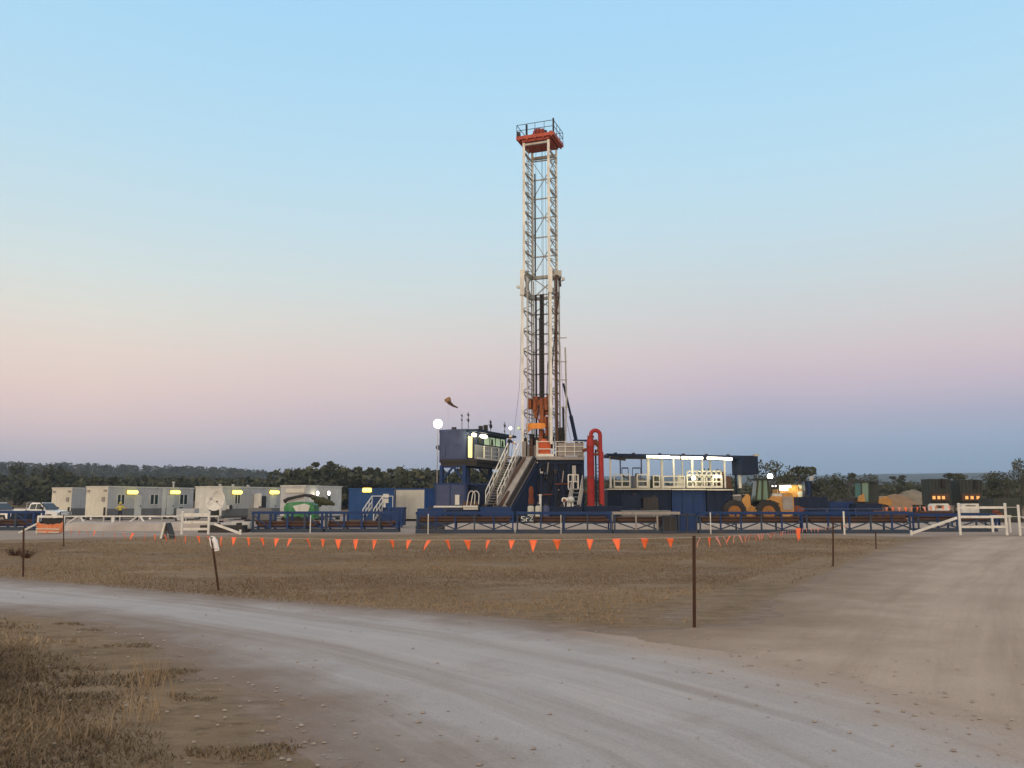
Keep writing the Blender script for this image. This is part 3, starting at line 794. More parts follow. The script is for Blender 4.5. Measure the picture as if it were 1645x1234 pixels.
    while z < zcrown: g.bar(W(-a - 0.02, -0.25, z), W(-a - 0.02, 0.12, z), 0.04); z += 0.45
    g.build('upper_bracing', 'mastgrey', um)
    d = MB()
    d.bar(W(-a + 0.22, b, zb), W(-a + 0.22, b, zz(270)), 0.11); d.bar(W(a - 0.1, b + .1, zb), W(a - 0.1, b + .1, zz(268)), 0.12)
    for q in (-0.5, 0.1, 0.22, 0.5): d.tube([W(q, 0.1, zz(640)), W(q * 0.8, 0.1, zcrown)], 0.013, 5)
    d.build('hoist_line', 'dark', um)
    # ---- crown platform
    cr = MB(); zc = zz(231); P = 1.62; Q = 1.38
    pl = [W(-P, -Q, zc), W(P, -Q, zc), W(P, Q, zc), W(-P, Q, zc)]
    cr.prism(pl, (0, 0, 0.28))
    q = 1.2
    cr.prism([W(-q, -q, zc - 0.2), W(q, -q, zc - 0.2), W(q, q, zc - 0.2), W(-q, q, zc - 0.2)], (0, 0, 0.19))
    for lx in (-1.4, -0.7, 0, 0.7, 1.4): cr.bar(W(lx, -Q, zc - 0.06), W(lx, Q, zc - 0.06), 0.12, 0.12)
    cp = cr.build('crown_platform', 'crownred', rig)
    s_ = MB()
    for lx, ly, r in ((-0.15, -0.5, 0.52), (0.12, -0.5, 0.52), (0.4, -0.5, 0.48), (-0.95, 0.1, 0.34), (1.05, -0.3, 0.36)):
        p = W(lx, ly, zc + 0.30 + r * 0.55); s_.lathe(p, [(r, -0.07), (r * 0.9, 0), (r, 0.07)], 16, (ct, st, 0))
    s_.prism([W(-0.5, -0.75, zc + .28), W(0.7, -0.75, zc + .28), W(0.55, -0.75, zc + 0.85), W(-0.35, -0.75, zc + 0.85)], (0, 0.12, 0))
    s_.prism([W(-1.3, -0.1, zc + .28), W(-0.7, -0.1, zc + .28), W(-0.7, -0.1, zc + 0.72), W(-1.3, -0.1, zc + 0.6)], (0, 0.5, 0))
    s_.build('crown_sheave', 'crownred', cp)
    for lx, ly in ((-1.45, -1.3), (-0.9, 1.0), (0.75, -0.9), (1.15, 0.3)): s_ = MB(); s_.box(W(lx, ly, 0).x - .13, W(lx, ly, 0).x + .13, W(lx, ly, 0).y - .1, W(lx, ly, 0).y + .1, zc + .29, zc + 0.66); s_.build('crown_fitting', 'dark', cp)
    s_ = MB(); s_.bar(W(-0.75, -1.2, zc + .2), W(-0.75, -1.2, zc + 1.25), 0.13); s_.build('crown_fitting', 'dark', cp); s_ = MB(); s_.bar(W(1.57, -1.33, zc + 0.3), W(1.57, -1.33, zc + 1.4), 0.14)
    s_.build('crown_fitting', 'dark', cp)
    rl = MB(); e = P - 0.04
    e2 = Q - .04; cs = [W(-e, -e2, zc + .28), W(e, -e2, zc + .28), W(e, e2, zc + .28), W(-e, e2, zc + .28)]
    for i in range(4): rail(rl, cs[i], cs[(i + 1) % 4], 0.98, 2, 0.85, 0.022)
    rl.build('crown_railing', 'slate', cp)
    # ---- guide beam, top drive, yellow beam, standpipe
    t = MB(); x0 = 0.03
    p0, p1 = zz(645), zz(472)
    for q in (-0.13, 0.13): t.bar(W(x0 + q, 0.15, p0), W(x0 + q, 0.15, p1), 0.10, 0.16)
    z = p0
    while z < p1: t.bar(W(x0 - .13, 0.13, z), W(x0 + .13, 0.13, z), 0.07, 0.12); z += 0.3
    t.bar(W(x0, 0.26, p0), W(x0, 0.26, p1), 0.3, 0.05)
    t.build('guide_beam', 'dark', rig)
    t = MB()
    t.tube([W(-0.28, 0.5, zf + 1), W(-0.28, 0.5, zz(508))], 0.055, 6); t.tube([W(-0.62, 0.6, zf + 1), W(-0.62, 0.6, zz(470))], 0.09, 6)
    t.build('hydraulic_ram', 'dark', rig)
    td = MB()
    def blk(m, lx0, lx1, ly0, ly1, py0, py1):
        m.prism([W(lx0, ly0, zz(py1)), W(lx1, ly0, zz(py1)), W(lx1, ly1, zz(py1)), W(lx0, ly1, zz(py1))], (0, 0, zz(py0) - zz(py1)))
    blk(td, -0.62, -0.22, -0.3, 0.35, 637, 664); blk(td, 0.28, 0.48, -0.3, 0.3, 639, 660); blk(td, 0.55, 0.86, -0.35, 0.4, 636, 651); blk(td, 0.36, 0.8, -0.1, 0.3, 653, 667); blk(td, 0.3, 0.52, -0.35, 0.2, 670, 684); blk(td, 0.62, 0.84, -0.3, 0.3, 668, 690); blk(td, -0.25, 0.32, -0.2, 0.3, 643, 652)
    blk(td, -1.02, -0.74, -0.35, 0.1, 641, 657); blk(td, -0.5, -0.3, -0.3, 0.2, 664, 672); blk(td, 0.0, 0.32, -0.45, 0.1, 655, 680)
    blk(td, 0.4, 0.58, -0.28, 0.3, 684, 701); blk(td, 0.64, 0.78, -0.2, 0.3, 691, 712); blk(td, -0.15, 0.2, -0.25, 0.2, 690, 712)
    for lx in (-0.42, 0.15, 0.55): td.tube([W(lx, -0.38, zz(660)), W(lx, -0.38, zz(641))], 0.13, 8)
    td.tube([W(-0.4, -0.3, zz(664)), W(-0.1, -0.35, zz(676)), W(0.1, -0.3, zz(700))], 0.06, 6)
    td.build('top_drive', 'topdrive', rig, True)
    for k_, (q0, q1, sag) in enumerate(((A + .3, .6, 470), (-.7, -.3, 560), (.5, .7, 580))):
        hz = MB(); z0_, z1_ = zz(sag), zz(642); pts = []
        for i in range(11):
            f = i / 10; pts.append(W(q0 + (q1 - q0) * f, .3 - .7 * math.sin(math.pi * f), z0_ + (z1_ - z0_) * f - 2.2 * math.sin(math.pi * f) * (.4 + f)))
        hz.tube(pts, .05 if k_ == 0 else .035, 6); hz.build('service_hose', 'black', rig, True)
    for lx, ly, py0, dx, dy in ((-A, -B, 452, -1.1, .4), (A, B, 520, 1.0, .6), (-A, B, 600, -1.4, .8)):
        hz = MB(); hz.tube([W(lx, ly, zz(py0)), W(lx + dx * .25, ly + dy * .3, zz(py0 + (735 - py0) * .6)), W(lx + dx, ly + dy, zf)], .012, 5); hz.build('stay_cable', 'dark', rig)
    yb = MB()
    blk(yb, -1.02, 0.32, -0.78, -0.45, 681, 690)
    yb.lathe(W(0.32, -0.62, (zz(681) + zz(690)) / 2), [(0.22, -0.17), (0.22, 0.17)], 14, (0, 1, 0))
    yb.prism([W(-1.0, -0.75, zz(690)), W(-0.55, -0.75, zz(690)), W(-1.0, -0.75, zz(698))], (0, 0.2, 0))
    yb.build('pipe_handler_beam', 'amberbeam', rig)
    dk = MB()
    blk(dk, -0.95, -0.7, -0.2, 0.3, 697, 735); blk(dk, 0.6, 0.98, -0.3, 0.3, 702, 722); blk(dk, -0.6, -0.15, 0, 0.4, 702, 726)
    blk(dk, 0.25, 0.62, -0.1, 0.4, 696, 722); blk(dk, -1.35, -1.1, -0.7, -0.3, 704, 735)
    blk(dk, 1.35, 1.75, -0.2, 0.5, 688, 735); dk.tube([W(1.3, 0.1, zz(700)), W(1.75, 0.1, zz(735))], 0.14, 6)
    dk.tube([W(1.75, 0.2, zz(655)), W(1.78, 0.2, zz(712))], 0.1, 6)
    dk.build('floor_machinery', 'dark', rig)
    sp = MB()
    sp.tube([W(A + 0.42, -B + 0.3, zz(450)), W(A + 0.36, -B + 0.3, zz(600)), W(A + 0.4, -B + 0.3, zf)], 0.10, 8)
    sp.tube([W(A + 0.42, -B + 0.3, zz(450)), W(A + 0.35, 0.2, zz(446)), W(A + 0.3, 0.6, zz(460))], 0.09, 8)
    sp.build('standpipe', 'rustdark', rig)
    sv = MB(); sv.tube([W(A + 0.78, 0.2, zz(560)), W(A + 0.85, 0.2, zz(640)), W(A + 0.7, 0.2, zf)], 0.07, 6)
    for py in (545, 583, 612, 655): sv.bar(W(A, 0, zz(py)), W(A + 0.95, 0.1, zz(py)), 0.07)
    sv.build('mast_bracket', 'mastgrey', rig)
    sb = MB(); sb.tube([at(905, 616, YR + .4), at(917, 668, YR + .4)], 0.09, 8); sb.tube([at(917, 668, YR + .4), at(931, 734, YR + .4)], 0.15, 8)
    sb.build('raising_ram', 'navy', rig)
    # small mast lamps and bracket arms
    for px, py in ((833, 688), (832, 461), (905, 448)):
        m = MB(); p = at(px, py, YR - 0.6); m.lathe(p, [(0.05, 0.25), (0.12, 0.1), (0.14, -0.02)], 12, (0, 1, 0))
        m.bar(p + Vector((0.1, 0.2, -0.05)), p + Vector((0.55 if px < 870 else -0.4, 0.5, -0.15)), 0.06)
        lb = m.build('mast_lamp', 'galv', rig)
        m = MB(); m.lathe(p, [(0.12, -0.03), (0.1, -0.07)], 12, (0, 1, 0)); m.build('lens', 'winlit' if px == 833 else 'white', lb)
    # ---- rig floor, skirting and rails
    fl = MB(); x0, x1 = at(819, 735, YR - 1.6).x, at(944, 735, YR - 1.6).x
    fl.box(x0 + .3, x1 - .25, YR - 1.6, YR + 4.2, zf - 0.26, zf)
    fo = fl.build('rig_floor', 'steel', rig)
    yf = YR - 1.5
    def fx(px): return at(px, 735, yf).x
    for pa, pb, n_, st_, r_ in (((fx(893), yf), (fx(938), yf), 3, .8, .028), ((fx(864), yf), (fx(889), yf), 2, 1.2, .035), ((fx(826), yf), (fx(838), yf), 2, .8, .035), ((fx(938), yf + .1), (fx(938), yf + 5), 3, 1.2, .028)):
        rl = MB(); rail(rl, (*pa, zf), (*pb, zf), 1.15, n_, st_, r_)
        if n_ == 2 and st_ > 1: rl.bar((fx(863), yf - .04, zf + .1), (fx(889), yf - .04, zf + .1), 0.05, 0.2)
        rl.build('floor_railing', 'white', fo)
    pn = MB(); pn.box(fx(893), fx(937), yf + 0.05, yf + 0.08, zf + 0.05, zf + 1.05); pn.build('rail_panel', 'steel', fo)
    for px0, px1, dy, h in ((839, 845, .5, 1.2), (847, 851, .9, 1.0), (852, 856, .4, 1.4), (857.5, 861.5, .7, .9)):
        pn = MB(); pn.box(fx(px0), fx(px1), yf + dy, yf + dy + .3, zf + 0.02, zf + h); pn.build('floor_cabinet', 'steel' if px0 != 852 else 'rustdark', fo)
    pn = MB(); pn.bar((fx(862.5), yf - .02, zf), (fx(862.5), yf - .02, zf + 1.25), .12); pn.build('floor_post', 'cream', fo)
    rb = MB(); rb.box(fx(866), fx(885), yf + 0.25, yf + 1.0, zf + 0.12, zf + 1.2); rb.lathe((fx(875), yf + 0.6, zf + 1.2), [(0.3, 0), (0.24, 0.14), (0.1, 0.2)], 12)
    rb.box(fx(864), fx(867), yf + 0.3, yf + 0.9, zf + 0.12, zf + 1.0); rb.build('iron_roughneck', 'orange', rig)
    # substructure
    sb = MB(); ys = YR - 1.2
    sb.box(fx(846), fx(937), ys, ys + 0.12, zf - 4.7, zf - 0.27)
    rb_ = MB(); rb_.box(fx(846), fx(937), ys + 4.6, ys + 4.75, 0.5, zf - 0.27); rb_.build('rear_wall', 'navy', rig)
    for px in (847, 869, 892, 914, 936):
        sb.bar((fx(px), ys - 0.1, 0), (fx(px), ys - 0.1, zf - 0.27), 0.22, 0.18)
    for z in (0.9, zf - 0.45): sb.bar((fx(846), ys - 0.08, z), (fx(937), ys - 0.08, z), 0.2, 0.3)
    sb.bar((fx(848), ys - .15, 1.0), (fx(868), ys - .15, zf - .5), 0.14); sb.bar((fx(914), ys - .15, 1.0), (fx(893), ys - .15, zf - .5), 0.14)
    for px in (858, 881, 903, 925): sb.box(fx(px) - .25, fx(px) + .2, ys - 0.06, ys, 1.3 + (px % 7) * .1, zf - 0.9 - (px % 5) * .2)
    so = sb.build('substructure', 'navy', rig)
    pb = MB(); pb.box(fx(858), fx(864), ys - 0.22, ys - 0.16, zf - 1.1, zf - 0.4); pb.build('junction_box', 'galv', so); pb = MB(); pb.box(fx(919), fx(925), ys - .3, ys - .2, zf - 1.9, zf - 0.7)
    pb.build('junction_box', 'galv', so)
    rd = MB(); rd.lathe((fx(849), ys - 0.7, 1.6), [(0.42, 0), (0.45, 0.25), (0.38, 0.7), (0.42, 1.1), (0.3, 1.4), (0.12, 1.5)], 14); rd.build('annular_preventer', 'rust', so, True)
    for k_, (px, s0, dx) in enumerate(((872, .5, .5), (880, .4, .9), (889, .6, -.4), (899, .4, .7), (907, .5, -.6), (862, .7, .3))):
        hz = MB(); x_ = fx(px); hz.tube([(x_, ys - .12, zf - s0), (x_ + dx * .3, ys - .25, zf - s0 - 1.2), (x_ + dx, ys - .2, zf - s0 - 1.5 - (k_ % 3) * .5), (x_ + dx * .8, ys - .3, .6)], .04, 6); hz.build('hanging_hose', 'black', so, True)
    rr_ = random.Random(5)
    for k_ in range(26):
        x_ = fx(850 + 85 * rr_.random()); z_ = .7 + (zf - 1.8) * rr_.random(); w_ = .08 + .22 * rr_.random(); q_ = MB()
        if k_ % 3: q_.box(x_, x_ + w_, ys - .34, ys - .19, z_, z_ + w_ * (0.6 + rr_.random()))
        else: q_.tube([(x_, ys - .26, z_), (x_ + (1.3 if k_ % 2 else .1), ys - .26, z_ + (0.05 if k_ % 2 else .9))], .05, 6)
        q_.build('pipe_fitting', ('steel', 'blue', 'dark', 'rust', 'galv', 'blueworn')[k_ % 6], so)
    lk = MB()
    lk.box(fx(846) + .1, fx(937) - .1, ys + 0.6, ys + 4.4, 0.02, 0.5); lk.build('base_skid', 'blue', so)
    # V-door slide
    sl = MB(); tp0 = at(838, 735, YR - 1.7); tp1 = at(859, 735, YR - 1.7); b0 = at(789, 813, YR - 4.2); b1 = at(815, 813, YR - 4.2)
    zb_ = b0.z
    sl.prism([tp0, tp1, b1, b0], Vector((0.12, 0.32, -0.32)))
    so2 = sl.build('pipe_slide', 'steel', rig)
    e = MB(); e.bar(tp1, b1, 0.16, 0.34); e.bar(tp0, b0, 0.14, 0.3); e.build('slide_edge', 'dark', so2)
    e = MB(); e.prism([tp1 + Vector((.1, .35, -.2)), b1 + Vector((.1, .35, -.2)), (b1.x + .1, b1.y + .35, .1), (tp1.x + .1, tp1.y + .35, .1)], (.3, .1, 0)); e.build('side_plate', 'navy', so2)  # dark panel filling the dark region under the slide
    e = MB()
    e.bar(tp0.lerp(tp1, .22) + Vector((0, -.02, .03)), b0.lerp(b1, .22) + Vector((0, -.02, .03)), 0.34, 0.05); e.bar(b0.lerp(b1, .5) + Vector((.1, -.02, .04)), tp0.lerp(tp1, .5).lerp(b0.lerp(b1, .5), .7), 0.3, 0.05)
    e.build('wear_strip', 'rustdark', so2)
    for f in (0.35, 0.75):
        q = tp0.lerp(b0, f) + Vector((0.4, 0.25, -0.3)); MBq = MB(); MBq.bar(q, (q.x, q.y, 0), 0.16); MBq.build('slide_leg', 'navy', so2)
    # lower floor-access stair at the right
    s2 = MB(); pA = at(917, 785, YR - 2); x_a, x_b = at(913, 785, YR - 2).x, at(929, 785, YR - 2).x
    s2.box(x_a, x_b, YR - 2, YR - 1.3, pA.z - 0.08, pA.z)
    so3 = s2.build('landing', 'white', rig)
    s3 = MB(); rail(s3, (x_a, YR - 2, pA.z), (x_b, YR - 2, pA.z), 1.05, 2, 0.5, 0.04); rail(s3, (x_b, YR - 2, pA.z), (x_b, YR - 1.3, pA.z), 1.05, 2, 0.5, 0.035); s3.build('landing_railing', 'white', so3)
    s4 = MB(); f0 = at(913, 812, YR - 3.2)
    for dx in (0, 0.75):
        p, q = Vector((x_a + 0.35 + dx, YR - 2.0, pA.z)), Vector((f0.x + dx - 0.1, YR - 2.9, 0.35))
        s4.bar(p, q, 0.08, 0.2)
        for h in (0.5, 1.0): s4.bar(p + Vector((0, 0, h)), q + Vector((0, 0, h)), 0.05)
        for k in range(4): r_ = p.lerp(q, k / 3); s4.bar(r_, r_ + Vector((0, 0, 1.0)), 0.05)
    for k in range(9):
        r_ = Vector((x_a + .35, YR - 2, pA.z)).lerp(Vector((f0.x - .1, YR - 2.9, 0.35)), k / 8); s4.box(r_.x, r_.x + 0.75, r_.y - .12, r_.y + .12, r_.z - .03, r_.z)
    s4.build('landing_stair', 'galv', so3)
    # blue column by the separator
    cb = MB(); p = at(935, 707, YR - 0.4); cb.bar((p.x, p.y, 0), (p.x, p.y, p.z), 0.26, 0.26); cb.bar((p.x - .7, p.y, p.z - .05), (p.x + 1.2, p.y, p.z - .05), 0.2, 0.16)
    cb.build('support_column', 'blue', rig)
    return rig, zf
RIG, ZF = build_rig()

# ------------------------------------------------------------------ access stair with white handrails beside the slide
def build_stair():
    a = at(816, 733, YR - 2.0); b = at(780, 812, YR - 4.6)
    st = thing('access_stair', 'steep steel stair with white handrails left of the pipe slide', 'stairs', (b.x, b.y, 0))
    mb = MB(); w = Vector((0.85, 0.15, 0))
    for o in (Vector((0, 0, 0)), w): mb.bar(a + o, b + o, 0.07, 0.24)
    for k in range(19):
        p = a.lerp(b, (k + .5) / 19); mb.prism([p + Vector((0, -.12, 0)), p + w + Vector((0, -.12, 0)), p + w + Vector((0, .12, 0)), p + Vector((0, .12, 0))], (0, 0, 0.035))
    mb.build('flight', 'steel', st)
    for o in (Vector((0, 0, 0)), w):
        r = MB()
        for h in (0.5, 1.02): r.bar(a + o + Vector((0, 0, h)), b + o + Vector((0, 0, h)), 0.055)
        for k in range(7): p = a.lerp(b, k / 6) + o; r.bar(p, p + Vector((0, 0, 1.02)), 0.055)
        r.build('handrail', 'white', st)
    l = MB(); l.bar(b, (b.x, b.y, 0), 0.1); l.bar(b + w, (b.x + w.x, b.y + w.y, 0), 0.1); l.box(b.x - .1, b.x + 1.0, b.y - .9, b.y + .1, b.z - .3, b.z - .24); l.build('foot_platform', 'navy', st)
build_stair()

# ------------------------------------------------------------------ raised control cabin (doghouse)
TD = R(66)
def face_s(C, th, px):
    """distance along a face that starts at C and runs in direction th, at photo column px"""
    k = kx(px); dx, dy = math.cos(th), math.sin(th)
    return (k * C.y - C.x) / (dx - k * dy)

def build_doghouse():
    C = at(748, 745, 66.0); th = TD; z0 = C.z; z1 = at(748, 691, 66).z
    L = face_s(C, th, 813.5); Wd = 2.3
    t = thing('control_cabin', 'raised blue control cabin on legs with lit doorway and windows beside the mast', 'cabin', (C.x, C.y, 0), th, world=False)
    S = lambda px: face_s(C, th, px)
    b = MB(); b.box(0, L, 0, Wd, z0 + 0.35, z1 - 0.12); b.box(-0.02, L, -0.02, Wd + .02, z1 - 0.12, z1 + 0.1)
    body = b.build('cabin_body', 'slate', t)
    b = MB(); b.box(0.004, L + .05, -0.9, 0, z1 - 0.12, z1 + 0.06); b.box(0.0, 0.10, -0.02, 0, z0 + .35, z1 - 0.13); b.build('front_canopy', 'navy', body)
    b = MB(); b.box(0, L + 0.1, -1.0, Wd, z0 + 0.12, z0 + 0.345); b.box(0.05, L, -0.9, Wd - .1, z0 - 0.15, z0 + 0.12); b.build('underframe', 'dark', t)
    # lit doorway, windows, panels
    d = MB(); d.box(S(750.5), S(757.5), -0.03, 0.0, z0 + 0.5, z1 - 0.45); do = d.build('door', 'doorlit', t)
    f = MB()
    for s in (S(750), S(758)): f.box(s - .05, s + .05, -0.05, 0.0, z0 + .4, z1 - .35)
    f.build('door_frame', 'navy', do)
    edges = [766, 776, 786, 795, 803, 811]; zw0, zw1 = at(780, 713, 68).z, at(780, 700, 68).z
    for i in range(5):
        w = MB(); w.box(S(edges[i]) + 0.06, S(edges[i + 1]) - 0.06, -0.025, 0.0, zw0, zw1)
        wo = w.build('window', 'winlit' if i != 0 else 'glass', t)
        w = MB()
        for s in (S(edges[i]) + .03, S(edges[i + 1]) - .03): w.box(s - .03, s + .03, -0.045, -0.0, zw0 - .05, zw1 + .05)
        w.box(S(edges[i]) + .06, S(edges[i + 1]) - .06, -0.045, 0, zw0 - .07, zw0); w.build('window_frame', 'navy', wo)
        if i in (0, 2, 4):
            w = MB(); s = S(edges[i]) + .1; w.prism([(s + .1, -.05, zw0 + .02), (s + .55, -.05, zw0 + .02), (s + .45, -.05, zw1 - .15), (s + .2, -.05, zw1 - .1)], (0, .02, 0)); w.build('hanging_jacket', 'olive', wo)
    p = MB(); p.box(S(762), S(797), -0.035, 0, z0 + 0.42, zw0 - 0.09); p.box(S(799), S(812), -0.035, 0, z0 + .42, zw0 - .09); p.build('lower_panel', 'cabin', t)
    lm = MB()
    for px in (753, 766.5, 771):
        l = MB(); s = S(px); l.lathe((s, -0.42, at(px, 699, 66.5).z), [(0.13, -0.2), (0.15, -.1), (0.15, .1), (0.13, 0.2)], 10, (1, 0, 0)); l.build('bulkhead_lamp', 'tube', t)
    # balcony rail in front of the windows
    r = MB(); y = -0.95; za = z0 + 0.35
    rail(r, (S(757) + .3, y, za), (S(784), y, za), 1.05, 3, 1.6, 0.035); r.box(0.1, S(800), y - .02, y + .02, za - .06, za + .14)
    r.build('balcony_railing', 'white', t)
    # plate patches on the blank end wall
    e = MB(); e.box(-0.03, 0, 0.5, 1.0, z1 - 1.1, z1 - .4); e.box(-0.06, 0, 1.75, 2.1, z0 + .55, z0 + 1.45); e.box(-0.025, 0, 0.1, 2.2, z0 + 0.4, z0 + 0.62); e.build('end_plate', 'slate', body)
    # legs
    legs = MB()
    for lx, ly in ((0.15, 0.15), (0.15, Wd - .15), (L * 0.62, 0.15), (L * 0.62, Wd - .15)):
        l = MB(); l.bar((lx, ly, 0), (lx, ly, z0 - .1), 0.26, 0.26); l.build('leg', 'blue', t)
    br = MB(); zq = z0 - 0.2
    br.bar((0.15, 0.3, zq - .95), (0.15, Wd / 2, zq), 0.14); br.bar((0.15, Wd - .3, zq - .95), (0.15, Wd / 2, zq), 0.14); br.bar((0.15, .2, zq), (0.15, Wd - .2, zq), 0.16)
    br.bar((L * .62, 0.3, zq - .9), (L * .62, Wd / 2, zq), 0.12); br.bar((0.15, .15, zq), (L * .62, .15, zq), 0.14)
    br.build('leg_brace', 'blue', t)
    # roof gear
    def mastr(s, y, h, heads):
        rx = MB()
        rx.tube([(s, y, z1), (s, y, z1 + h)], 0.025, 5)
        for dz, w_ in heads:
            rx.ball((s + w_ * .2, y, z1 + dz + w_ * .5), w_ * .75, w_ * .5, w_ * .9, 8, 5)
            for a_, b_ in ((-.9, .9), (.8, 1.3), (.3, 1.5)): rx.bar((s, y, z1 + dz), (s + w_ * a_ * 1.3, y + .05, z1 + dz + w_ * b_ * 1.3), 0.03)
        rx.build('roof_aerial', 'dark', t)
    mastr(0.3, 0.5, 1.25, ((0.75, 0.09), (1.1, 0.10))); mastr(0.55, 0.08, 1.45, ((0.72, 0.15), (1.15, 0.12)))
    mastr(S(793), 0.3, 1.25, ((0.6, 0.24), (0.95, 0.16))); mastr(S(814) - .2, 0.1, 1.3, ((0.4, 0.08), (0.85, 0.16)))
    rx = MB(); rx.box(S(785), S(787), 0.2, 0.5, z1, z1 + 0.75); rx.box(S(770), S(786), 0.1, 0.8, z1 + .1, z1 + 0.28); rx.box(0.1, 0.35, 1.0, 1.3, z1 + .1, z1 + .28); rx.box(S(777), S(779), .2, .5, z1 + .2, z1 + .6)
    rx.build('roof_box', 'dark', t)
    # floodlights on the cabin corners
    C2 = at(706, 745, 66 + Wd * .4)
    for px, py, r_, pole in ((703.5, 681, 0.34, 1), (820, 688, 0.12, 1)):
        Yp = C.y + (0.9 if px < 750 else L * math.sin(th))
        p = at(px, py, Yp - 0.4); q = t.matrix_world
        loc = Matrix.Rotation(-th, 4, 'Z') @ (p - Vector((C.x, C.y, 0)))
        dirl = Matrix.Rotation(-th, 4, 'Z') @ Vector((-p.x * .02, -1, -0.12)).normalized()
        h = MB(); h.lathe(loc, [(0.1, -0.22), (r_ * .8, -0.1), (r_ * 1.02, 0)], 18, dirl); ho = h.build('floodlight', 'galv', t, True)
        l = MB(); l.lathe(loc, [(r_, 0.005), (r_ * .93, 0.09), (r_ * .6, 0.16), (0.02, 0.19)], 18, dirl); l.build('lens', 'lampwhite', ho, True)
        pl = MB(); pl.tube([loc + Vector((0, 0, -r_ * .9)), (loc.x, loc.y, z0 + 0.6 if px < 750 else z1 - .3)], 0.035, 6); pl.build('lamp_pole', 'galv', ho)
    lf = MB(); C3 = Matrix.Rotation(-th, 4, 'Z') @ (at(704, 719, C.y + 2) - Vector((C.x, C.y, 0)))
    lf.lathe(C3, [(0.18, -0.1), (0.2, 0.1)], 10, (1, 0, 0)); lf.bar(C3, C3 + Vector((0.3, -.4, -.1)), 0.06); lf.build('horn_speaker', 'slate', t)
    pipe = MB(); C4 = Matrix.Rotation(-th, 4, 'Z') @ (at(702.5, 740, C.y + 2.3) - Vector((C.x, C.y, 0)))
    pipe.tube([(C4.x, C4.y, C4.z + 1.2), (C4.x, C4.y, 0.3)], 0.04, 6); pipe.build('downpipe', 'galv', t)
    return t, z0, z1, C, L
DOG, DZ0, DZ1, DC, DL = build_doghouse()

def build_windsock():
    p = at(720, 643, 66.5)
    t = thing('windsock', 'small tan windsock with dark tail flying above the control cabin', 'windsock', (p.x, p.y, 0))
    a, b, c, d = at(718, 640, 66.5), at(722, 647, 66.5), at(728, 652, 66.5), at(735.5, 655, 66.5)
    m = MB(); m.tube([a, a.lerp(b, .4), a.lerp(b, .75)], [0.26, 0.27, 0.2], 10); m.build('sock_mouth', 'sand', t, True)
    m = MB(); m.tube([a.lerp(b, .75), b, c, d], [0.19, 0.15, 0.09, 0.05], 8); m.build('sock_tail', 'rustdark', t, True)
    m = MB(); m.tube([(p.x - .02, p.y + .32, 0.2), (p.x - .02, p.y + .32, p.z + .1)], 0.010, 5); m.build('pole', 'galv', t)
build_windsock()

# ------------------------------------------------------------------ lower blue equipment houses beneath the control cabin
def equip_house(px0, px1, py0, Y, d, mat, label, extra=True, rx=0):
    a = at(px0, 815, Y); b = at(px1, 815, Y); zt = at((px0 + px1) / 2, py0, Y).z
    t = thing('equipment_house', label, 'equipment container', (a.x, Y, 0))
    m = MB(); m.box(a.x, b.x, Y, Y + d, 0.15, zt - 0.1); o = m.build('house_body', mat, t)
    m = MB(); m.box(a.x - .04, b.x + .04, Y - .04, Y + d, zt - .1, zt); m.build('roof_edge', 'blue', o)
    if extra:
        m = MB()
        for x in (a.x + .06, b.x - .06): m.bar((x, Y - .03, 0), (x, Y - .03, zt - .1), 0.12, 0.1)
        n = max(2, int((b.x - a.x) / 0.9))
        for i in range(1, n): x = a.x + (b.x - a.x) * i / n; m.bar((x, Y - .02, .2), (x, Y - .02, zt - .15), 0.05, 0.06)
        m.build('corner_post', 'blue', o)
    return t, a.x, b.x, zt
th_, ax, bx, zt = equip_house(697, 749, 776, 63.4, 3.2, 'slate', 'blue grey equipment house directly under the raised control cabin')
m = MB(); m.box(at(731, 800, 63.3).x, at(738, 800, 63.3).x, 63.28, 63.36, at(735, 811, 63.3).z, at(735, 795, 63.3).z); m.build('notice_board', 'white', th_)
m = MB(); m.bar((ax, 63.2, at(720, 814, 63.2).z), (bx + .2, 63.2, at(720, 814, 63.2).z), 0.1, 0.12); m.build('kerb_beam', 'white', th_)
equip_house(749, 793, 777, 66.5, 3.2, 'navy', 'dark navy equipment house behind the access stair')

# valve manifold with white hoops beside the stair
def hoops():
    p = at(761, 812, 62.3)
    t = thing('hose_manifold', 'brown hose manifold with two white hoop guards at the stair foot', 'manifold', (p.x, p.y, 0))
    m = MB(); x0, x1 = at(744, 812, 62.3).x, at(768, 812, 62.3).x; z = at(755, 806, 62.3).z
    for i in range(5): x = x0 + (x1 - x0) * (i + .5) / 5; m.lathe((x, 62.3, z - .25), [(0.14, -.5), (0.17, 0), (0.12, 0.2), (0.05, .3)], 10)
    m.tube([(x0, 62.3, z - .3), (x1, 62.3, z - .3)], 0.1, 8); m.build('valve', 'rustdark', t, True)
    m = MB(); m.box(x0, x1, 62.0, 62.1, z - .42, z - .28); m.box(x0, x1, 62.1, 62.7, 0, z - .45); m.build('skid', 'white', t)
    for px in (756, 762.5):
        q = at(px, 808, 62.0); pts = []
        for i in range(9):
            a = math.pi * (1 - i / 8); pts.append(q + Vector((0.26 * math.cos(a) + (0.10 if i < 5 else 0.05), 0, 0.55 + 0.3 * math.sin(a))))
        m = MB(); m.tube([q + Vector((-.3, 0, -.3))] + pts + [q + Vector((.28, 0, -.1))], 0.035, 6); m.build('hoop', 'white', t, True)
hoops()

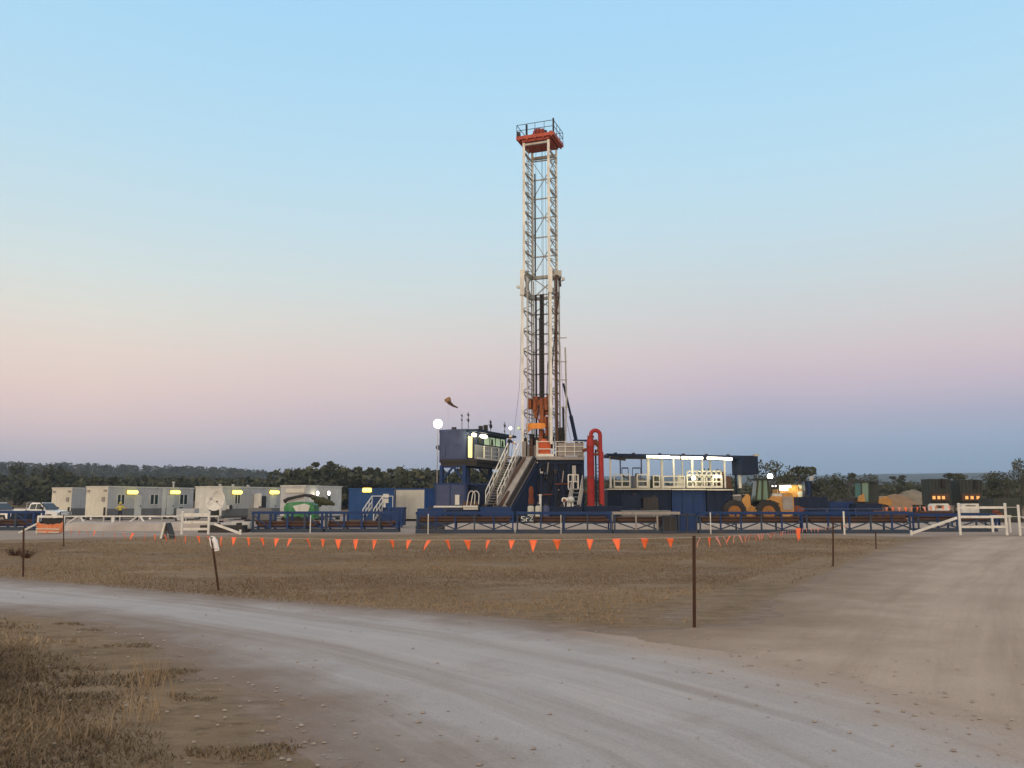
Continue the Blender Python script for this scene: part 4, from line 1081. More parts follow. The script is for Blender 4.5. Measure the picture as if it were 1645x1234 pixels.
# ------------------------------------------------------------------ red gas separator
def separator():
    Y = 65.5; c = at(949, 800, Y); 
    t = thing('gas_separator', 'red upright gas separator vessel with gooseneck pipe right of the rig', 'pressure vessel', (c.x, Y, 0))
    z = lambda py: at(950, py, Y).z
    r = (at(954.5, 740, Y).x - at(943, 740, Y).x) / 2; cx = at(948.7, 740, Y).x
    m = MB(); m.lathe((cx, Y, 0), [(r, 0.3), (r, z(719)), (r * 1.12, z(718)), (r * 1.12, z(715)), (r * 1.08, z(712)), (r * .95, z(706)), (r * .55, z(702)), (r * .45, z(700.5))], 24)
    v = m.build('vessel', 'red', t, True)
    m = MB(); m.lathe((cx, Y, 0), [(r * 1.2, z(718.5)), (r * 1.2, z(717))], 24); m.lathe((cx, Y, 0), [(r * 1.08, z(768)), (r * 1.08, z(765.5))], 24); m.build('flange', 'rust', v, True)
    rp = 0.135; x2 = at(964.5, 740, Y).x; x1 = cx + 0.05; rr = (x2 - x1) / 2; zt = z(691.5) - rr
    zt = z(691.5) - rr + 0.0
    pts = [(x1, Y, z(703)), (x1, Y, zt)] + [(x1 + rr - rr * math.cos(a), Y, zt + rr * math.sin(a)) for a in [math.pi * i / 10 for i in range(1, 10)]] + [(x2, Y, zt), (x2 + .02, Y, z(730))]
    m = MB(); m.tube(pts, rp * 1.15, 12); m.tube([(x2 + .05, Y, z(726)), (x2 + .08, Y, 0.2)], rp * 1.45, 12); m.build('gooseneck_pipe', 'red', t, True)
    m = MB(); m.tube([(cx + .3, Y + .1, z(708)), (cx + .75, Y + .1, z(718)), (cx + .6, Y + .1, z(727))], 0.2, 10); m.tube([(cx + .1, Y, z(730)), (x2, Y, z(730))], 0.1, 8); m.tube([(cx - .62, Y, z(724)), (cx, Y, z(721))], 0.13, 8); m.build('side_branch', 'rust', t, True)
    m = MB()
    for dx in (0.02, 0.28): m.bar((cx + r + .12 + dx, Y + .2, 0.2), (cx + r + .12 + dx, Y + .2, z(722)), 0.12)
    for i in range(16): m.bar((cx + r + .12, Y + .2, 0.6 + i * .27), (cx + r + .4, Y + .2, 0.6 + i * .27), 0.04)
    m.build('ladder', 'navy', t)
    m = MB(); m.bar((cx - .85, Y - .7, 1.3), (cx + .75, Y - .7, 1.3), 0.07, 0.12); m.bar((cx - .85, Y - .7, 0.8), (cx + .75, Y - .7, 0.8), 0.07, 0.12)
    for x in (-.85, -.05, .75): m.bar((cx + x, Y - .7, 0), (cx + x, Y - .7, 1.35), 0.08)
    m.build('guard_rail', 'slate', t)
    for a in (0, 1, 2):
        l = MB(); an = a * 2.1 + .5; l.bar((cx + r * .95 * math.cos(an), Y + r * .95 * math.sin(an), 0), (cx + r * .95 * math.cos(an), Y + r * .95 * math.sin(an), .6), 0.12); l.build('foot', 'rust', t)
    b = MB(); b.lathe((cx - r * .7, Y - .2, z(704)), [(.05, 0), (.05, .18)], 8); b.lathe((cx + r * .8, Y - .2, z(704)), [(.05, 0), (.05, .18)], 8); b.build('relief_valve', 'rust', v)
separator()
# ------------------------------------------------------------------ site cabins (portable buildings)
def cabin(px_c, Y, th, L, W, ztop, label, longmat, endmat, items, zb=0.42, cat='portable cabin', name='site_cabin'):
    x = kx(px_c) * Y
    t = thing(name, label, cat, (x, Y, 0), th, world=False); C = Vector((x, Y, 0))
    S = lambda px: face_s(C, th, px)
    def zp(px, py):
        s = S(px); return at(px, py, Y + s * math.sin(th)).z
    b = MB(); b.box(0, L, 0, W, zb, ztop - 0.12)
    for i in range(1, int(L / .6)): b.box(i * .6 - .03, i * .6 + .03, -.022, 0.0, zb, ztop - .12)
    body = b.build('wall', longmat, t)
    if endmat: e = MB(); e.box(-0.03, 0, 0.03, W - .03, zb, ztop - 0.13); e.build('end_wall', endmat, body)
    r = MB(); r.box(-0.08, L + .06, -0.08, W + .06, ztop - 0.12, ztop); r.build('roof', 'cabinpale' if longmat != 'bluebright' else 'bluebright', t)
    k = MB(); k.box(-0.02, L, -0.025, 0, zb, zb + 0.75); 
    if longmat == 'cabin': k.build('lower_band', 'skirt', body)
    f = MB(); f.box(0, L, 0.1, 0.3, zb - 0.2, zb); f.box(0, L, W - .3, W - .1, zb - .2, zb)
    fo = f.build('chassis', 'skirt', t)
    n = max(3, int(L / 2.6))
    for i in range(n):
        p = MB(); xx = 0.3 + (L - .6) * i / (n - 1); p.box(xx - .2, xx + .2, 0.05, 0.35, 0, zb - 0.2); p.build('pier', 'dark', t); p = MB(); p.box(xx - .2, xx + .2, W - .35, W - .05, 0, zb - .2); p.build('pier', 'dark', t)
    for it in items:
        kd = it[0]
        if kd == 'win':
            s0, s1 = S(it[1]), S(it[2]); z1, z0 = zp((it[1] + it[2]) / 2, it[3]), zp((it[1] + it[2]) / 2, it[4])
            g = MB(); g.box(s0, s1, -0.035, 0, z0, z1); go = g.build('window', 'glass', t)
            g = MB(); sm = (s0 + s1) / 2
            g.box(sm - .06, sm + .06, -0.06, -0.036, z0, z1)
            for s in (s0, s1): g.box(s - .05, s + .05, -0.06, 0, z0 - .05, z1 + .05)
            g.box(s0 + .05, s1 - .05, -.06, 0, z1, z1 + .05); g.box(s0 + .05, s1 - .05, -.06, 0, z0 - .05, z0); g.build('window_frame', 'cabinpale', go)
        elif kd == 'door':
            s0, s1 = S(it[1]), S(it[2]); z1, z0 = zp((it[1] + it[2]) / 2, it[3]), zb + 0.02
            g = MB(); g.box(s0, s1, -0.05, 0, z0, z1); do = g.build('door', it[4] if len(it) > 4 else 'cabinpale', t)
            g = MB(); g.box(s1 - .18, s1 - .1, -0.11, -0.05, z0 + .9, z0 + 1.05); g.build('handle', 'dark', do)
            g = MB(); g.box(s0 - .1, s1 + .1, -1.0, -0.06, zb - .1, zb - .02); g.box(s0, s1, -1.3, -1.0, zb - .28, zb - .22); g.build('step', 'galv', t)
        elif kd == 'lamp':
            s0, s1 = S(it[1]), S(it[2]); zc = zp((it[1] + it[2]) / 2, it[3])
            g = MB(); g.box(s0 - .05, s1 + .05, -0.06, 0, zc - .22, zc + .22); lo = g.build('lamp_housing', 'yellow', t)
            g = MB(); g.lathe((s0, -0.10, zc), [(0.10, 0), (0.19, 0.06), (0.19, s1 - s0 - .06), (0.10, s1 - s0)], 10, (1, 0, 0)); g.build('lens', 'yellowlamp', lo, True)
        elif kd == 'round':
            s, zc = S(it[1]), zp(it[1], it[2])
            g = MB(); g.lathe((s, 0, zc), [(0.2, 0), (0.25, 0.12)], 14, (0, -1, 0)); lo = g.build('round_lamp', 'galv', t)
            g = MB(); g.lathe((s, -0.12, zc), [(0.235, 0.005), (0.2, 0.06), (0.05, 0.09)], 14, (0, -1, 0)); g.build('lens', 'lampsmall', lo, True)
        elif kd == 'leaf':   # door leaf standing open
            s0 = S(it[1]); z1 = zp(it[1], it[3]); d_ = 0.95
            g = MB(); g.box(s0 - .03, s0 + .03, -d_, -0.02, zb, z1); g.build('open_door', 'white', t)
        elif kd == 'panel':
            s0, s1 = S(it[1]), S(it[2]); g = MB(); g.box(s0, s1, -0.05, 0, zp((it[1] + it[2]) / 2, it[4]), zp((it[1] + it[2]) / 2, it[3])); g.build(it[6] if len(it) > 6 else 'wall_panel', it[5], t)
        elif kd == 'ac':
            s0, s1 = S(it[1]), S(it[2]); g = MB(); g.box(s0, s1, -0.45, -0.003, zp(it[1], it[4]), zp(it[1], it[3])); ao = g.build('air_conditioner', 'cabinpale', t)
            g = MB(); zc = (zp(it[1], it[4]) + zp(it[1], it[3])) / 2; g.lathe(((s0 + s1) / 2, -0.45, zc), [(0.25, 0), (0.25, 0.02)], 14, (0, -1, 0)); g.build('fan_grille', 'dark', ao)
        elif kd == 'end':    # fittings on the short end wall: (y0, y1, z0, z1, mat, name)
            g = MB(); g.box(-0.12, -0.03, it[1], it[2], it[3], it[4]); g.build(it[6], it[5], t)
        elif kd == 'vent':
            s, h = it[1], it[2]; g = MB(); g.lathe((s, W * .4, ztop), [(0.09, 0), (0.09, h), (0.16, h), (0.16, h + .12)], 8); g.build('roof_vent', 'galv', t)
    return t

def end_fit(W): return [('end', 0.15, 0.55, 2.9, 3.1, 'steel', 'end_bracket'), ('end', W - .55, W - .2, 2.85, 3.08, 'steel', 'end_bracket'), ('end', 0.4, 0.75, 1.9, 2.35, 'steel', 'power_box'), ('end', 0.2, 0.4, 0.45, 1.3, 'dark', 'cable_duct')]

T68 = R(68)
cabin(115, 94, T68, 12, 3.0, 3.42, 'cream ended grey portable cabin, partly hidden behind the cabin with three windows', 'cabin', 'cream', end_fit(3.0))
cabin(173, 88, T68, 12.1, 3.0, 3.46, 'long grey portable cabin with three windows and two yellow lamps', 'cabin', 'cream',
      end_fit(3.0) + [('win', 187.5, 199.5, 795, 810), ('win', 240.5, 253.5, 795, 810), ('win', 288, 300.5, 795, 810), ('door', 216, 227, 795), ('door', 267.5, 279, 796),
                      ('lamp', 202.5, 218.5, 791), ('lamp', 272, 286.5, 791), ('vent', 10.2, 0.55), ('panel', 260, 266, 783.5, 829, 'cabinpale', 'cladding_joint'), ('ac', 284, 296, 817, 826)])
cabin(357, 88, T68, 11.2, 3.5, 3.45, 'grey portable cabin with open white door behind the satellite dish', 'cabin', 'cabinpale',
      [('win', 376.5, 385, 795, 809), ('leaf', 408, 0, 793), ('door', 420, 427, 797, 'dark'), ('door', 433, 443, 797), ('lamp', 372, 386, 791), ('lamp', 432, 445.5, 791), ('panel', 357, 363, 805, 820, 'white', 'switchboard'),
       ('ac', 363, 368, 812, 818), ('vent', 1.2, .1), ('vent', 3.2, .12), ('vent', 5.6, .1), ('end', 0.6, 1.4, 0.5, 1.9, 'olive', 'hung_netting')])
cabin(490.5, 86, T68, 6.4, 3.0, 3.50, 'short pale portable cabin with two round white lamps', 'cabinpale', 'cabin',
      [('round', 508, 792.5), ('round', 526, 792.5), ('panel', 526.5, 530, 797, 806, 'olive', 'hung_netting'), ('end', 0.1, 2.3, 2.75, 3.15, 'cream', 'name_board')])
b_ = cabin(560, 80, R(6), 4.15, 2.8, 3.10, 'bright blue container with one yellow lamp and white stair rails', 'bluebright', None,
      [('lamp', 582, 596.5, 787.5), ('panel', 615, 624.5, 793.5, 799.5, 'white', 'notice_sheet'), ('panel', 615, 624, 801, 808, 'white', 'notice_sheet'), ('panel', 616, 619.5, 808.5, 815, 'white', 'notice_sheet'), ('door', 601, 611, 797, 'blue')], 0.25, 'container', 'storage_container')
cabin(682, 84, R(66), 5, 3.25, 3.15, 'cream container end between the blue container and the blue grey house', 'bluebright', 'cream', [('end', 0.5, .7, .6, 1.3, 'white', 'power_box')], 0.2, 'container', 'storage_container')

def blue_stair():
    a = at(598, 797, 77); b = at(583, 819, 75.5)
    t = thing('portable_stair', 'small white railed stair in front of the bright blue container', 'stairs', (b.x, b.y, 0))
    m = MB(); w = Vector((0.9, .25, 0))
    for o in (Vector((0, 0, 0)), w):
        p, q = a + o + Vector((0, 0, -1.0)), b + o + Vector((0, 0, -1.0))
        m.bar(p, q, 0.06, 0.18)
        for h in (0.5, 1.0): m.bar(p + Vector((0, 0, h)), q + Vector((0, 0, h)), 0.07)
        for k in range(4): c = p.lerp(q, k / 3); m.bar(c, c + Vector((0, 0, 1)), 0.07)
        m.bar(p + Vector((0, 0, 1)), p + Vector((.9, 0, 1)), .06); m.bar(p + Vector((.9, 0, -.9)), p + Vector((.9, 0, 1)), .06)
    m.build('handrail', 'white', t)
    m = MB(); p = a + Vector((0, 0, -1.0)); m.box(p.x, p.x + 1.4, p.y, p.y + .9, p.z - .06, p.z); m.box(p.x + .1, p.x + 1.3, p.y + .1, p.y + .8, 0, p.z - .06)
    for k in range(6): c = p.lerp(b + Vector((0, 0, -1)), (k + .5) / 6); m.box(c.x, c.x + .9, c.y - .1, c.y + .15, c.z - .03, c.z)
    m.build('step_frame', 'blue', t)
blue_stair()
equip_house(625, 647, 815, 62, 2.0, 'blue', 'low blue steel box right of the blue container stair')

# ------------------------------------------------------------------ satellite dish, green machine, small plant
def dish():
    Y = 66; c = at(347.5, 804, Y)
    t = thing('satellite_dish', 'large white satellite dish on a trailer in front of the grey cabins', 'satellite dish', (c.x, Y, 0))
    ax = Vector((-0.22, -0.95, 0.16)).normalized()
    m = MB(); m.lathe(c - ax * 0.12, [(0.06, -0.03), (0.45, 0.02), (0.68, 0.14), (0.80, 0.26), (0.82, 0.28), (0.78, 0.27), (0.62, 0.15), (0.40, 0.05), (0.05, 0.0)], 28, ax); d = m.build('reflector', 'white', t, True)
    m = MB(); f = c + ax * 0.7; m.lathe(f, [(0.08, -0.05), (0.13, 0.08), (0.1, 0.15)], 10, ax); 
    for a in (0.4, 2.5, 4.6):
        x = ax.cross(Vector((0, 0, 1))).normalized(); y = ax.cross(x); m.bar(c + ax * .13 + (x * math.cos(a) + y * math.sin(a)) * .74, f, 0.03)
    m.build('feed_horn', 'galv', t)
    m = MB(); m.tube([c - ax * .15, (c.x + .1, Y + .2, 1.0), (c.x + .1, Y + .2, 0.5)], 0.09, 8); m.box(c.x - .55, c.x - .2, Y + .1, Y + .5, 0.55, 1.3); m.build('mount', 'dark', t)
    m = MB(); m.box(c.x - 1.1, c.x + 1.1, Y - .3, Y + .9, 0.4, 0.55); m.bar((c.x - 1.1, Y + .3, .45), (c.x - 2.2, Y + .3, .4), 0.1)
    for x in (-.7, .9): m.bar((c.x + x, Y - .4, .45), (c.x + x, Y - .4, 0), 0.08)
    m.build('trailer_frame', 'steel', t)
    for y in (-.38, .95):
        w = MB(); w.lathe((c.x, Y + y, 0.3), [(0.2, -.1), (0.3, -.08), (0.3, .08), (0.2, .1)], 16, (0, 1, 0)); w.build('wheel', 'black', t, True)
dish()

def green_machine():
    Y = 60; a = at(455, 832, Y)
    t = thing('boom_machine', 'green and pale machine with a dark folded boom in front of the cabins', 'machine', (a.x, Y, 0))
    poly = [(457, 834), (456, 815), (460, 808.5), (468, 806.5), (484, 806), (497, 807), (504, 812), (505, 824), (503, 834)]
    m = MB(); m.pprism(poly, Y, 1.6); b = m.build('body', 'green', t)
    m = MB(); m.pprism([(470, 813), (489, 809), (498, 812), (495, 822), (476, 823)], Y - .06, 0.06); m.build('pale_cover', 'cabglass' if False else 'cabinpale', b)
    m = MB(); m.pprism([(465, 823), (500, 821.5), (501, 823.5), (466, 825)], Y - .1, 0.04); m.build('yellow_stripe', 'hivis', b)
    pts = [at(*p, Y + .3) for p in ((456.5, 806), (463, 801.5), (478, 798), (490, 795.5), (500, 797), (508, 801))]
    m = MB(); m.tube(pts, [0.16, 0.12, 0.10, 0.10, 0.13, 0.17], 8); bo = m.build('boom', 'dark', t)
    m = MB(); m.tube([at(*p, Y + .3) for p in ((459, 806.5), (474, 803), (488, 799))], 0.05, 6); m.build('boom_ram', 'steel', bo)
    m = MB()
    for (cx, cy, rx, rz) in ((505, 800, .25, .15), (511, 804, .32, .26), (518, 805, .3, .3), (524, 807, .3, .24), (530, 808, .25, .18), (514, 809, .15, .25), (535, 810, .14, .12)):
        m.ball(at(cx, cy, Y + .3), rx, .3, rz, 8, 6)
    m.build('grapple', 'olive', t, True)
    for px in (465, 478, 492):
        w = MB(); c = at(px, 838, Y - .1); w.lathe((c.x, Y - .1, 0.42), [(0.25, -.12), (0.42, -.1), (0.42, .1), (0.25, .12)], 16, (0, 1, 0)); w.build('wheel', 'black', t, True)
green_machine()

def skid_unit(px0, px1, py0, Y, d, mat, label, name='equipment_skid', cat='equipment skid', n=3, z0=0.12):
    a = at(px0, 830, Y); b = at(px1, 830, Y); zt = at((px0 + px1) / 2, py0, Y).z; L = b.x - a.x
    t = thing(name, label, cat, (a.x, Y, 0))
    m = MB(); m.box(a.x, b.x, Y, Y + d, z0 + .14, zt); bo = m.build('housing', mat, t)
    m = MB(); m.box(a.x - .08, b.x + .08, Y - .06, Y + d + .06, 0, z0 + .14); m.build('skid_base', 'dark', t)
    for i in range(n):
        x0 = a.x + L * (i + .1) / n; x1 = a.x + L * (i + .9) / n
        p = MB(); p.box(x0, x1, Y - .035, Y, z0 + .14 + (zt - z0 - .14) * .15, z0 + .14 + (zt - z0 - .14) * (.7 + .15 * (i % 2)))
        p.build('access_panel', mat, bo)
        if (i + int(px0)) % 2:
            p = MB(); p.box(x0 + .1, x0 + .35, Y + .2, Y + .5, zt, zt + .14); p.build('lifting_lug', 'dark', t)
    return t
skid_unit(398, 436, 816, 77, 1.5, 'skirt', 'dark grey low generator skid below the open white cabin door')
skid_unit(283, 312, 817, 84, 1.2, 'cabin', 'small grey pump skid under the right window of the long cabin', n=2)

# ------------------------------------------------------------------ pale liner bunds behind the racks
def bund(px0, px1, Y, py_top, label):
    a = kx(px0) * Y; b = kx(px1) * Y; h = at((px0 + px1) / 2, py_top, Y).z; n = max(8, int((b - a) / 0.5))
    V = []; F = []
    for i in range(n + 1):
        x = a + (b - a) * i / n; k = h * (1 + 0.05 * math.sin(i * 0.9) + random.uniform(-.03, .03)); e = 0 if 0 < i < n else 0.15
        for dy, z in ((-0.12, 0), (0.1, k * .85 - e), (0.3, k - e), (0.9, k - e), (1.4, 0)): V.append((x, Y + dy + random.uniform(-.02, .02), max(0, z)))
    for i in range(n):
        for j in range(4): o = i * 5 + j; F.append((o, o + 5, o + 6, o + 1))
    m = MB(); m.v = V; m.f = F
    o = m.build('liner_bund', 'liner', None, True); tag(o, label, 'bund')
bund(104, 426, 54.5, 839, 'long pale sheet lined bund left of the blue pipe racks')
bund(715, 1090, 55.5, 841.5, 'pale sheet lined bund seen through the middle blue pipe racks')
bund(1112, 1532, 55.5, 841.5, 'pale sheet lined bund seen through the pipe racks under the wheel loader')

# ------------------------------------------------------------------ blue pipe racks and the pipes lying in them
PIPE = {}
def pipes_in(a, b, Y, zlist, label, group, mat='rustdark', r=0.075, cut=0.0):
    for i, (dy, z) in enumerate(zlist):
        x0 = a + random.uniform(0.05, .4); x1 = b - random.uniform(0.05, .5)
        key = (mat, r)
        if key not in PIPE:
            m = MB(); m.tube([(0, 0, 0), (1, 0, 0)], r, 10); m.tube([(0, 0, 0), (0.03, 0, 0)], r * 1.3, 10); m.tube([(0.97, 0, 0), (1.0, 0, 0)], r * 1.3, 10)
            o = m.build('drill_pipe', mat, None, True); PIPE[key] = o
        else:
            o = PIPE[key].copy(); COL.objects.link(o)
        o.location = (x0, Y + dy, z); o.scale = (x1 - x0, 1, 1)
        tag(o, label, 'pipe', group)

def rack(px0, px1, Y, label, style, zt=1.24, mat='blue', d=1.25, step=1.25):
    a = kx(px0) * Y; b = kx(px1) * Y; n = max(2, round((b - a) / step))
    t = thing('pipe_rack', label, 'pipe rack', (a, Y, 0), 0, 'blue steel pipe racks in front of the rig')
    m = MB(); m.box(a, b, Y, Y + .22, 0.02, 0.20); m.box(a, b, Y + d - .22, Y + d, 0.02, 0.20)
    for i in range(0, n + 1, 2): x = min(b - .1, a + (b - a) * i / n); m.box(x, x + .12, Y + .22, Y + d - .22, 0.05, 0.18)
    m.build('base_frame', 'blueworn', t)
    m = MB(); m.box(a, b, Y - .02, Y + .12, zt - .15, zt); m.build('top_rail', mat, t); m = MB(); m.box(a, b, Y + d - .12, Y + d, zt - .15, zt); m.build('top_rail', mat, t)
    xs = [a + .08 + (b - a - .16) * i / n for i in range(n + 1)]
    for i, x in enumerate(xs):
        p = MB(); w = 0.085 if style != 'cage' else 0.12; e = random.uniform(0, .04)
        p.bar((x, Y + .06, .2), (x, Y + .06, zt - .15), w); p.build('post', mat if i % 3 else 'blueworn', t)
        if style == 'cage' or i % 2 == 0:
            p = MB(); p.bar((x, Y + d - .06, .2), (x, Y + d - .06, zt - .15), w); p.build('post', mat, t)
    br = MB()
    for i in range(n):
        x0, x1 = xs[i] + .05, xs[i + 1] - .05; z0, z1 = .27, .66
        if style == 'truss':
            if i % 3 == 0: br.bar((x0, Y + .05, z1), (x1, Y + .05, z0), .07)
            elif i % 3 == 1: br.bar((x0, Y + .05, z0), (x1, Y + .05, z1), .07); br.bar((x0, Y + .11, z1), (x1, Y + .11, z0), .07)
            else: br.bar((x0, Y + .05, z0), (x1, Y + .05, z1), .07)
        elif i % 3 == 0: br.bar((x0, Y + .05, zt - .25), (x1, Y + .05, .3), .06)
    br.box(a, b, Y + .3, Y + d - .3, .60, .655) if style == 'truss' else br.box(a, b, Y + .2, Y + d - .2, .27, .33)
    br.build('bracing', mat if style == 'cage' else 'blueworn', t)
    return t, a, b
_, a, b = rack(-60, 57, 55.5, 'blue pipe rack cut by the left edge of the picture', 'cage')
pipes_in(a, b, 55.5, [(.35, .42), (.6, .42), (.85, .42), (.5, .6), (.75, .6)], 'rusty pipe in the rack at the left edge of the picture', 'pipes in the left edge rack', 'rustdark', .09)
_, a, b = rack(405, 520, 52, 'blue cage rack in front of the green boom machine', 'cage', step=1.2)
pipes_in(a, b, 52, [(.35, .42), (.6, .42), (.85, .42), (.5, .58), (.75, .58)], 'rusty pipe lying in the cage rack in front of the green machine', 'pipes in the green machine rack', 'rustdark', .09)
_, a, b = rack(523, 640, 52, 'blue cage rack in front of the bright blue container', 'cage', step=1.2)
pipes_in(a, b, 52, [(.35, .42), (.6, .42), (.85, .42), (.5, .58), (.75, .58)], 'rusty pipe lying in the cage rack in front of the blue container', 'pipes in the blue container rack', 'rustdark', .09)
_, a, b = rack(668, 826, 50, 'blue truss pipe rack below the control cabin and slide', 'truss')
pipes_in(a, b, 50, [(.3, .74), (.5, .74), (.7, .74), (.9, .74), (.4, .89), (.6, .89), (.8, .89)], 'brown drill pipe in the rack below the control cabin', 'pipes in the control cabin rack')
_, a, b = rack(829, 983, 50, 'blue truss pipe rack below the rig floor and gas separator', 'truss')
pipes_in(a, b, 50, [(.3, .74), (.5, .74), (.7, .74), (.9, .74), (.4, .89), (.6, .89), (.8, .89)], 'brown drill pipe in the rack below the rig floor', 'pipes in the rig floor rack')
_, a, b = rack(985, 1092, 50, 'brown weathered truss rack left of the dark cube tank', 'truss', 1.24, 'steel')
pipes_in(a, b, 50, [(.3, .74), (.5, .74), (.7, .74), (.9, .74), (.4, .89), (.6, .89)], 'brown drill pipe in the weathered brown rack', 'pipes in the weathered rack')
_, a, b = rack(1122, 1290, 50, 'blue truss pipe rack in front of the wheel loader', 'truss')
pipes_in(a, b, 50, [(.3, .74), (.5, .74), (.7, .74), (.9, .74), (.4, .89), (.6, .89), (.8, .89)], 'brown drill pipe in the rack in front of the loader', 'pipes in the loader rack')
_, a, b = rack(1293, 1468, 50, 'blue truss pipe rack left of the white gate', 'truss')
pipes_in(a, b, 50, [(.3, .74), (.5, .74), (.7, .74), (.9, .74), (.4, .89), (.6, .89), (.8, .89)], 'brown drill pipe in the rack left of the white gate', 'pipes in the rack left of the gate')
_, a, b = rack(1472, 1600, 53, 'blue pipe rack partly hidden behind the white gate', 'truss', 1.1)
pipes_in(a, b, 53, [(.3, .74), (.5, .74), (.7, .74), (.5, .89)], 'brown pipe in the rack behind the white gate', 'pipes behind the white gate')

def cube_tank():
    Y = 50.2
    for px0, px1, py0, mat, lab, nm in ((1062, 1084, 828, 'dark', 'dark square cube tank between two pipe racks', 'cube_tank'), (1086, 1119, 826, 'blue', 'blue panelled box right of the dark cube tank', 'steel_box')):
        a, b = kx(px0) * Y, kx(px1) * Y; zt = at(px0, py0, Y).z; t = thing(nm, lab, 'tank', (a, Y, 0))
        y = Y - .35 if mat == 'dark' else Y
        m = MB(); m.box(a, b, y, Y + 1.1, .14, zt - .05); m.build('tank_body', mat, t)
        m = MB()
        for x in (a, (a + b) / 2, b - .06): m.box(x, x + .06, y - .05, y, .1, zt)
        m.box(a, b, y - .05, y, zt - .08, zt); m.box(a - .02, b + .02, y - .06, Y + 1.1, .02, .139); m.build('tank_frame', 'blueworn', t)
cube_tank()
# stencilled letters on the middle rack
def stencil():
    Y = 49.9; t = thing('letter_board', 'small dark board with worn white lettering on the middle pipe rack', 'sign', (at(850, 832, Y).x, Y, 0))
    m = MB(); m.pbox(836, 858, 828.5, 839, Y, .05); m.build('board', 'blueworn', t)
    def glyph(px, segs):
        m = MB()
        for (x0, y0, x1, y1) in segs: p = at(px + x0, y0, Y - .02); q = at(px + x1, y1, Y - .02); m.bar(p, q, 0.05, 0.03)
        m.build('letter', 'white', t)
    glyph(838, [(5, 830, 0, 830), (0, 830, 0, 833), (0, 833, 5, 834.5), (5, 834.5, 5, 837), (5, 837, 0, 837.5)])
    glyph(845.5, [(0, 832, 0, 837.5), (0, 833, 3.5, 832.2)])
    glyph(851, [(0, 830, 5, 830), (5, 830, 0, 837), (0, 837, 5.5, 837)])
stencil()

# ------------------------------------------------------------------ low plant between the racks and the rig
skid_unit(670, 712, 817, 58, 1.4, 'blue', 'blue low skid left of the hose manifold')
skid_unit(716, 768, 819, 57.5, 1.2, 'navy', 'navy long skid in front of the hose manifold')
skid_unit(771, 822, 814.5, 58.5, 1.4, 'blue', 'blue skid at the foot of the pipe slide', n=4)
skid_unit(884, 936, 814, 59, 1.4, 'navy', 'navy skid under the small white landing stair', n=4)
skid_unit(938, 1000, 813, 59.5, 1.4, 'navy', 'navy skid at the foot of the red separator', n=3)
skid_unit(1000, 1078, 820, 58, 1.2, 'skirt', 'dark grey skid in front of the shaded mud tank')
for px0, px1, mat, lab in ((847.5, 858, 'tank', 'grey white tub nearest the pipe slide'), (859.5, 870.5, 'tank', 'grey white tub in the middle of three'), (872, 882.5, 'slate', 'blue grey tub right of the two white tubs')):
    Y = 56.5; a = at(px0, 826, Y); b = at(px1, 826, Y); z = at(px0, 812.5, Y).z; r = (b.x - a.x) / 2
    t = thing('storage_tub', lab, 'tub', ((a.x + b.x) / 2, Y, 0)); m = MB()
    m.lathe(((a.x + b.x) / 2, Y, 0), [(r * .95, .05), (r, .3), (r, z - .12), (r * .9, z - .04), (r * .5, z)], 18); m.build('tub_wall', mat, t, True)
    m = MB(); m.lathe(((a.x + b.x) / 2, Y, 0), [(.12, z), (.12, z + .1), (.05, z + .12)], 10); m.build('cap', 'dark', t)
    m = MB(); m.box((a.x + b.x) / 2 - r, (a.x + b.x) / 2 + r, Y - r, Y + r, 0, .049); m.build('pallet', 'steel', t)
def white_post():
    a = at(868, 808, 60); t = thing('white_standpost', 'short white standpost behind the tubs', 'post', (a.x, 60, 0)); m = MB(); m.tube([(a.x, 60, 0), (a.x, 60, at(868, 796.5, 60).z)], .085, 10); m.build('post_pipe', 'white', t)
    m = MB(); m.lathe((a.x, 60, at(868, 796.5, 60).z), [(.12, 0), (.12, .08), (.06, .1)], 10); m.build('cap', 'white', t)
white_post()
def white_pump():
    Y = 60.5; c = at(911, 806, Y); t = thing('small_pump', 'small white pump on legs at the foot of the landing stair', 'pump', (c.x, Y, 0))
    m = MB(); m.pbox(904.5, 913, 799.5, 805, Y, .4); m.lathe(at(906, 803, Y - .02), [(.18, 0), (.18, .1)], 12, (0, -1, 0)); m.build('pump_body', 'white', t)
    m = MB(); m.ball(at(917, 803, Y + .2), .26, .25, .24); m.bar(at(909, 803, Y + .2), at(920, 804, Y + .2), .14); m.build('motor', 'cabinpale', t, True)
    for px in (906, 912, 915, 920):
        l = MB(); p = at(px, 806, Y + .2); l.bar(p + Vector((0, 0, .1)), (p.x, p.y, 0), .09); l.build('leg', 'white', t)
    m = MB(); m.ball(at(906.5, 804, Y - .1), .12, .1, .12); m.build('brown_valve', 'rust', t)
white_pump()

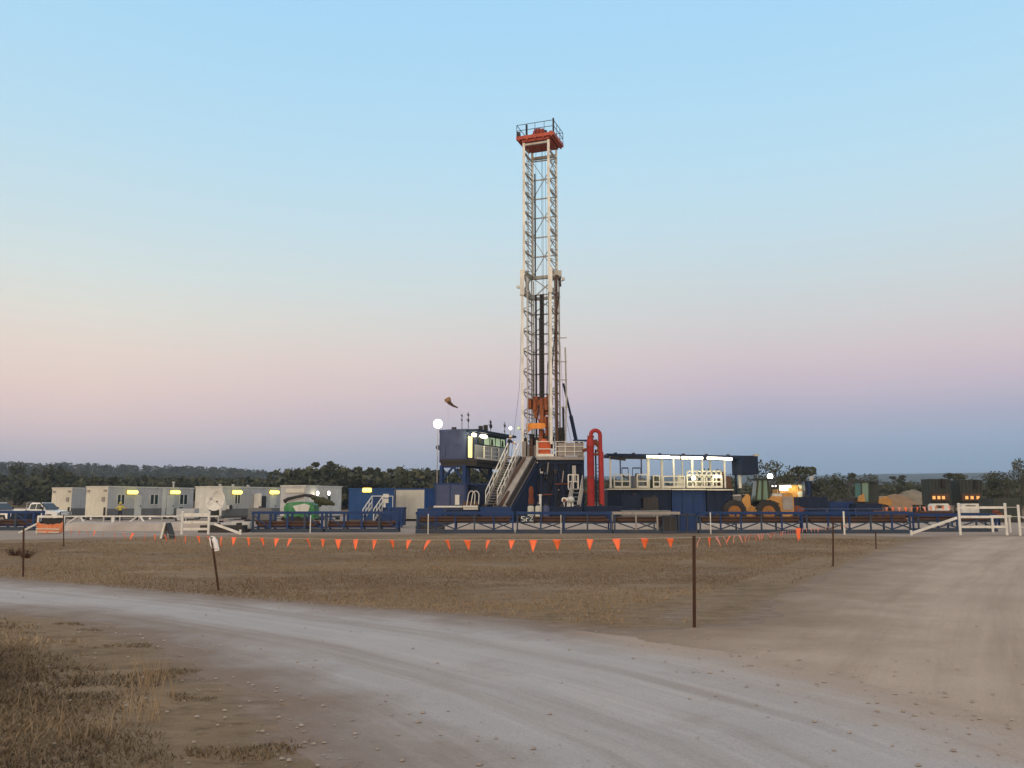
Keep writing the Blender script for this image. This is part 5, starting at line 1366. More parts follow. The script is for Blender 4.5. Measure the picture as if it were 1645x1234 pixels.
# ------------------------------------------------------------------ mud tanks and lit shed
def mud_tanks():
    Y = 72
    for px0, px1, py0, mat, lab in ((976, 1078, 785, 'navy', 'blue mud tank with its shade painted in dark navy, right of the red separator'), (1079, 1134, 785.5, 'blue', 'bright blue mud tank in the middle under the tube lights'), (1135, 1178, 786, 'navy', 'navy mud tank at the right end behind the loader')):  # left tank's shade is put into its colour by the navy paint
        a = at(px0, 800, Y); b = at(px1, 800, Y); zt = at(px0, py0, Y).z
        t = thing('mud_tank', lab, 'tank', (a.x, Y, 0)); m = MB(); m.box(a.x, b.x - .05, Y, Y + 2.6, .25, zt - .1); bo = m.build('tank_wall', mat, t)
        m = MB(); m.box(a.x - .02, b.x - .03, Y - .35, Y + 2.6, zt - .1, zt); m.build('walkway_deck', 'cream', t)
        m = MB(); m.box(a.x, b.x - .05, Y - .02, Y + 2.6, 0, .249); m.build('skid_base', 'dark', t)
        m = MB(); n = max(3, int((b.x - a.x) / 1.1))
        for i in range(n + 1): x = a.x + (b.x - a.x - .16) * i / n; m.box(x, x + .1, Y - .09, Y, .25, zt - .1)
        m.build('tank_rib', mat, bo)
        x = a.x + (b.x - a.x) * .4; m = MB(); m.lathe((x, Y - .001, .7), [(.22, 0), (.22, .1), (.1, .12)], 12, (0, -1, 0)); m.build('cleanout_hatch', 'dark', t)
mud_tanks()

def lit_shed():
    Y = 72; zd = at(1080, 784, Y).z; zr = at(1080, 737, Y).z
    a = at(974, 733, Y); b = at(1191, 733, Y)
    t = thing('shaker_shed', 'open roofed shed with long tube lights and white posts above the mud tanks', 'shed', (a.x, Y, 0))
    m = MB()
    zl, zrr = at(974, 729, Y).z, at(1191, 733.5, Y).z
    m.prism([(a.x, Y - .5, zl), (b.x, Y - .5, zrr + .05), (b.x, Y - .5, zrr - .2), (a.x, Y - .5, zl - .22)], (0, 3.6, 0)); ro = m.build('roof', 'navy', t)
    m = MB()
    for px in (989, 1018, 1060, 1098, 1135, 1170): p = at(px, 729.8 + (px - 974) * .017, Y - .3); m.box(p.x - .12, p.x + .12, Y - .35, Y - .1, p.z - .02, p.z + .16)
    m.build('roof_cleat', 'dark', ro)
    m = MB(); p0, p1 = at(980, 736, Y - .2), at(1036, 737, Y - .2); m.bar(p0, at(1005, 739, Y - .2), .14, .16); m.bar(p0, p1, .1)
    m.build('cable_tray', 'dark', ro)
    for px, w, mat in ((981, .16, 'white'), (997, .1, 'slate'), (1031, .1, 'slate'), (1042, .2, 'cream'), (1064, .17, 'cream'), (1083, .13, 'cream'), (1097, .1, 'cream'), (1113, .16, 'cream'), (1129, .13, 'cream'), (1142, .14, 'cream'), (1165, .14, 'white'), (1189, .2, 'white')):
        p = at(px, 784, Y - .1); q = MB(); yy = Y - .1 + (px % 3) * .8; 
        q.bar((p.x * yy / (Y - .1), yy, zd if px not in (997, 1031) else zd + 1.1), (p.x * yy / (Y - .1), yy, zl - .25 - (px - 974) * .0012), w); q.build('post', mat, t)
    for px0, px1, py0, py1 in ((1039, 1057, 733.6, 733.8), (1058, 1076, 734.2, 734.4), (1077, 1092, 735, 735.2), (1095, 1111, 735.3, 735.5), (1112, 1129, 735.7, 736), (1136, 1154, 736, 736.4), (1155, 1176, 736.5, 737.6)):
        p, q = at(px0, py0, Y - .55), at(px1, py1, Y - .55); m = MB(); m.bar(p + Vector((0, .14, .08)), q + Vector((0, .14, .08)), .16, .06); lo = m.build('light_housing', 'white', t)
        m = MB(); m.tube([p, q], .105, 8); m.build('light_tube', 'tube', lo)
    # right end panel
    e = MB(); pa, pb = at(1191, 762, Y - .6), at(1218.5, 762, Y - .6); e.box(pa.x, pb.x, Y - .6, Y + 2.4, pa.z, at(1200, 732, Y - .6).z); eo = e.build('end_panel', 'navy', t)
    e = MB(); e.box(at(1208, 731, Y).x, at(1216, 731, Y).x, Y - .66, Y - .3, at(1210, 733.5, Y).z, at(1210, 730, Y).z); e.build('panel_lamp', 'galv', eo)
    e = MB(); e.bar((pa.x + .2, Y + 2, pa.z), (pa.x + .2, Y + 2, 0), .14); e.build('panel_leg', 'navy', eo)
    # handrails along the deck
    for px0, px1, h in ((987, 1012, 1.1), (1024, 1040, 1.1), (1050, 1060, 1.0), (1066, 1100, .95), (1104, 1160, 1.05)):
        r = MB(); p, q = at(px0, 784, Y - .3), at(px1, 784, Y - .3); rail(r, (p.x, Y - .3, zd), (q.x, Y - .3, zd), h, 2, .75, .05); r.bar((p.x, Y - .33, zd + .08), (q.x, Y - .33, zd + .08), .04, .16); r.build('deck_railing', 'cream', t)
    # shakers and agitators standing on the tanks (fixed equipment of the shed)
    for px0, px1, py0, mat, lab in ((1013, 1036, 766, 'skirt', None), (1046, 1056, 770, 'olive', None), (1086, 1100, 768, 'cream', None), (1108, 1128, 772, 'cream', None), (1150, 1175, 764, 'rustdark', None)):
        m = MB(); p, q = at(px0, 784, Y + 1), at(px1, 784, Y + 1); zt = at(px0, py0, Y + 1).z
        m.prism([(p.x, Y + .8, zd), (q.x, Y + .8, zd), (q.x - .1, Y + .8, zt - .1), (p.x + .15, Y + .8, zt)], (0, 1.2, 0)); m.lathe(((p.x + q.x) / 2, Y + 1.2, zt - .1), [(.2, 0), (.2, .35), (.08, .4)], 10); m.build('shaker', mat, t)
    m = MB()
    p, q = at(1104, 758, Y + .2), at(1158, 758, Y + .2)
    for z in (at(1110, 757.5, Y + .2).z, at(1110, 766, Y + .2).z, at(1110, 774, Y + .2).z): m.bar((p.x, Y + .2, z), (q.x, Y + .2, z), .12)
    for i in range(8): x = p.x + (q.x - p.x) * i / 7; m.bar((x, Y + .2, zd), (x, Y + .2, at(1110, 757.5, Y + .2).z), .12)
    m.build('screen_frame', 'cream', t)
    m = MB()
    for px0, px1 in ((999, 1009), (1016, 1029)): p, q = at(px0, 752, Y + .3), at(px1, 752, Y + .3); m.bar(p, q, .1, .12); m.bar(p, (p.x, p.y, zd), .06); m.bar(q, (q.x, q.y, zd), .06)
    m.build('pipe_frame', 'slate', t)
    l = MB(); c = at(1114, 768, Y - .5); l.lathe(c, [(.16, .1), (.19, -.02)], 12, (0, 1, 0)); lo = l.build('deck_floodlight', 'galv', t); l = MB(); l.lathe(c, [(.17, -.03), (.1, -.09)], 12, (0, 1, 0)); l.build('lens', 'lampsmall', lo)
    l = MB(); c = at(1152, 766, Y - .5); l.bar(c - Vector((.3, 0, 0)), c + Vector((.3, 0, 0)), .16); l.build('light_tube', 'tube', t)
lit_shed()
# low shaded gear against the dark tank so its face is not blank
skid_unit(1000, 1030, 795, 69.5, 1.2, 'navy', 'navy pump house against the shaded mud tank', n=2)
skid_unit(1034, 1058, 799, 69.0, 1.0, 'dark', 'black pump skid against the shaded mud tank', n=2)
# ------------------------------------------------------------------ wheel loaders
def wheel(t, c, r, w, rimmat, name='wheel'):
    m = MB(); m.lathe(c, [(r * .55, -w / 2), (r * .86, -w / 2), (r, -w * .36), (r, w * .36), (r * .86, w / 2), (r * .55, w / 2)], 28, (0, 1, 0), True)
    for k in range(18):
        a = 2 * math.pi * k / 18; p = Vector(c) + Vector((math.cos(a) * r * .98, -w * .45, math.sin(a) * r * .98)); q = Vector(c) + Vector((math.cos(a + .16) * r * .98, w * .1, math.sin(a + .16) * r * .98)); m.bar(p, q, r * .07, r * .07)
    o = m.build(name, 'black', t, True)
    m = MB(); m.lathe(c, [(r * .56, -w * .42), (r * .5, -w * .30), (r * .2, -w * .34), (r * .18, -w * .46), (.02, -w * .46), (.02, w * .4), (r * .56, w * .42)], 20, (0, 1, 0)); m.build('rim', rimmat, o, True)
    return o

def loader():
    Y = 72; g = lambda px, py, d=0: at(px, py, Y + d)
    t = thing('wheel_loader', 'yellow wheel loader facing left behind the blue pipe rack', 'wheel loader', (g(1230, 840).x, Y, 0))
    W2 = 1.25
    m = MB(); m.pprism([(1250, 832), (1252, 824), (1236, 802), (1240, 797), (1256, 797.5), (1262, 792), (1272, 792), (1275, 800), (1276, 822), (1268, 832)], Y + .15, 2.2)
    bo = m.build('engine_body', 'yellow', t)
    m = MB(); m.pprism([(1257, 798), (1273, 798), (1274, 819), (1258, 819)], Y + .08, .066); m.build('side_grille', 'steel', bo)
    m = MB(); m.pprism([(1241, 793), (1256, 793), (1256, 798), (1241, 798)], Y + .2, 2.0); m.build('hood_vent', 'cabinpale', bo)
    m = MB(); m.pprism([(1211, 826), (1216, 818), (1224, 807), (1236, 801), (1250, 803), (1254, 810), (1246, 806), (1236, 806), (1226, 812), (1220, 824)], Y - .3, .5); m.build('mudguard', 'yellow', bo)
    m = MB(); m.pprism([(1196, 832), (1199, 815), (1192, 803), (1201, 794), (1205, 797), (1206, 811), (1214, 816), (1226, 812), (1252, 822), (1250, 832)], Y + .3, 1.6); m.build('chassis', 'yellow', t)
    m = MB(); m.pprism([(1192, 803), (1201, 793.5), (1205, 797), (1206, 812), (1200, 822), (1196, 816)], Y - .05, .3); m.pprism([(1192, 803), (1201, 793.5), (1205, 797), (1206, 812), (1200, 822), (1196, 816)], Y + 1.9, .3)
    m.build('lift_tower', 'yellow', t)
    arm = MB()
    for d in (.5, 1.6): arm.pprism([(1200, 797), (1192, 794), (1178, 802), (1170, 822), (1174, 824), (1183, 806), (1200, 802)], Y + d, .2)
    arm.build('lift_arm', 'dark', t)
    # cab
    m = MB(); m.pprism([(1215, 803), (1218, 772), (1233, 772), (1236, 803)], Y + .45, 1.5); cb = m.build('cab', 'cabglass', t)
    m = MB()
    for (p, q) in (((1214.5, 804), (1217.5, 771)), ((1224.5, 804), (1225, 771)), ((1236, 804), (1233.5, 771))):
        for d in (.42, 1.97): m.bar(g(*p, d), g(*q, d), .13)
    m.bar(g(1214, 804, .4), g(1237, 804, .4), .14); m.build('cab_pillar', 'olive', cb)
    m = MB(); m.pprism([(1212, 771), (1213, 768.5), (1249, 768.5), (1250, 771)], Y + .3, 1.8); m.build('cab_roof', 'darkgreen', cb)
    l = MB(); c = g(1237, 765.5, .4); l.lathe(c, [(.12, .2), (.24, .05), (.25, -.01)], 14, (0, 1, 0)); l.bar(c + Vector((0, .1, -.2)), c + Vector((0, .1, -.4)), .06); lo = l.build('work_lamp', 'dark', t)
    l = MB(); l.lathe(c, [(.235, -.015), (.2, -.08), (.08, -.12)], 14, (0, 1, 0)); l.build('lens', 'lampwhite', lo, True)
    for px in (1241, 1246):
        l = MB(); c = g(px, 781, .3); l.ball(c, .06); l.build('side_lamp', 'lampsmall', t)
    # bucket
    m = MB(); m.pprism([(1172, 806), (1173, 796.5), (1190, 795.5), (1192, 799), (1190, 804), (1196, 810), (1196, 818), (1188, 822), (1175, 818)], Y + .1, 2.6); b = m.build('bucket', 'skirt', t)
    m = MB(); m.pprism([(1174, 795.5), (1190, 794.5), (1190.5, 796.5), (1174, 797.5)], Y, 2.7); m.build('bucket_edge', 'galv', b)
    m = MB(); m.pprism([(1281, 812), (1292, 816), (1292, 821), (1277, 824), (1276, 816)], Y + .3, 1.6); m.build('counterweight', 'rust', t)
    r = g(1178, 822).x; rr = .80
    cz = rr
    for px in (1178.5, 1233):
        for d in (-.2, 2.2): wheel(t, (g(px, 822).x, Y + d + .1, 1.0), 1.0, .6, 'rim')
    return t
loader()

def far_loader():
    Y = 90; g = lambda px, py, d=0: at(px, py, Y + d)
    t = thing('green_cab_loader', 'distant loader with teal glazed cab beside the brown dirt pile', 'wheel loader', (g(1395, 840).x, Y, 0))
    m = MB(); m.pprism([(1384, 806), (1383, 776), (1396, 775), (1397, 806)], Y, 1.6); c = m.build('cab', 'cabglass', t)
    m = MB()
    for px in (1384, 1396.5): m.bar(g(px, 806, -.03), g(px - .3, 775, -.03), .12)
    m.pprism([(1396.5, 806), (1397, 775.5), (1411, 775.5), (1412, 806)], Y + .25, 1.3); m.pprism([(1382, 775), (1413, 775), (1413, 773.2), (1382, 773.2)], Y - .2, 2); m.ball(g(1387, 772.5, .2), .16); m.build('cab_roof', 'darkgreen', c)
    m = MB(); m.pprism([(1380, 806), (1381, 798), (1388, 793), (1390, 806)], Y - .3, .5); m.build('lift_tower', 'yellow', t); m = MB(); m.pprism([(1412, 806), (1413, 801), (1424, 797), (1432, 803), (1434, 812), (1412, 814)], Y, 1.8); m.build('engine_body', 'yellow', t)
    m = MB(); m.pprism([(1352, 812), (1354, 802), (1380, 803), (1400, 806), (1412, 806), (1412, 820), (1352, 820)], Y + .2, 1.6); m.build('chassis', 'dark', t)
    m = MB(); m.bar(g(1356, 803, .5), g(1384, 800, .5), .22); m.build('lift_arm', 'dark', t)
    for px in (1372, 1418):
        for d in (-.2, 1.9): wheel(t, (g(px, 822).x, Y + d, .8), .8, .5, 'rim')
far_loader()

# lit pump unit, blue post and low blue skids behind the loader
def pump_unit():
    Y = 80; g = lambda px, py, d=0: at(px, py, Y + d)
    t = thing('lit_pump_unit', 'pump unit with a yellow lit canopy behind the wheel loader', 'pump unit', (g(1270, 830).x, Y, 0))
    m = MB(); m.pbox(1251, 1294, 786, 838, Y + .6, 1.6); m.build('housing', 'yellow', t)
    m = MB(); m.pprism([(1281, 790), (1293, 788), (1294, 812), (1288, 812), (1284, 803)], Y + .4, .2); m.pprism([(1283, 779), (1293, 779), (1293, 785), (1285, 785)], Y + .4, .2); m.build('side_plate', 'cream', t)
    m = MB(); m.pbox(1250, 1292, 777, 779, Y + .1, 2.2); m.build('canopy', 'dark', t)
    m = MB(); m.bar(g(1252.5, 782, .2), g(1270, 781.5, .2), .22, .2); m.bar(g(1253, 786, .25), g(1265, 786, .25), .3, .25); m.build('canopy_light', 'tube', t)
    m = MB(); m.pbox(1266, 1282, 780, 800, Y + .5, .09); m.build('lit_panel', 'yellow', t)
    m = MB()
    for px in (1251, 1291): m.bar(g(px, 780, .15), (g(px, 780, .15).x, Y + .15, 0), .12)
    m.build('canopy_post', 'dark', t)
    Y = 79; p = at(1299, 780, Y); t2 = thing('blue_tower', 'tall dark blue steel tower right of the lit pump unit', 'tower', (p.x, Y, 0))
    m = MB(); m.box(at(1294, 800, Y).x, at(1305, 800, Y).x, Y, Y + .8, 0, at(1299, 773, Y).z); m.build('column', 'navy', t2)
    m = MB(); m.pprism([(1301, 772), (1303, 765), (1307, 764), (1306.5, 770), (1303.5, 773)], Y + .2, .3); m.build('tower_cap', 'galv', t2)
    m = MB(); m.bar((at(1294, 800, Y).x - .02, Y - .04, 1.2), (at(1305, 800, Y).x, Y - .04, 1.2), .1); m.bar((at(1299, 800, Y).x, Y - .04, .2), (at(1299, 773, Y).x, Y - .04, at(1299, 775, Y).z), .1); m.build('stiffener', 'blue', t2)
pump_unit()
skid_unit(1286, 1331, 798.5, 76, 2.0, 'navy', 'navy blue skid tank right of the wheel loader', n=4)
skid_unit(1333, 1373, 806, 78, 2.0, 'blue', 'low blue skid left of the teal cab loader', n=3)
skid_unit(1376, 1418, 809, 75, 1.6, 'navy', 'low navy skid in front of the teal cab loader', n=3)
def stock_fence():
    Y = 66; t = thing('pipe_guardrail', 'grey pipe guardrail in front of the navy skids right of the loader', 'guardrail', (kx(1290) * Y, Y, 0))
    m = MB(); rail(m, (kx(1282) * Y, Y, 0), (kx(1420) * Y, Y, 0), 1.3, 2, 2.2, .035); m.build('guardrail_pipe', 'slate', t)
stock_fence()

# dirt heaps
def heap(poly, Y, d, mat, label, name):
    rng = random.Random(int(poly[0][0])); xs = [p[0] for p in poly]; px0, px1 = min(xs), max(xs); n = 30; V = []; F = []; k = 9
    def top(px):
        for (a, b) in zip(poly[:-1], poly[1:]):
            if a[0] <= px <= b[0]: return a[1] + (b[1] - a[1]) * (px - a[0]) / max(1e-6, b[0] - a[0])
        return poly[-1][1]
    for i in range(n + 1):
        px = px0 + (px1 - px0) * i / n; h = max(.02, at(px, top(px), Y).z)
        for j in range(k):
            f = j / (k - 1); s = math.sin(math.pi * f) ** .9
            p = at(px, 820, Y); V.append((p.x + rng.uniform(-.12, .12), Y + (f - .5) * d + rng.uniform(-.15, .15), max(0, h * s + rng.uniform(-.12, .12) * s) - (.05 if j in (0, k - 1) else 0)))
    for i in range(n):
        for j in range(k - 1): o = i * k + j; F.append((o, o + k, o + k + 1, o + 1))
    m = MB(); m.v = V; m.f = F; o = m.build(name, mat, None, True); tag(o, label, 'dirt heap')
heap([(1404, 838), (1414, 806), (1424, 798), (1438, 794), (1452, 797), (1468, 806), (1490, 822), (1506, 836)], 95, 9, 'sand', 'sandy orange brown dirt heap right of the teal cab loader', 'dirt_heap')
heap([(1436, 830), (1446, 800), (1458, 788), (1470, 786), (1486, 797), (1502, 810), (1520, 832)], 104, 10, 'sandgrey', 'grey brown dirt heap behind the sandy heap', 'dirt_heap')

# dark truck-mounted units with amber lamps
def truck(px0, px1, py0, Y, label, lamp_px, mast_px):
    g = lambda px, py, d=0: at(px, py, Y + d); cx = (px0 + px1) / 2
    t = thing('service_truck', label, 'truck', (g(cx, 840).x, Y, 0))
    m = MB(); m.pbox(px0, px1, py0, 812, Y + 1.6, 1.9); b = m.build('box_body', 'darkgreen', t)
    m = MB()
    for i in range(6): px = px0 + 1.5 + (px1 - px0 - 3) * i / 5; m.bar(g(px, py0 + 1, 1.57), g(px, 810, 1.57), .07, .05)
    m.build('body_rib', 'dark', b)
    m = MB(); m.pbox(mast_px - 3, mast_px + 3, py0 + 7, py0 + 13, Y + 1.35, .24); m.pbox(mast_px - 2.5, mast_px + 2.5, py0 - .5, py0 + 5.5, Y + 1.35, .24); m.build('roof_vent', 'black', t)
    m = MB(); m.pbox(px0 + 1.5, px1 - 1.5, 793, 804.5, Y + 1.3, .28); go = m.build('grille', 'rustdark', t)
    for px in lamp_px:
        l = MB(); l.pbox(px - 1.9, px + 1.9, 797, 802, Y + 1.2, .1); l.build('amber_lamp', 'amber', t)
    m = MB(); m.pprism([(px0, 824), (px0 + 1, 812), (px0 + 4, 809.2), (px1 - 3, 809), (px1, 813), (px1 + .5, 824)], Y + .4, .9); bn = m.build('bonnet', 'white', t)
    m = MB(); m.pbox(px0 + 8, px1 - 10, 812, 816, Y + .33, .08); m.build('air_intake', 'black', bn)
    m = MB(); m.pbox(px0 - .5, px1 + .5, 824, 832, Y + .3, 3.2); m.build('chassis', 'dark', t)
    for px in (px0 + 3, px1 - 3):
        for d in (1.0, 2.9): 
            w = MB(); w.lathe((g(px, 830).x, Y + d, .5), [(.3, -.14), (.5, -.12), (.5, .12), (.3, .14)], 16, (1, 0, 0)); w.build('wheel', 'black', t, True)
truck(1496.5, 1526, 769.5, 84, 'dark green service truck with three amber lamps left of the white gate', (1500.8, 1508.6, 1516), 1516)
truck(1544.5, 1577, 771, 84, 'dark green service truck with three amber lamps seen above the white gate', (1553.5, 1562, 1571.5), 1569)
def tall_box(px0, px1, py0, Y, mat, label):
    return skid_unit(px0, px1, py0, Y, 2.5, mat, label, 'machine_house', 'machine house', 3)
tall_box(1598, 1642, 800, 78, 'darkgreen', 'dark green machine house behind the right part of the white gate')
def casing_stack():
    t0 = [(0, .9), (.25, .9), (.5, .9), (.12, 1.1), (.38, 1.1)]
    for px0, px1, Y, lab, mat in ((1400, 1468, 62, 'purple brown casing pipe stacked behind the rack left of the gate', 'rustdark'), (1472, 1536, 62, 'purple brown casing pipe stacked in front of the service truck', 'rustdark'), (1590, 1612, 60, 'rusty red casing pipe lying behind the right gate post', 'rust')):
        a, b = kx(px0) * Y, kx(px1) * Y
        pipes_in(a, b, Y, t0 if mat != 'rust' else [(0, .95), (.25, .95), (.12, 1.15)], lab, lab.split(' pipe')[0] + ' pipes ' + lab.split(' pipe ')[1], mat, .11)
        s = thing('pipe_trestle', 'low blue trestle carrying ' + ('the casing left of the gate' if px0 == 1400 else 'the casing in front of the service truck' if px0 == 1472 else 'the rusty red casing behind the gate'), 'trestle', (a, Y, 0))
        for x in (a + .4, b - .5): m = MB(); m.bar((x, Y - .3, .75), (x, Y + .8, .75), .12, .1); m.bar((x, Y - .2, 0), (x, Y - .2, .75), .1); m.bar((x, Y + .7, 0), (x, Y + .7, .75), .1); m.build('leg', 'blue', s)
casing_stack()
for px, Y, lab in ((1472, 76, 'black drum left of the service truck, the one nearer the dirt heap'), (1485, 76, 'black drum standing right beside the service truck')):
    p = at(px, 820, Y); t = thing('oil_drum', lab, 'drum', (p.x, Y, 0)); z = at(px, 811, Y).z; m = MB(); m.lathe((p.x, Y, 0), [(.29, 0), (.29, z * .33), (.31, z * .34), (.29, z * .36), (.29, z * .68), (.31, z * .69), (.29, z * .71), (.29, z), (.02, z - .02)], 16); m.build('drum_shell', 'black', t, True)
    m = MB(); m.lathe((p.x + .12, Y, z - .02), [(.05, 0), (.05, .04)], 8); m.build('cap', 'steel', t)

# ------------------------------------------------------------------ utility vehicles
def ute(px_front, Y, label, cut=False):
    x0 = kx(px_front) * Y            # front bumper; vehicle faces right, slightly towards the viewer
    t = thing('utility_vehicle', label, 'pickup', (x0, Y, 0), R(-14), world=False)
    W = 0.9
    def prof(poly, y0, y1, mat, name, parent, taper=None):
        m = MB(); n = len(poly); V = []
        for y, s in ((y0, -1), (y1, 1)):
            for (x, z) in poly:
                ty = 0.0 if taper is None else -s * max(0, z - taper) * .28
                V.append((x, y + ty, z))
        m.add(V, [tuple(range(n)), tuple(range(2 * n - 1, n - 1, -1))] + [(i, i + n, (i + 1) % n + n, (i + 1) % n) for i in range(n)])
        return m.build(name, mat, parent)
    body = prof([(-3.25, .45), (-3.25, 1.12), (-1.55, 1.14), (-.55, 1.02), (-.08, .92), (-.02, .6), (-.1, .42), (-.45, .42), (-.6, .75), (-1.2, .75), (-1.35, .42)], -W, W, 'carwhite', 'body', t)
    cab = prof([(-3.2, 1.12), (-3.1, 1.66), (-2.9, 1.78), (-2.0, 1.78), (-1.35, 1.14)], -W + .05, W - .05, 'carwhite', 'cab', t, 1.12)
    for nm, poly in (('rear_window', [(-3.0, 1.2), (-2.98, 1.62), (-2.42, 1.66), (-2.42, 1.2)]), ('front_window', [(-2.32, 1.2), (-2.32, 1.66), (-2.0, 1.66), (-1.6, 1.2)])):
        for s in (-1, 1):
            m = MB(); P = [(x, s * (W - .05 - max(0, z - 1.12) * .28 + .006), z) for x, z in poly]; m.prism(P, (0, s * .02, 0)); m.build('side_window', 'glass', cab)
    m = MB(); P = [(-1.35 + .03, -.72, 1.19), (-1.35 + .03, .72, 1.19), (-1.9 + .02, .62, 1.70), (-1.9 + .02, -.62, 1.70)]; m.prism(P, (.04, 0, .03)); m.build('windscreen', 'glass', cab)
    for s in (-1, 1):
        m = MB(); m.box(-1.75, -1.6, s * .98 - .1, s * .98 + .1, 1.2, 1.38); m.build('mirror', 'black', t)
        m = MB(); m.box(-.14, -.03, s * .62 - .17, s * .62 + .17, .72, .88); m.build('headlight', 'cabinpale', t)
    m = MB(); m.box(-.06, .12, -.85, .85, .38, .68); m.bar((.08, -.6, .66), (.08, -.6, .98), .06); m.bar((.08, .6, .66), (.08, .6, .98), .06); m.bar((.08, -.62, .96), (.08, .62, .96), .06); m.build('bull_bar', 'dark', t)
    m = MB(); m.tube([(-1.5, -.98, 1.0), (-1.42, -.98, 1.5), (-1.95, -.86, 1.84)], .045, 8); m.build('snorkel', 'black', t)
    m = MB(); m.box(-5.3, -3.3, -.95, .95, .93, 1.0); m.box(-5.3, -3.3, -.97, -.93, 1.0, 1.22); m.box(-5.3, -3.3, .93, .97, 1.0, 1.22); m.box(-5.34, -5.3, -.97, .97, 1.0, 1.22); tr = m.build('tray', 'carwhite', t)
    m = MB(); m.bar((-3.33, -.85, 1.0), (-3.33, -.85, 1.75), .06); m.bar((-3.33, .85, 1.0), (-3.33, .85, 1.75), .06)
    for z in (1.3, 1.5, 1.75): m.bar((-3.33, -.85, z), (-3.33, .85, z), .05)
    m.build('headboard', 'galv', tr)
    m = MB(); m.box(-5.2, -3.3, -.45, .45, .6, .92); m.build('chassis', 'dark', t)
    for x in (-.9, -4.15):
        for s in (-1, 1):
            m = MB(); m.lathe((x, s * .78, .38), [(.22, -.11), (.36, -.10), (.38, -.06), (.38, .06), (.36, .10), (.22, .11)], 20, (0, 1, 0), True); o = m.build('wheel', 'black', t, True)
            m = MB(); m.lathe((x, s * .78, .38), [(.22, -.09), (.05, -.07), (.05, .07), (.22, .09)], 14, (0, 1, 0)); m.build('rim', 'steel', o)
    m = MB(); m.box(-2.5, -2.35, -W - .02, -W, .95, 1.0); m.build('handle', 'dark', t)
    return t
ute(105, 78, 'white dual cab utility with flat tray and black snorkel left of the cabins')
ute(32, 74, 'white utility cut by the left edge of the picture')
skid_unit(18, 48, 823, 70, 1.6, 'navy', 'dark navy skid below the flat tray of the white utility', n=2)

# ------------------------------------------------------------------ people
def person(loc, rz, joints, rad, mats, label, helmet=None, hscale=1.0):
    """one continuous skinned body; joints: name -> point; materials by height / limb"""
    t = thing('person', label, 'person', loc, rz, world=False)
    names = list(joints); idx = {n: i for i, n in enumerate(names)}
    E = [('pelvis', 'belly'), ('belly', 'chest'), ('chest', 'neck'), ('neck', 'head'), ('head', 'crown')]
    for s in 'lr': E += [('pelvis', 'hip' + s), ('hip' + s, 'knee' + s), ('knee' + s, 'ankle' + s), ('ankle' + s, 'toe' + s), ('chest', 'sho' + s), ('sho' + s, 'elb' + s), ('elb' + s, 'wri' + s), ('wri' + s, 'hand' + s)]
    me = bpy.data.meshes.new('body'); me.from_pydata([joints[n] for n in names], [(idx[a], idx[b]) for a, b in E], [])
    ob = bpy.data.objects.new('body', me); COL.objects.link(ob)
    sk = ob.modifiers.new('skin', 'SKIN'); ob.modifiers.new('sub', 'SUBSURF').levels = 2
    for n in names:
        v = me.skin_vertices[0].data[idx[n]]; r = rad.get(n.rstrip('lr') if n not in rad else n, .05); v.radius = (r, r) if not isinstance(r, tuple) else r
    me.skin_vertices[0].data[idx['pelvis']].use_root = True
    dg = bpy.context.evaluated_depsgraph_get(); m2 = bpy.data.meshes.new_from_object(ob.evaluated_get(dg)); ob.modifiers.clear(); ob.data = m2; ob.parent = t
    for m in mats: m2.materials.append(M[m])      # shirt, trousers, skin, boots
    P = {n: Vector(joints[n]) for n in names}
    reg = {'pelvis': 1, 'belly': 0, 'chest': 0, 'neck': 2, 'head': 2, 'crown': 2}
    for s in 'lr': reg.update({'hip' + s: 1, 'knee' + s: 1, 'ankle' + s: 3, 'toe' + s: 3, 'sho' + s: 0, 'elb' + s: 0, 'wri' + s: 2, 'hand' + s: 2})
    for f in m2.polygons:
        c = f.center; f.material_index = reg[min(P, key=lambda n: (P[n] - c).length)]; f.use_smooth = True
    hd = P['head'].lerp(P['crown'], .5)
    fm = MB()      # face features on the side the person looks to (-y)
    for sx in (-.03, .03): fm.ball(hd + Vector((sx, -.098, .015)), .011, .008, .009, 6, 4)
    fm.bar(hd + Vector((-.025, -.095, -.055)), hd + Vector((.025, -.095, -.055)), .012, .01); fo = fm.build('face_feature', 'navycloth', t)
    nm = MB(); nm.ball(hd + Vector((0, -.105, -.015)), .014, .02, .022, 6, 4); nm.build('nose', 'skin', t)
    if helmet:
        h = MB(); h.lathe(hd + Vector((0, .0, .03)), [(.17, 0), (.135, .01), (.13, .06), (.10, .11), (.05, .135), (.01, .14)], 16); h.build('hard_hat', helmet, t, True)
    # separate fingers on each hand
    for s in 'lr':
        w, hnd = P['wri' + s], P['hand' + s]; d = (hnd - w).normalized(); sd = d.cross(Vector((0, 1, 0.3))).normalized(); fg = MB()
        for k, ln in enumerate((.065, .075, .07, .055)):
            a = hnd + sd * (k - 1.5) * .02; fg.tube([a - d * .02, a + d * ln * .5, a + d * ln + Vector((0, -.015, 0))], [.010, .009, .007], 6)
        fg.tube([w.lerp(hnd, .4) + sd * .03, hnd + sd * .06, hnd + sd * .062 + d * .03], [.011, .010, .008], 6)
        fg.build('fingers', 'skin', t)
    return t
RAD = {'pelvis': (.15, .11), 'belly': (.145, .105), 'chest': (.165, .115), 'neck': .055, 'head': .085, 'crown': .075, 'hip': .095, 'knee': .065, 'ankle': .05, 'toe': .045, 'sho': .07, 'elb': .05, 'wri': .035, 'hand': .035}
RAD2 = {}
for k_, v_ in RAD.items():
    for s_ in ('', 'l', 'r'): RAD2[k_ + s_] = v_
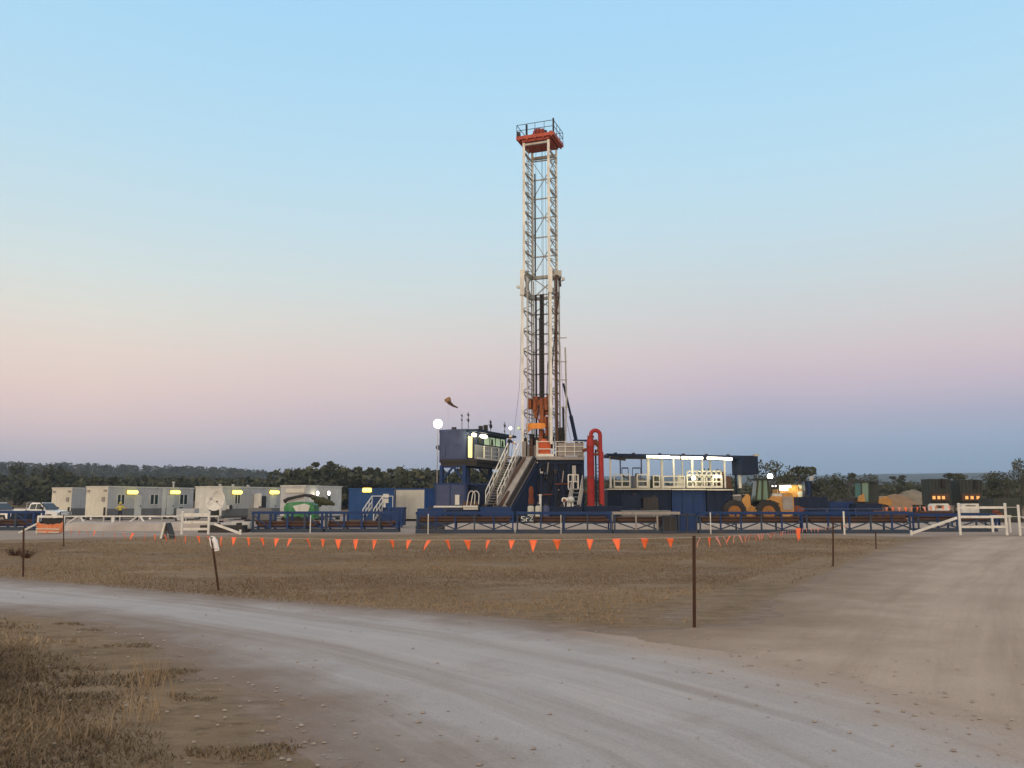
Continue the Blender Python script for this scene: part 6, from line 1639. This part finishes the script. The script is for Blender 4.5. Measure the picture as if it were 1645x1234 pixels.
def J(**kw):
    d = dict(pelvis=(0, 0, .95), belly=(0, 0, 1.1), chest=(0, 0, 1.34), neck=(0, -.01, 1.5), head=(0, -.02, 1.58), crown=(0, -.02, 1.72),
             hipl=(-.1, 0, .88), kneel=(-.11, -.02, .5), anklel=(-.12, .02, .09), toel=(-.13, -.14, .04), hipr=(.1, 0, .88), kneer=(.11, -.02, .5), ankler=(.12, .02, .09), toer=(.13, -.14, .04),
             shol=(-.2, 0, 1.42), elbl=(-.27, .02, 1.14), wril=(-.27, -.06, .9), handl=(-.27, -.09, .82), shor=(.2, 0, 1.42), elbr=(.27, .02, 1.14), wrir=(.27, -.06, .9), handr=(.27, -.09, .82))
    d.update(kw); return d
pw = at(192, 836, 84.5)
person((pw.x, 84.5, 0.012), R(12), J(elbl=(-.36, -.06, 1.2), wril=(-.24, -.28, 1.12), handl=(-.16, -.32, 1.12), elbr=(.38, -.06, 1.22), wrir=(.55, -.2, 1.22), handr=(.63, -.23, 1.23), kneer=(.16, -.06, .5), ankler=(.24, .02, .09), toer=(.28, -.12, .04)),
       RAD2, ['hivis', 'navycloth', 'skin', 'black'], 'worker in yellow hi-vis shirt and dark trousers in front of the long grey cabin', 'hivis')
pd = at(818, 735, YR - 1.9)
st_ = thing('stair_landing', 'small steel landing between the control cabin and the rig floor', 'landing', (pd.x, YR - 1.6, ZF - .1))
m = MB(); m.box(at(812, 735, YR - 2).x, at(826, 735, YR - 2).x, YR - 2.2, YR - .6, ZF - .16, ZF - .06); m.build('deck', 'steel', st_)
m = MB(); m.bar((at(813, 735, YR - 1).x, YR - .8, ZF - .16), (at(813, 735, YR - 1).x, YR - .8, 0), .14); m.bar((at(824, 735, YR - 1).x, YR - .8, ZF - .16), (at(824, 735, YR - 1).x, YR - .8, 0), .14); m.build('leg', 'navy', st_)
person((pd.x - .12, YR - 1.4, ZF - .06), R(70), J(belly=(0, -.06, 1.08), chest=(0, -.14, 1.28), neck=(0, -.2, 1.42), head=(0, -.24, 1.49), crown=(0, -.27, 1.62), shol=(-.2, -.15, 1.35), shor=(.2, -.15, 1.35),
       elbl=(-.24, -.34, 1.15), wril=(-.22, -.56, 1.04), handl=(-.21, -.64, 1.0), elbr=(.24, -.34, 1.15), wrir=(.2, -.58, 1.02), handr=(.2, -.66, .98)),
       RAD2, ['navycloth', 'navycloth', 'skin', 'black'], 'worker in navy clothes and white hard hat leaning forward beside the control cabin', 'white')

# ------------------------------------------------------------------ white gates, fences, barrier, sign
def gate(px0, px1, Y, rails, py0, label, diag, extra=()):
    x0, x1 = kx(px0) * Y, kx(px1) * Y; zt = at(px0, py0, Y).z
    t = thing('rail_gate', label, 'gate', (x0, Y, 0)); 
    for x in (x0, x1):
        m = MB(); m.tube([(x, Y, 0), (x, Y, zt)], .07, 10); p = m.build('post', 'white', t, True); m = MB(); m.lathe((x, Y, zt), [(.085, 0), (.085, .03), (.03, .06)], 10); m.build('post_cap', 'white', p)
    for py in rails:
        z = at((px0 + px1) / 2, py, Y).z; m = MB(); m.bar((x0 + .07, Y, z), (x1 - .07, Y, z), .06, .13); m.build('rail', 'white', t)
    if diag:
        (qx, qy), (rx, ry) = diag; q = at(qx, qy, Y - .2); r = at(rx, ry, Y - .02); m = MB(); m.bar(q, r, .08, .13); m.build('stay_brace', 'white', t)
        m = MB(); m.bar((q.x, q.y, 0), (q.x, q.y, .28), .1); m.build('stay_foot', 'white', t)
    return t
gate(1539.5, 1614, 47.6, (815.5, 830.5, 846.5), 810, 'white three rail gate at the right with a long sloping stay', ((1464, 857), (1537, 832)))
gate(294.5, 337, 48.6, (826.5, 839, 850), 823, 'white rail gate behind the leaning bag topped picket', ((386, 857), (345, 842)))
def end_post():
    Y = 47; x = kx(1635) * Y; t = thing('gate_post', 'single white gate post with thin rails right of the white gate', 'post', (x, Y, 0))
    m = MB(); m.tube([(x, Y, 0), (x, Y, at(1635, 811, Y).z)], .065, 10); m.build('post_pipe', 'white', t)
    m = MB()
    for py in (815, 830): z = at(1625, py, Y).z; m.bar((kx(1617) * Y, Y + .1, z), (x, Y + .02, z), .035)
    m.bar((x, Y, at(1640, 831, Y).z), (kx(1700) * Y, Y - 1, at(1640, 831, Y).z), .06, .1); m.bar((x, Y, .45), (kx(1700) * Y, Y - 1, .45), .06, .1); m.build('thin_rail', 'galv', t)
    m = MB(); m.tube([(x + .05, Y - .1, .95), (x + .35, Y - .12, .7), (x + .45, Y - .12, .3), (x + .3, Y - .12, .02)], .04, 6); m.build('hanging_hose', 'dark', t)
end_post()
def small_frame():
    Y = 53; 
    t = thing('trestle_frame', 'low white trestle seen through the white gate', 'trestle', (kx(1590) * Y, Y - 1, 0)); y = Y - 1
    m = MB(); x0, x1 = kx(1589) * y, kx(1622) * y; m.bar((x0, y, .95), (x1, y, .95), .1, .14); 
    for x in (x0 + .1, x1 - .1): m.bar((x, y, 0), (x, y, .9), .1)
    m.build('trestle_bar', 'white', t)
small_frame()
def pipe_fence():
    Y = 57.5; z = at(200, 829.5, Y).z; x0, x1 = kx(104) * Y, kx(352) * Y
    t = thing('pipe_fence', 'white pipe fence with slanted stays behind the pale bund', 'fence', (x0, Y, 0))
    m = MB(); m.bar((x0, Y, z), (x1, Y, z), .09); m.build('top_pipe', 'white', t)
    for px in (104, 129, 168, 194, 225, 262, 300, 352):
        x = kx(px) * Y; p = MB(); p.bar((x, Y, 0), (x, Y, z), .07); p.build('post', 'galv', t)
    for px in (128.5, 224.5):
        x = kx(px) * Y
        for s in (-1, 1): p = MB(); p.bar((x + s * .12, Y - .05, z - .03), (x + s * .75, Y - .5, .25), .08); p.build('stay', 'white', t)
    for px in (146, 241):
        q = at(px, 833.5, Y - .1); p = MB(); p.ball(q, .085, .07, .09, 10, 6); p.build('insulator', 'white', t, True)
pipe_fence()
def bucket_and_box():
    Y = 56.6; a = at(181, 835, Y); t = thing('upright_marker', 'small white upright marker standing behind the pale bund', 'marker', (a.x, Y, 0)); m = MB(); m.pbox(178.5, 183.5, 831, 840.5, Y, .1); m.build('marker_plate', 'white', t); m = MB(); m.bar((a.x, Y + .05, 0), (a.x, Y + .05, .5), .06); m.build('stake', 'galv', t)
    a = at(288, 832, 56); t = thing('meter_box', 'grey meter box beside the left white gate', 'box', (a.x, 56, 0)); m = MB(); m.pbox(284.5, 292, 827, 836, 56, .4); bo = m.build('box_body', 'cabinpale', t); m = MB(); m.pbox(286, 290.5, 829, 834, 55.97, .03); m.build('lid', 'cabin', bo); m = MB(); m.bar((a.x, 56.2, 0), (a.x, 56.2, .7), .1); m.build('leg', 'galv', t)
bucket_and_box()
skid_unit(322, 391, 844, 51.5, .9, 'dark', 'low black trough beside the left white gate', n=4, z0=.05)
skid_unit(372, 402, 838, 53.2, .7, 'cabinpale', 'pale grey low box left of the first blue cage rack', n=2, z0=.05)

def barrier():
    Y = 49.5; x0, x1 = kx(62) * Y, kx(103.5) * Y
    t = thing('safety_barrier', 'orange mesh safety barrier with white top rail at the left', 'barrier', (x0, Y, 0)); nx, nz = 22, 7; V = []; F = []
    z0, z1 = .06, at(80, 839.5, Y).z
    for j in range(nz):
        f = j / (nz - 1)
        for i in range(nx):
            g = i / (nx - 1); V.append((x0 + (x1 - x0) * g, Y - .35 * math.sin(math.pi * g) * (1 - f) + .05 * math.sin(i * 2.1 + j), z0 + (z1 - z0) * f - .10 * math.sin(math.pi * g) * f + .02 * math.sin(i * 1.3)))
    for j in range(nz - 1):
        for i in range(nx - 1): o = j * nx + i; F.append((o, o + 1, o + nx + 1, o + nx))
    m = MB(); m.v = V; m.f = F; sh = m.build('mesh_sheet', 'mesh', t, True); so = sh.modifiers.new('thick', 'SOLIDIFY'); so.thickness = .02
    m = MB(); 
    for z in (.3, .12): m.bar((x0 + .1, Y - .3, z), (x1 - .05, Y - .28, z - .02), .03, .05)
    m.build('pale_strap', 'cream', sh)
    m = MB(); z = at(80, 830, Y).z; m.bar((x0, Y + .1, z), (x1, Y + .1, z), .08, .13); m.build('top_rail', 'white', t)
    for x in (x0, x1): m = MB(); m.bar((x, Y + .1, 0), (x, Y + .1, z + .05), .09); m.build('post', 'white', t)
    m = MB(); q = at(30, 856, Y - .2); m.bar((x0, Y + .05, at(62, 841, Y).z), (q.x, q.y, max(.02, q.z)), .07, .09); m.build('stay_brace', 'white', t)
    m = MB(); m.box(x0 + .1, x1 - .1, Y + .35, Y + .5, .5, z - .1); m.build('back_board', 'dark', t)
barrier()
def a_frame():
    Y = 43.2; ap = at(269, 839.5, Y); l = at(260.5, 864, Y); r = at(279, 864, Y)
    t = thing('sandwich_board', 'white sandwich board standing side on beside the pale bund', 'sign', (ap.x, Y, 0))
    m = MB(); m.prism([(l.x, Y - .3, 0.012), (l.x + .09, Y - .3, 0.012), (ap.x + .04, Y - .3, ap.z), (ap.x - .06, Y - .3, ap.z)], (0.0, .62, 0)); m.build('front_board', 'white', t)
    m = MB(); m.prism([(r.x, Y - .28, 0.012), (r.x - .09, Y - .28, 0.012), (ap.x + .0, Y - .28, ap.z - .02), (ap.x + .07, Y - .28, ap.z - .02)], (0, .58, 0)); m.build('rear_board', 'dark', t)
    m = MB(); m.tube([(l.x + .12, Y, .35), (r.x - .12, Y, .35)], .012, 5); m.build('spreader', 'galv', t)
a_frame()
WP = None
for px, py, Y, lab, r_ in ((499, 829, 50.8, 'thin white marker post in front of the cage rack by the green machine', .03), (688, 827, 49.3, 'thin white marker post in front of the rack under the control cabin', .025), (901, 829, 49.4, 'thin white marker post in front of the rack under the rig floor', .02), (1141, 824.5, 49.3, 'thin white marker post in front of the loader rack', .03), (1355, 823, 48.2, 'bright white marker post in front of the rack left of the gate', .05)):
    p = at(px, py, Y); t = thing('marker_post', lab, 'post', (p.x, Y, 0), 0, 'white marker posts along the racks')
    m = MB(); m.tube([(p.x, Y, 0), (p.x, Y, p.z)], r_, 8); m.build('post_pipe', 'white', t); m = MB(); m.lathe((p.x, Y, p.z), [(r_ * 1.25, 0), (r_ * 1.25, .03), (r_ * .3, .05)], 8); m.build('cap', 'white', t)

# ------------------------------------------------------------------ star pickets and bunting
def picket(px, py0, py1, label, bag=False, Y=None):
    b = gnd(px, py1); Y = Y or b.y; b = Vector((kx(px) * Y if Y != b.y else b.x, Y, 0)); lean = -.09 if bag else random.uniform(-.02, .02)
    top = at(px + (-13 if bag else random.uniform(-1, 1)), py0, Y + (.05 if bag else 0))
    t = thing('star_picket', label, 'fence post', (b.x, Y, 0), 0, 'rusty star pickets round the paddock')
    m = MB(); base = Vector((b.x, Y, -.1)); r = .026
    # three-winged steel section
    for a in (R(90), R(210), R(330)):
        d = Vector((math.cos(a), math.sin(a), 0)); s = Vector((-d.y, d.x, 0)) * .0035
        m.add([base - s, base + s, base + d * r + s, base + d * r - s, top - s, top + s, top + d * r + s, top + d * r - s], [(0, 1, 2, 3), (7, 6, 5, 4), (0, 4, 5, 1), (1, 5, 6, 2), (2, 6, 7, 3), (3, 7, 4, 0)])
    m.tube([base, top], .013, 6); m.build('picket_steel', 'picket', t)
    for f in (.35, .6, .85): m = MB(); p = base.lerp(top, f); m.lathe(p + Vector((0, -.014, 0)), [(.011, 0), (.011, .006)], 6, (0, -1, 0)); m.build('wire_hole_plug', 'dark', t)
    return t, top, b
_, A_TOP, A_B = picket(1115, 861, 1008, 'nearest and tallest rusty star picket at the corner of the bunting')
_, B_TOP, _b = picket(353, 863, 949, 'leaning star picket topped with a white plastic bag', True)
picket(38, 849, 927, 'dark star picket at the far left of the paddock')
picket(103, 827, 878, 'star picket beside the orange mesh barrier')
picket(1338, 834, 910, 'thin dark star picket at the edge of the dirt track')
picket(1407, 853, 882, 'faint short star picket farther along the dirt track')
def bag():
    t0 = B_TOP; t = thing('plastic_bag', 'white plastic bag pulled over the leaning star picket', 'bag', (t0.x, t0.y, t0.z - .25))
    Y = t0.y; outl = [(335.5, 864.5), (339, 861.5), (344, 862), (348.5, 868), (350.5, 876), (352, 883.5), (347, 885), (341.5, 886), (338.5, 877)]
    V = []; F = []; n = len(outl); c = at(344, 873, Y)
    rows = [(1.0, 0), (.95, .025), (.6, .04)]
    for sgn in (-1, 1):
        for s, d in rows:
            for (px, py) in outl:
                p = at(px, py, Y); q = c + (p - c) * s; V.append((q.x + random.uniform(-.006, .006), Y + .02 + sgn * d * random.uniform(.7, 1.2), q.z + random.uniform(-.006, .006)))
        V.append((c.x, Y + .02 + sgn * .04, c.z))
    k = 3 * n + 1
    for b_, rev in ((0, 0), (k, 1)):
        for r_ in range(2):
            for i in range(n): f = (b_ + r_ * n + i, b_ + r_ * n + (i + 1) % n, b_ + (r_ + 1) * n + (i + 1) % n, b_ + (r_ + 1) * n + i); F.append(f)
        for i in range(n): F.append((b_ + 2 * n + i, b_ + 2 * n + (i + 1) % n, b_ + 3 * n))
    m = MB(); m.v = V; m.f = F; m.build('bag_film', 'plastic', t, True)
    m = MB(); p = at(349, 884.5, Y); m.tube([p + Vector((-.09, .0, -.01)), p + Vector((0, -.03, 0)), p + Vector((.04, 0, .01))], .012, 6); m.build('knotted_handle', 'plastic', t)
bag()

def on_line(px, P, Q):
    k = kx(px); s = (k * P.y - P.x) / ((Q.x - P.x) - k * (Q.y - P.y)); return s, P.y + s * (Q.y - P.y)
FLAG = {}
def bunting(label, segs, flags, mats, w, h, cat='bunting'):
    """segs: [(px, py, Y)] cord points; flags: [(px)] hung along the cord"""
    P = [at(*s) for s in segs]
    t = thing('bunting_line', label, cat, tuple(P[0]))
    cord = []
    for i in range(len(P) - 1):
        n = 14
        for j in range(n):
            f = j / n; p = P[i].lerp(P[i + 1], f); p.z -= 0.045 * math.sin(math.pi * f) * (1 if i == 0 else .35); cord.append(p)
    cord.append(P[-1]); m = MB(); m.tube(cord, .0028 if w < .2 else .005, 5); m.build('cord', 'tank', t)
    for n_, px in enumerate(flags):
        for i in range(len(P) - 1):
            s, Yf = on_line(px, P[i], P[i + 1])
            if -.001 <= s <= 1.001: break
        else: continue
        p = P[i].lerp(P[i + 1], s); p.z -= 0.045 * math.sin(math.pi * s) * (1 if i == 0 else .35)
        d = (P[i + 1] - P[i]); d.z = 0; d.normalize(); mt = mats[n_ % len(mats)]
        v = n_ % 4; key = (mt, v, w)
        if key not in FLAG:
            rr = random.Random(v * 7 + 1); m = MB(); tipx = w * rr.uniform(.42, .68); sw = rr.uniform(-.04, .05); V = []; F = []
            for j in range(5):
                f = j / 4; a = tipx * f * .98; b = w + (tipx - w) * f * .98; yy = sw * f + .012 * math.sin(3 * f + v)
                V += [(a - w / 2, yy, -h * f), ((a + b) / 2 - w / 2, yy + .010, -h * f), (b - w / 2, yy, -h * f)]
            for j in range(4):
                for c in range(2): o = j * 3 + c; F.append((o, o + 1, o + 4, o + 3))
            m.v = [tuple(Vector(v_) + P[0]) for v_ in V]; m.f = F; FLAG[key] = m.build('flag', mt, t, True); o = FLAG[key]
            sm = o.modifiers.new('thick', 'SOLIDIFY'); sm.thickness = .002
        else: o = FLAG[key].copy(); COL.objects.link(o); o.parent = t
        o.location = p - P[0]; o.rotation_euler = (0, 0, math.atan2(d.y, d.x) * (1 if d.x > 0 else 1) + (math.pi if d.x < 0 else 0) + random.uniform(-.45, .45)); o.rotation_euler.x = random.uniform(-.35, .35); o.rotation_euler.y = random.uniform(-.12, .12); k = random.uniform(.92, 1.1); o.scale = (k, k, k * random.uniform(.94, 1.06))
fl1 = [1075, 1034, 989, 947, 894, 856, 822, 785, 751, 717, 689, 658, 630, 602, 572, 545, 520, 494, 468, 447, 422, 400, 378, 358, 336, 320, 300, 285, 267, 251, 235, 217, 201, 186, 170, 156, 142, 130, 117]
bunting('long line of orange triangular flags strung across the front of the paddock', [(1115, 864, A_TOP.y), (348, 862.5, B_TOP.y - .1), (103.5, 850, 31)], fl1, ['flag'], .125, .185)
fl2 = [1124, 1139, 1150, 1160, 1171, 1179, 1187, 1193, 1199, 1205, 1211, 1216, 1221, 1226, 1231, 1236, 1240, 1244, 1248, 1252, 1256, 1260, 1264, 1268, 1272, 1276]
bunting('fading pink and orange flag line running back from the corner picket along the track', [(1116, 864, A_TOP.y), (1282, 850, 41)], fl2, ['flagfaded', 'flag', 'flagfaded'], .10, .165)
fl3 = [1288, 1294, 1300, 1306, 1312, 1318, 1324, 1330, 1336, 1342, 1348, 1354, 1360, 1366, 1372]
bunting('far faint flag line above the rack left of the white gate', [(1282, 850, 41), (1378, 839.5, 47)], fl3, ['flagfaded'], .12, .2)
fl4 = [1424, 1434, 1444, 1454, 1464, 1474, 1484, 1494, 1504, 1514, 1524]
bunting('pink flag line hanging behind the racks near the service truck', [(1416, 815, 60), (1534, 812, 60)], fl4, ['flagfaded', 'flag'], .2, .32)
def orange_marker():
    p = gnd(1280, 864); Y = 41; x = kx(1280) * Y; t = thing('orange_marker', 'orange flagged marker post at the far end of the fading flag line', 'marker', (x, Y, 0))
    m = MB(); m.tube([(x, Y, 0), (x, Y, at(1280, 848, Y).z)], .03, 8); m.build('stake', 'flag', t)
    m = MB(); z = at(1280, 849, Y).z; m.prism([(x - .11, Y - .04, z), (x + .12, Y - .04, z + .02), (x + .08, Y - .02, z - .3), (x + .1, Y, z - .5), (x - .06, Y - .04, z - .45)], (0, .03, 0)); m.build('tape_bundle', 'flag', t)
orange_marker()
def dead_weed(px, py, label):
    b = gnd(px, py); rng = random.Random(int(px)); t = thing('dead_weed', label, 'weed', tuple(b))
    m = MB()
    for i in range(46):
        a = rng.uniform(0, 6.28); r_ = rng.uniform(.05, .55); q = b + Vector((r_ * math.cos(a), r_ * math.sin(a) * .7, rng.uniform(.05, .32))); m.tube([b + Vector((r_ * .2 * math.cos(a), r_ * .2 * math.sin(a), 0)), b.lerp(q, .6) + Vector((0, 0, .06)), q], [.01, .007, .003], 4)
    m.build('stalk', 'picket', t)
dead_weed(22, 893, 'dark dead weed beside the far left star picket'); dead_weed(42, 897, 'second dark dead weed just right of the far left picket')
# ------------------------------------------------------------------ light from the lit lamps
def lamp(p, power, col=(1, .88, .62), r=.15, spot=None):
    l = bpy.data.lights.new('lamp_light', 'SPOT' if spot else 'POINT'); l.energy = power; l.color = col; l.shadow_soft_size = r
    o = bpy.data.objects.new('lamp_light', l); COL.objects.link(o); o.location = p
    if spot: l.spot_size = R(spot[1]); l.spot_blend = .6; o.rotation_euler = Vector(spot[0]).to_track_quat('-Z', 'Y').to_euler()
for px in (1048, 1072, 1100, 1126, 1150, 1170): lamp(at(px, 740.5, 71.2), 32, (1, .88, .55))
lamp(at(1114, 768, 71.2), 25); lamp(at(1152, 768, 71.2), 20)
for px, py in ((753, 702), (769, 702.5)): lamp(at(px, py, 65.6), 45, (1, .90, .45))
lamp(at(703.5, 681, 66.5), 500, (1, .97, .9), .2, ((-.1, -1, -.45), 110)); lamp(at(820, 688, 65), 110, (1, .97, .9), .1, ((.2, -.6, -.6), 120))
lamp(at(833, 688, 66), 90, (1, .97, .9), .1, ((.2, -.5, -.7), 120))
for px, py, Y in ((210.5, 793, 90), (279.5, 793, 94), (379, 793, 89), (439, 793, 96), (589, 790, 79)): lamp(at(px, py, Y - .6), 8, (1, .86, .25))
lamp(at(508, 794, 87), 14); lamp(at(526, 794, 90), 14)
lamp(at(1237, 766, 71.8), 90, (1, .97, .9), .2, ((-.5, -.6, -.5), 120)); lamp(at(1262, 784, 79.4), 60, (1, .88, .5)); lamp(at(1280, 783, 79.8), 40, (1, .88, .5))
# unused tree prototypes stay out of the scene
for i, p_ in enumerate(PROTO):
    if i not in used_proto:
        for k_ in kids(p_): bpy.data.objects.remove(k_)
        bpy.data.objects.remove(p_)
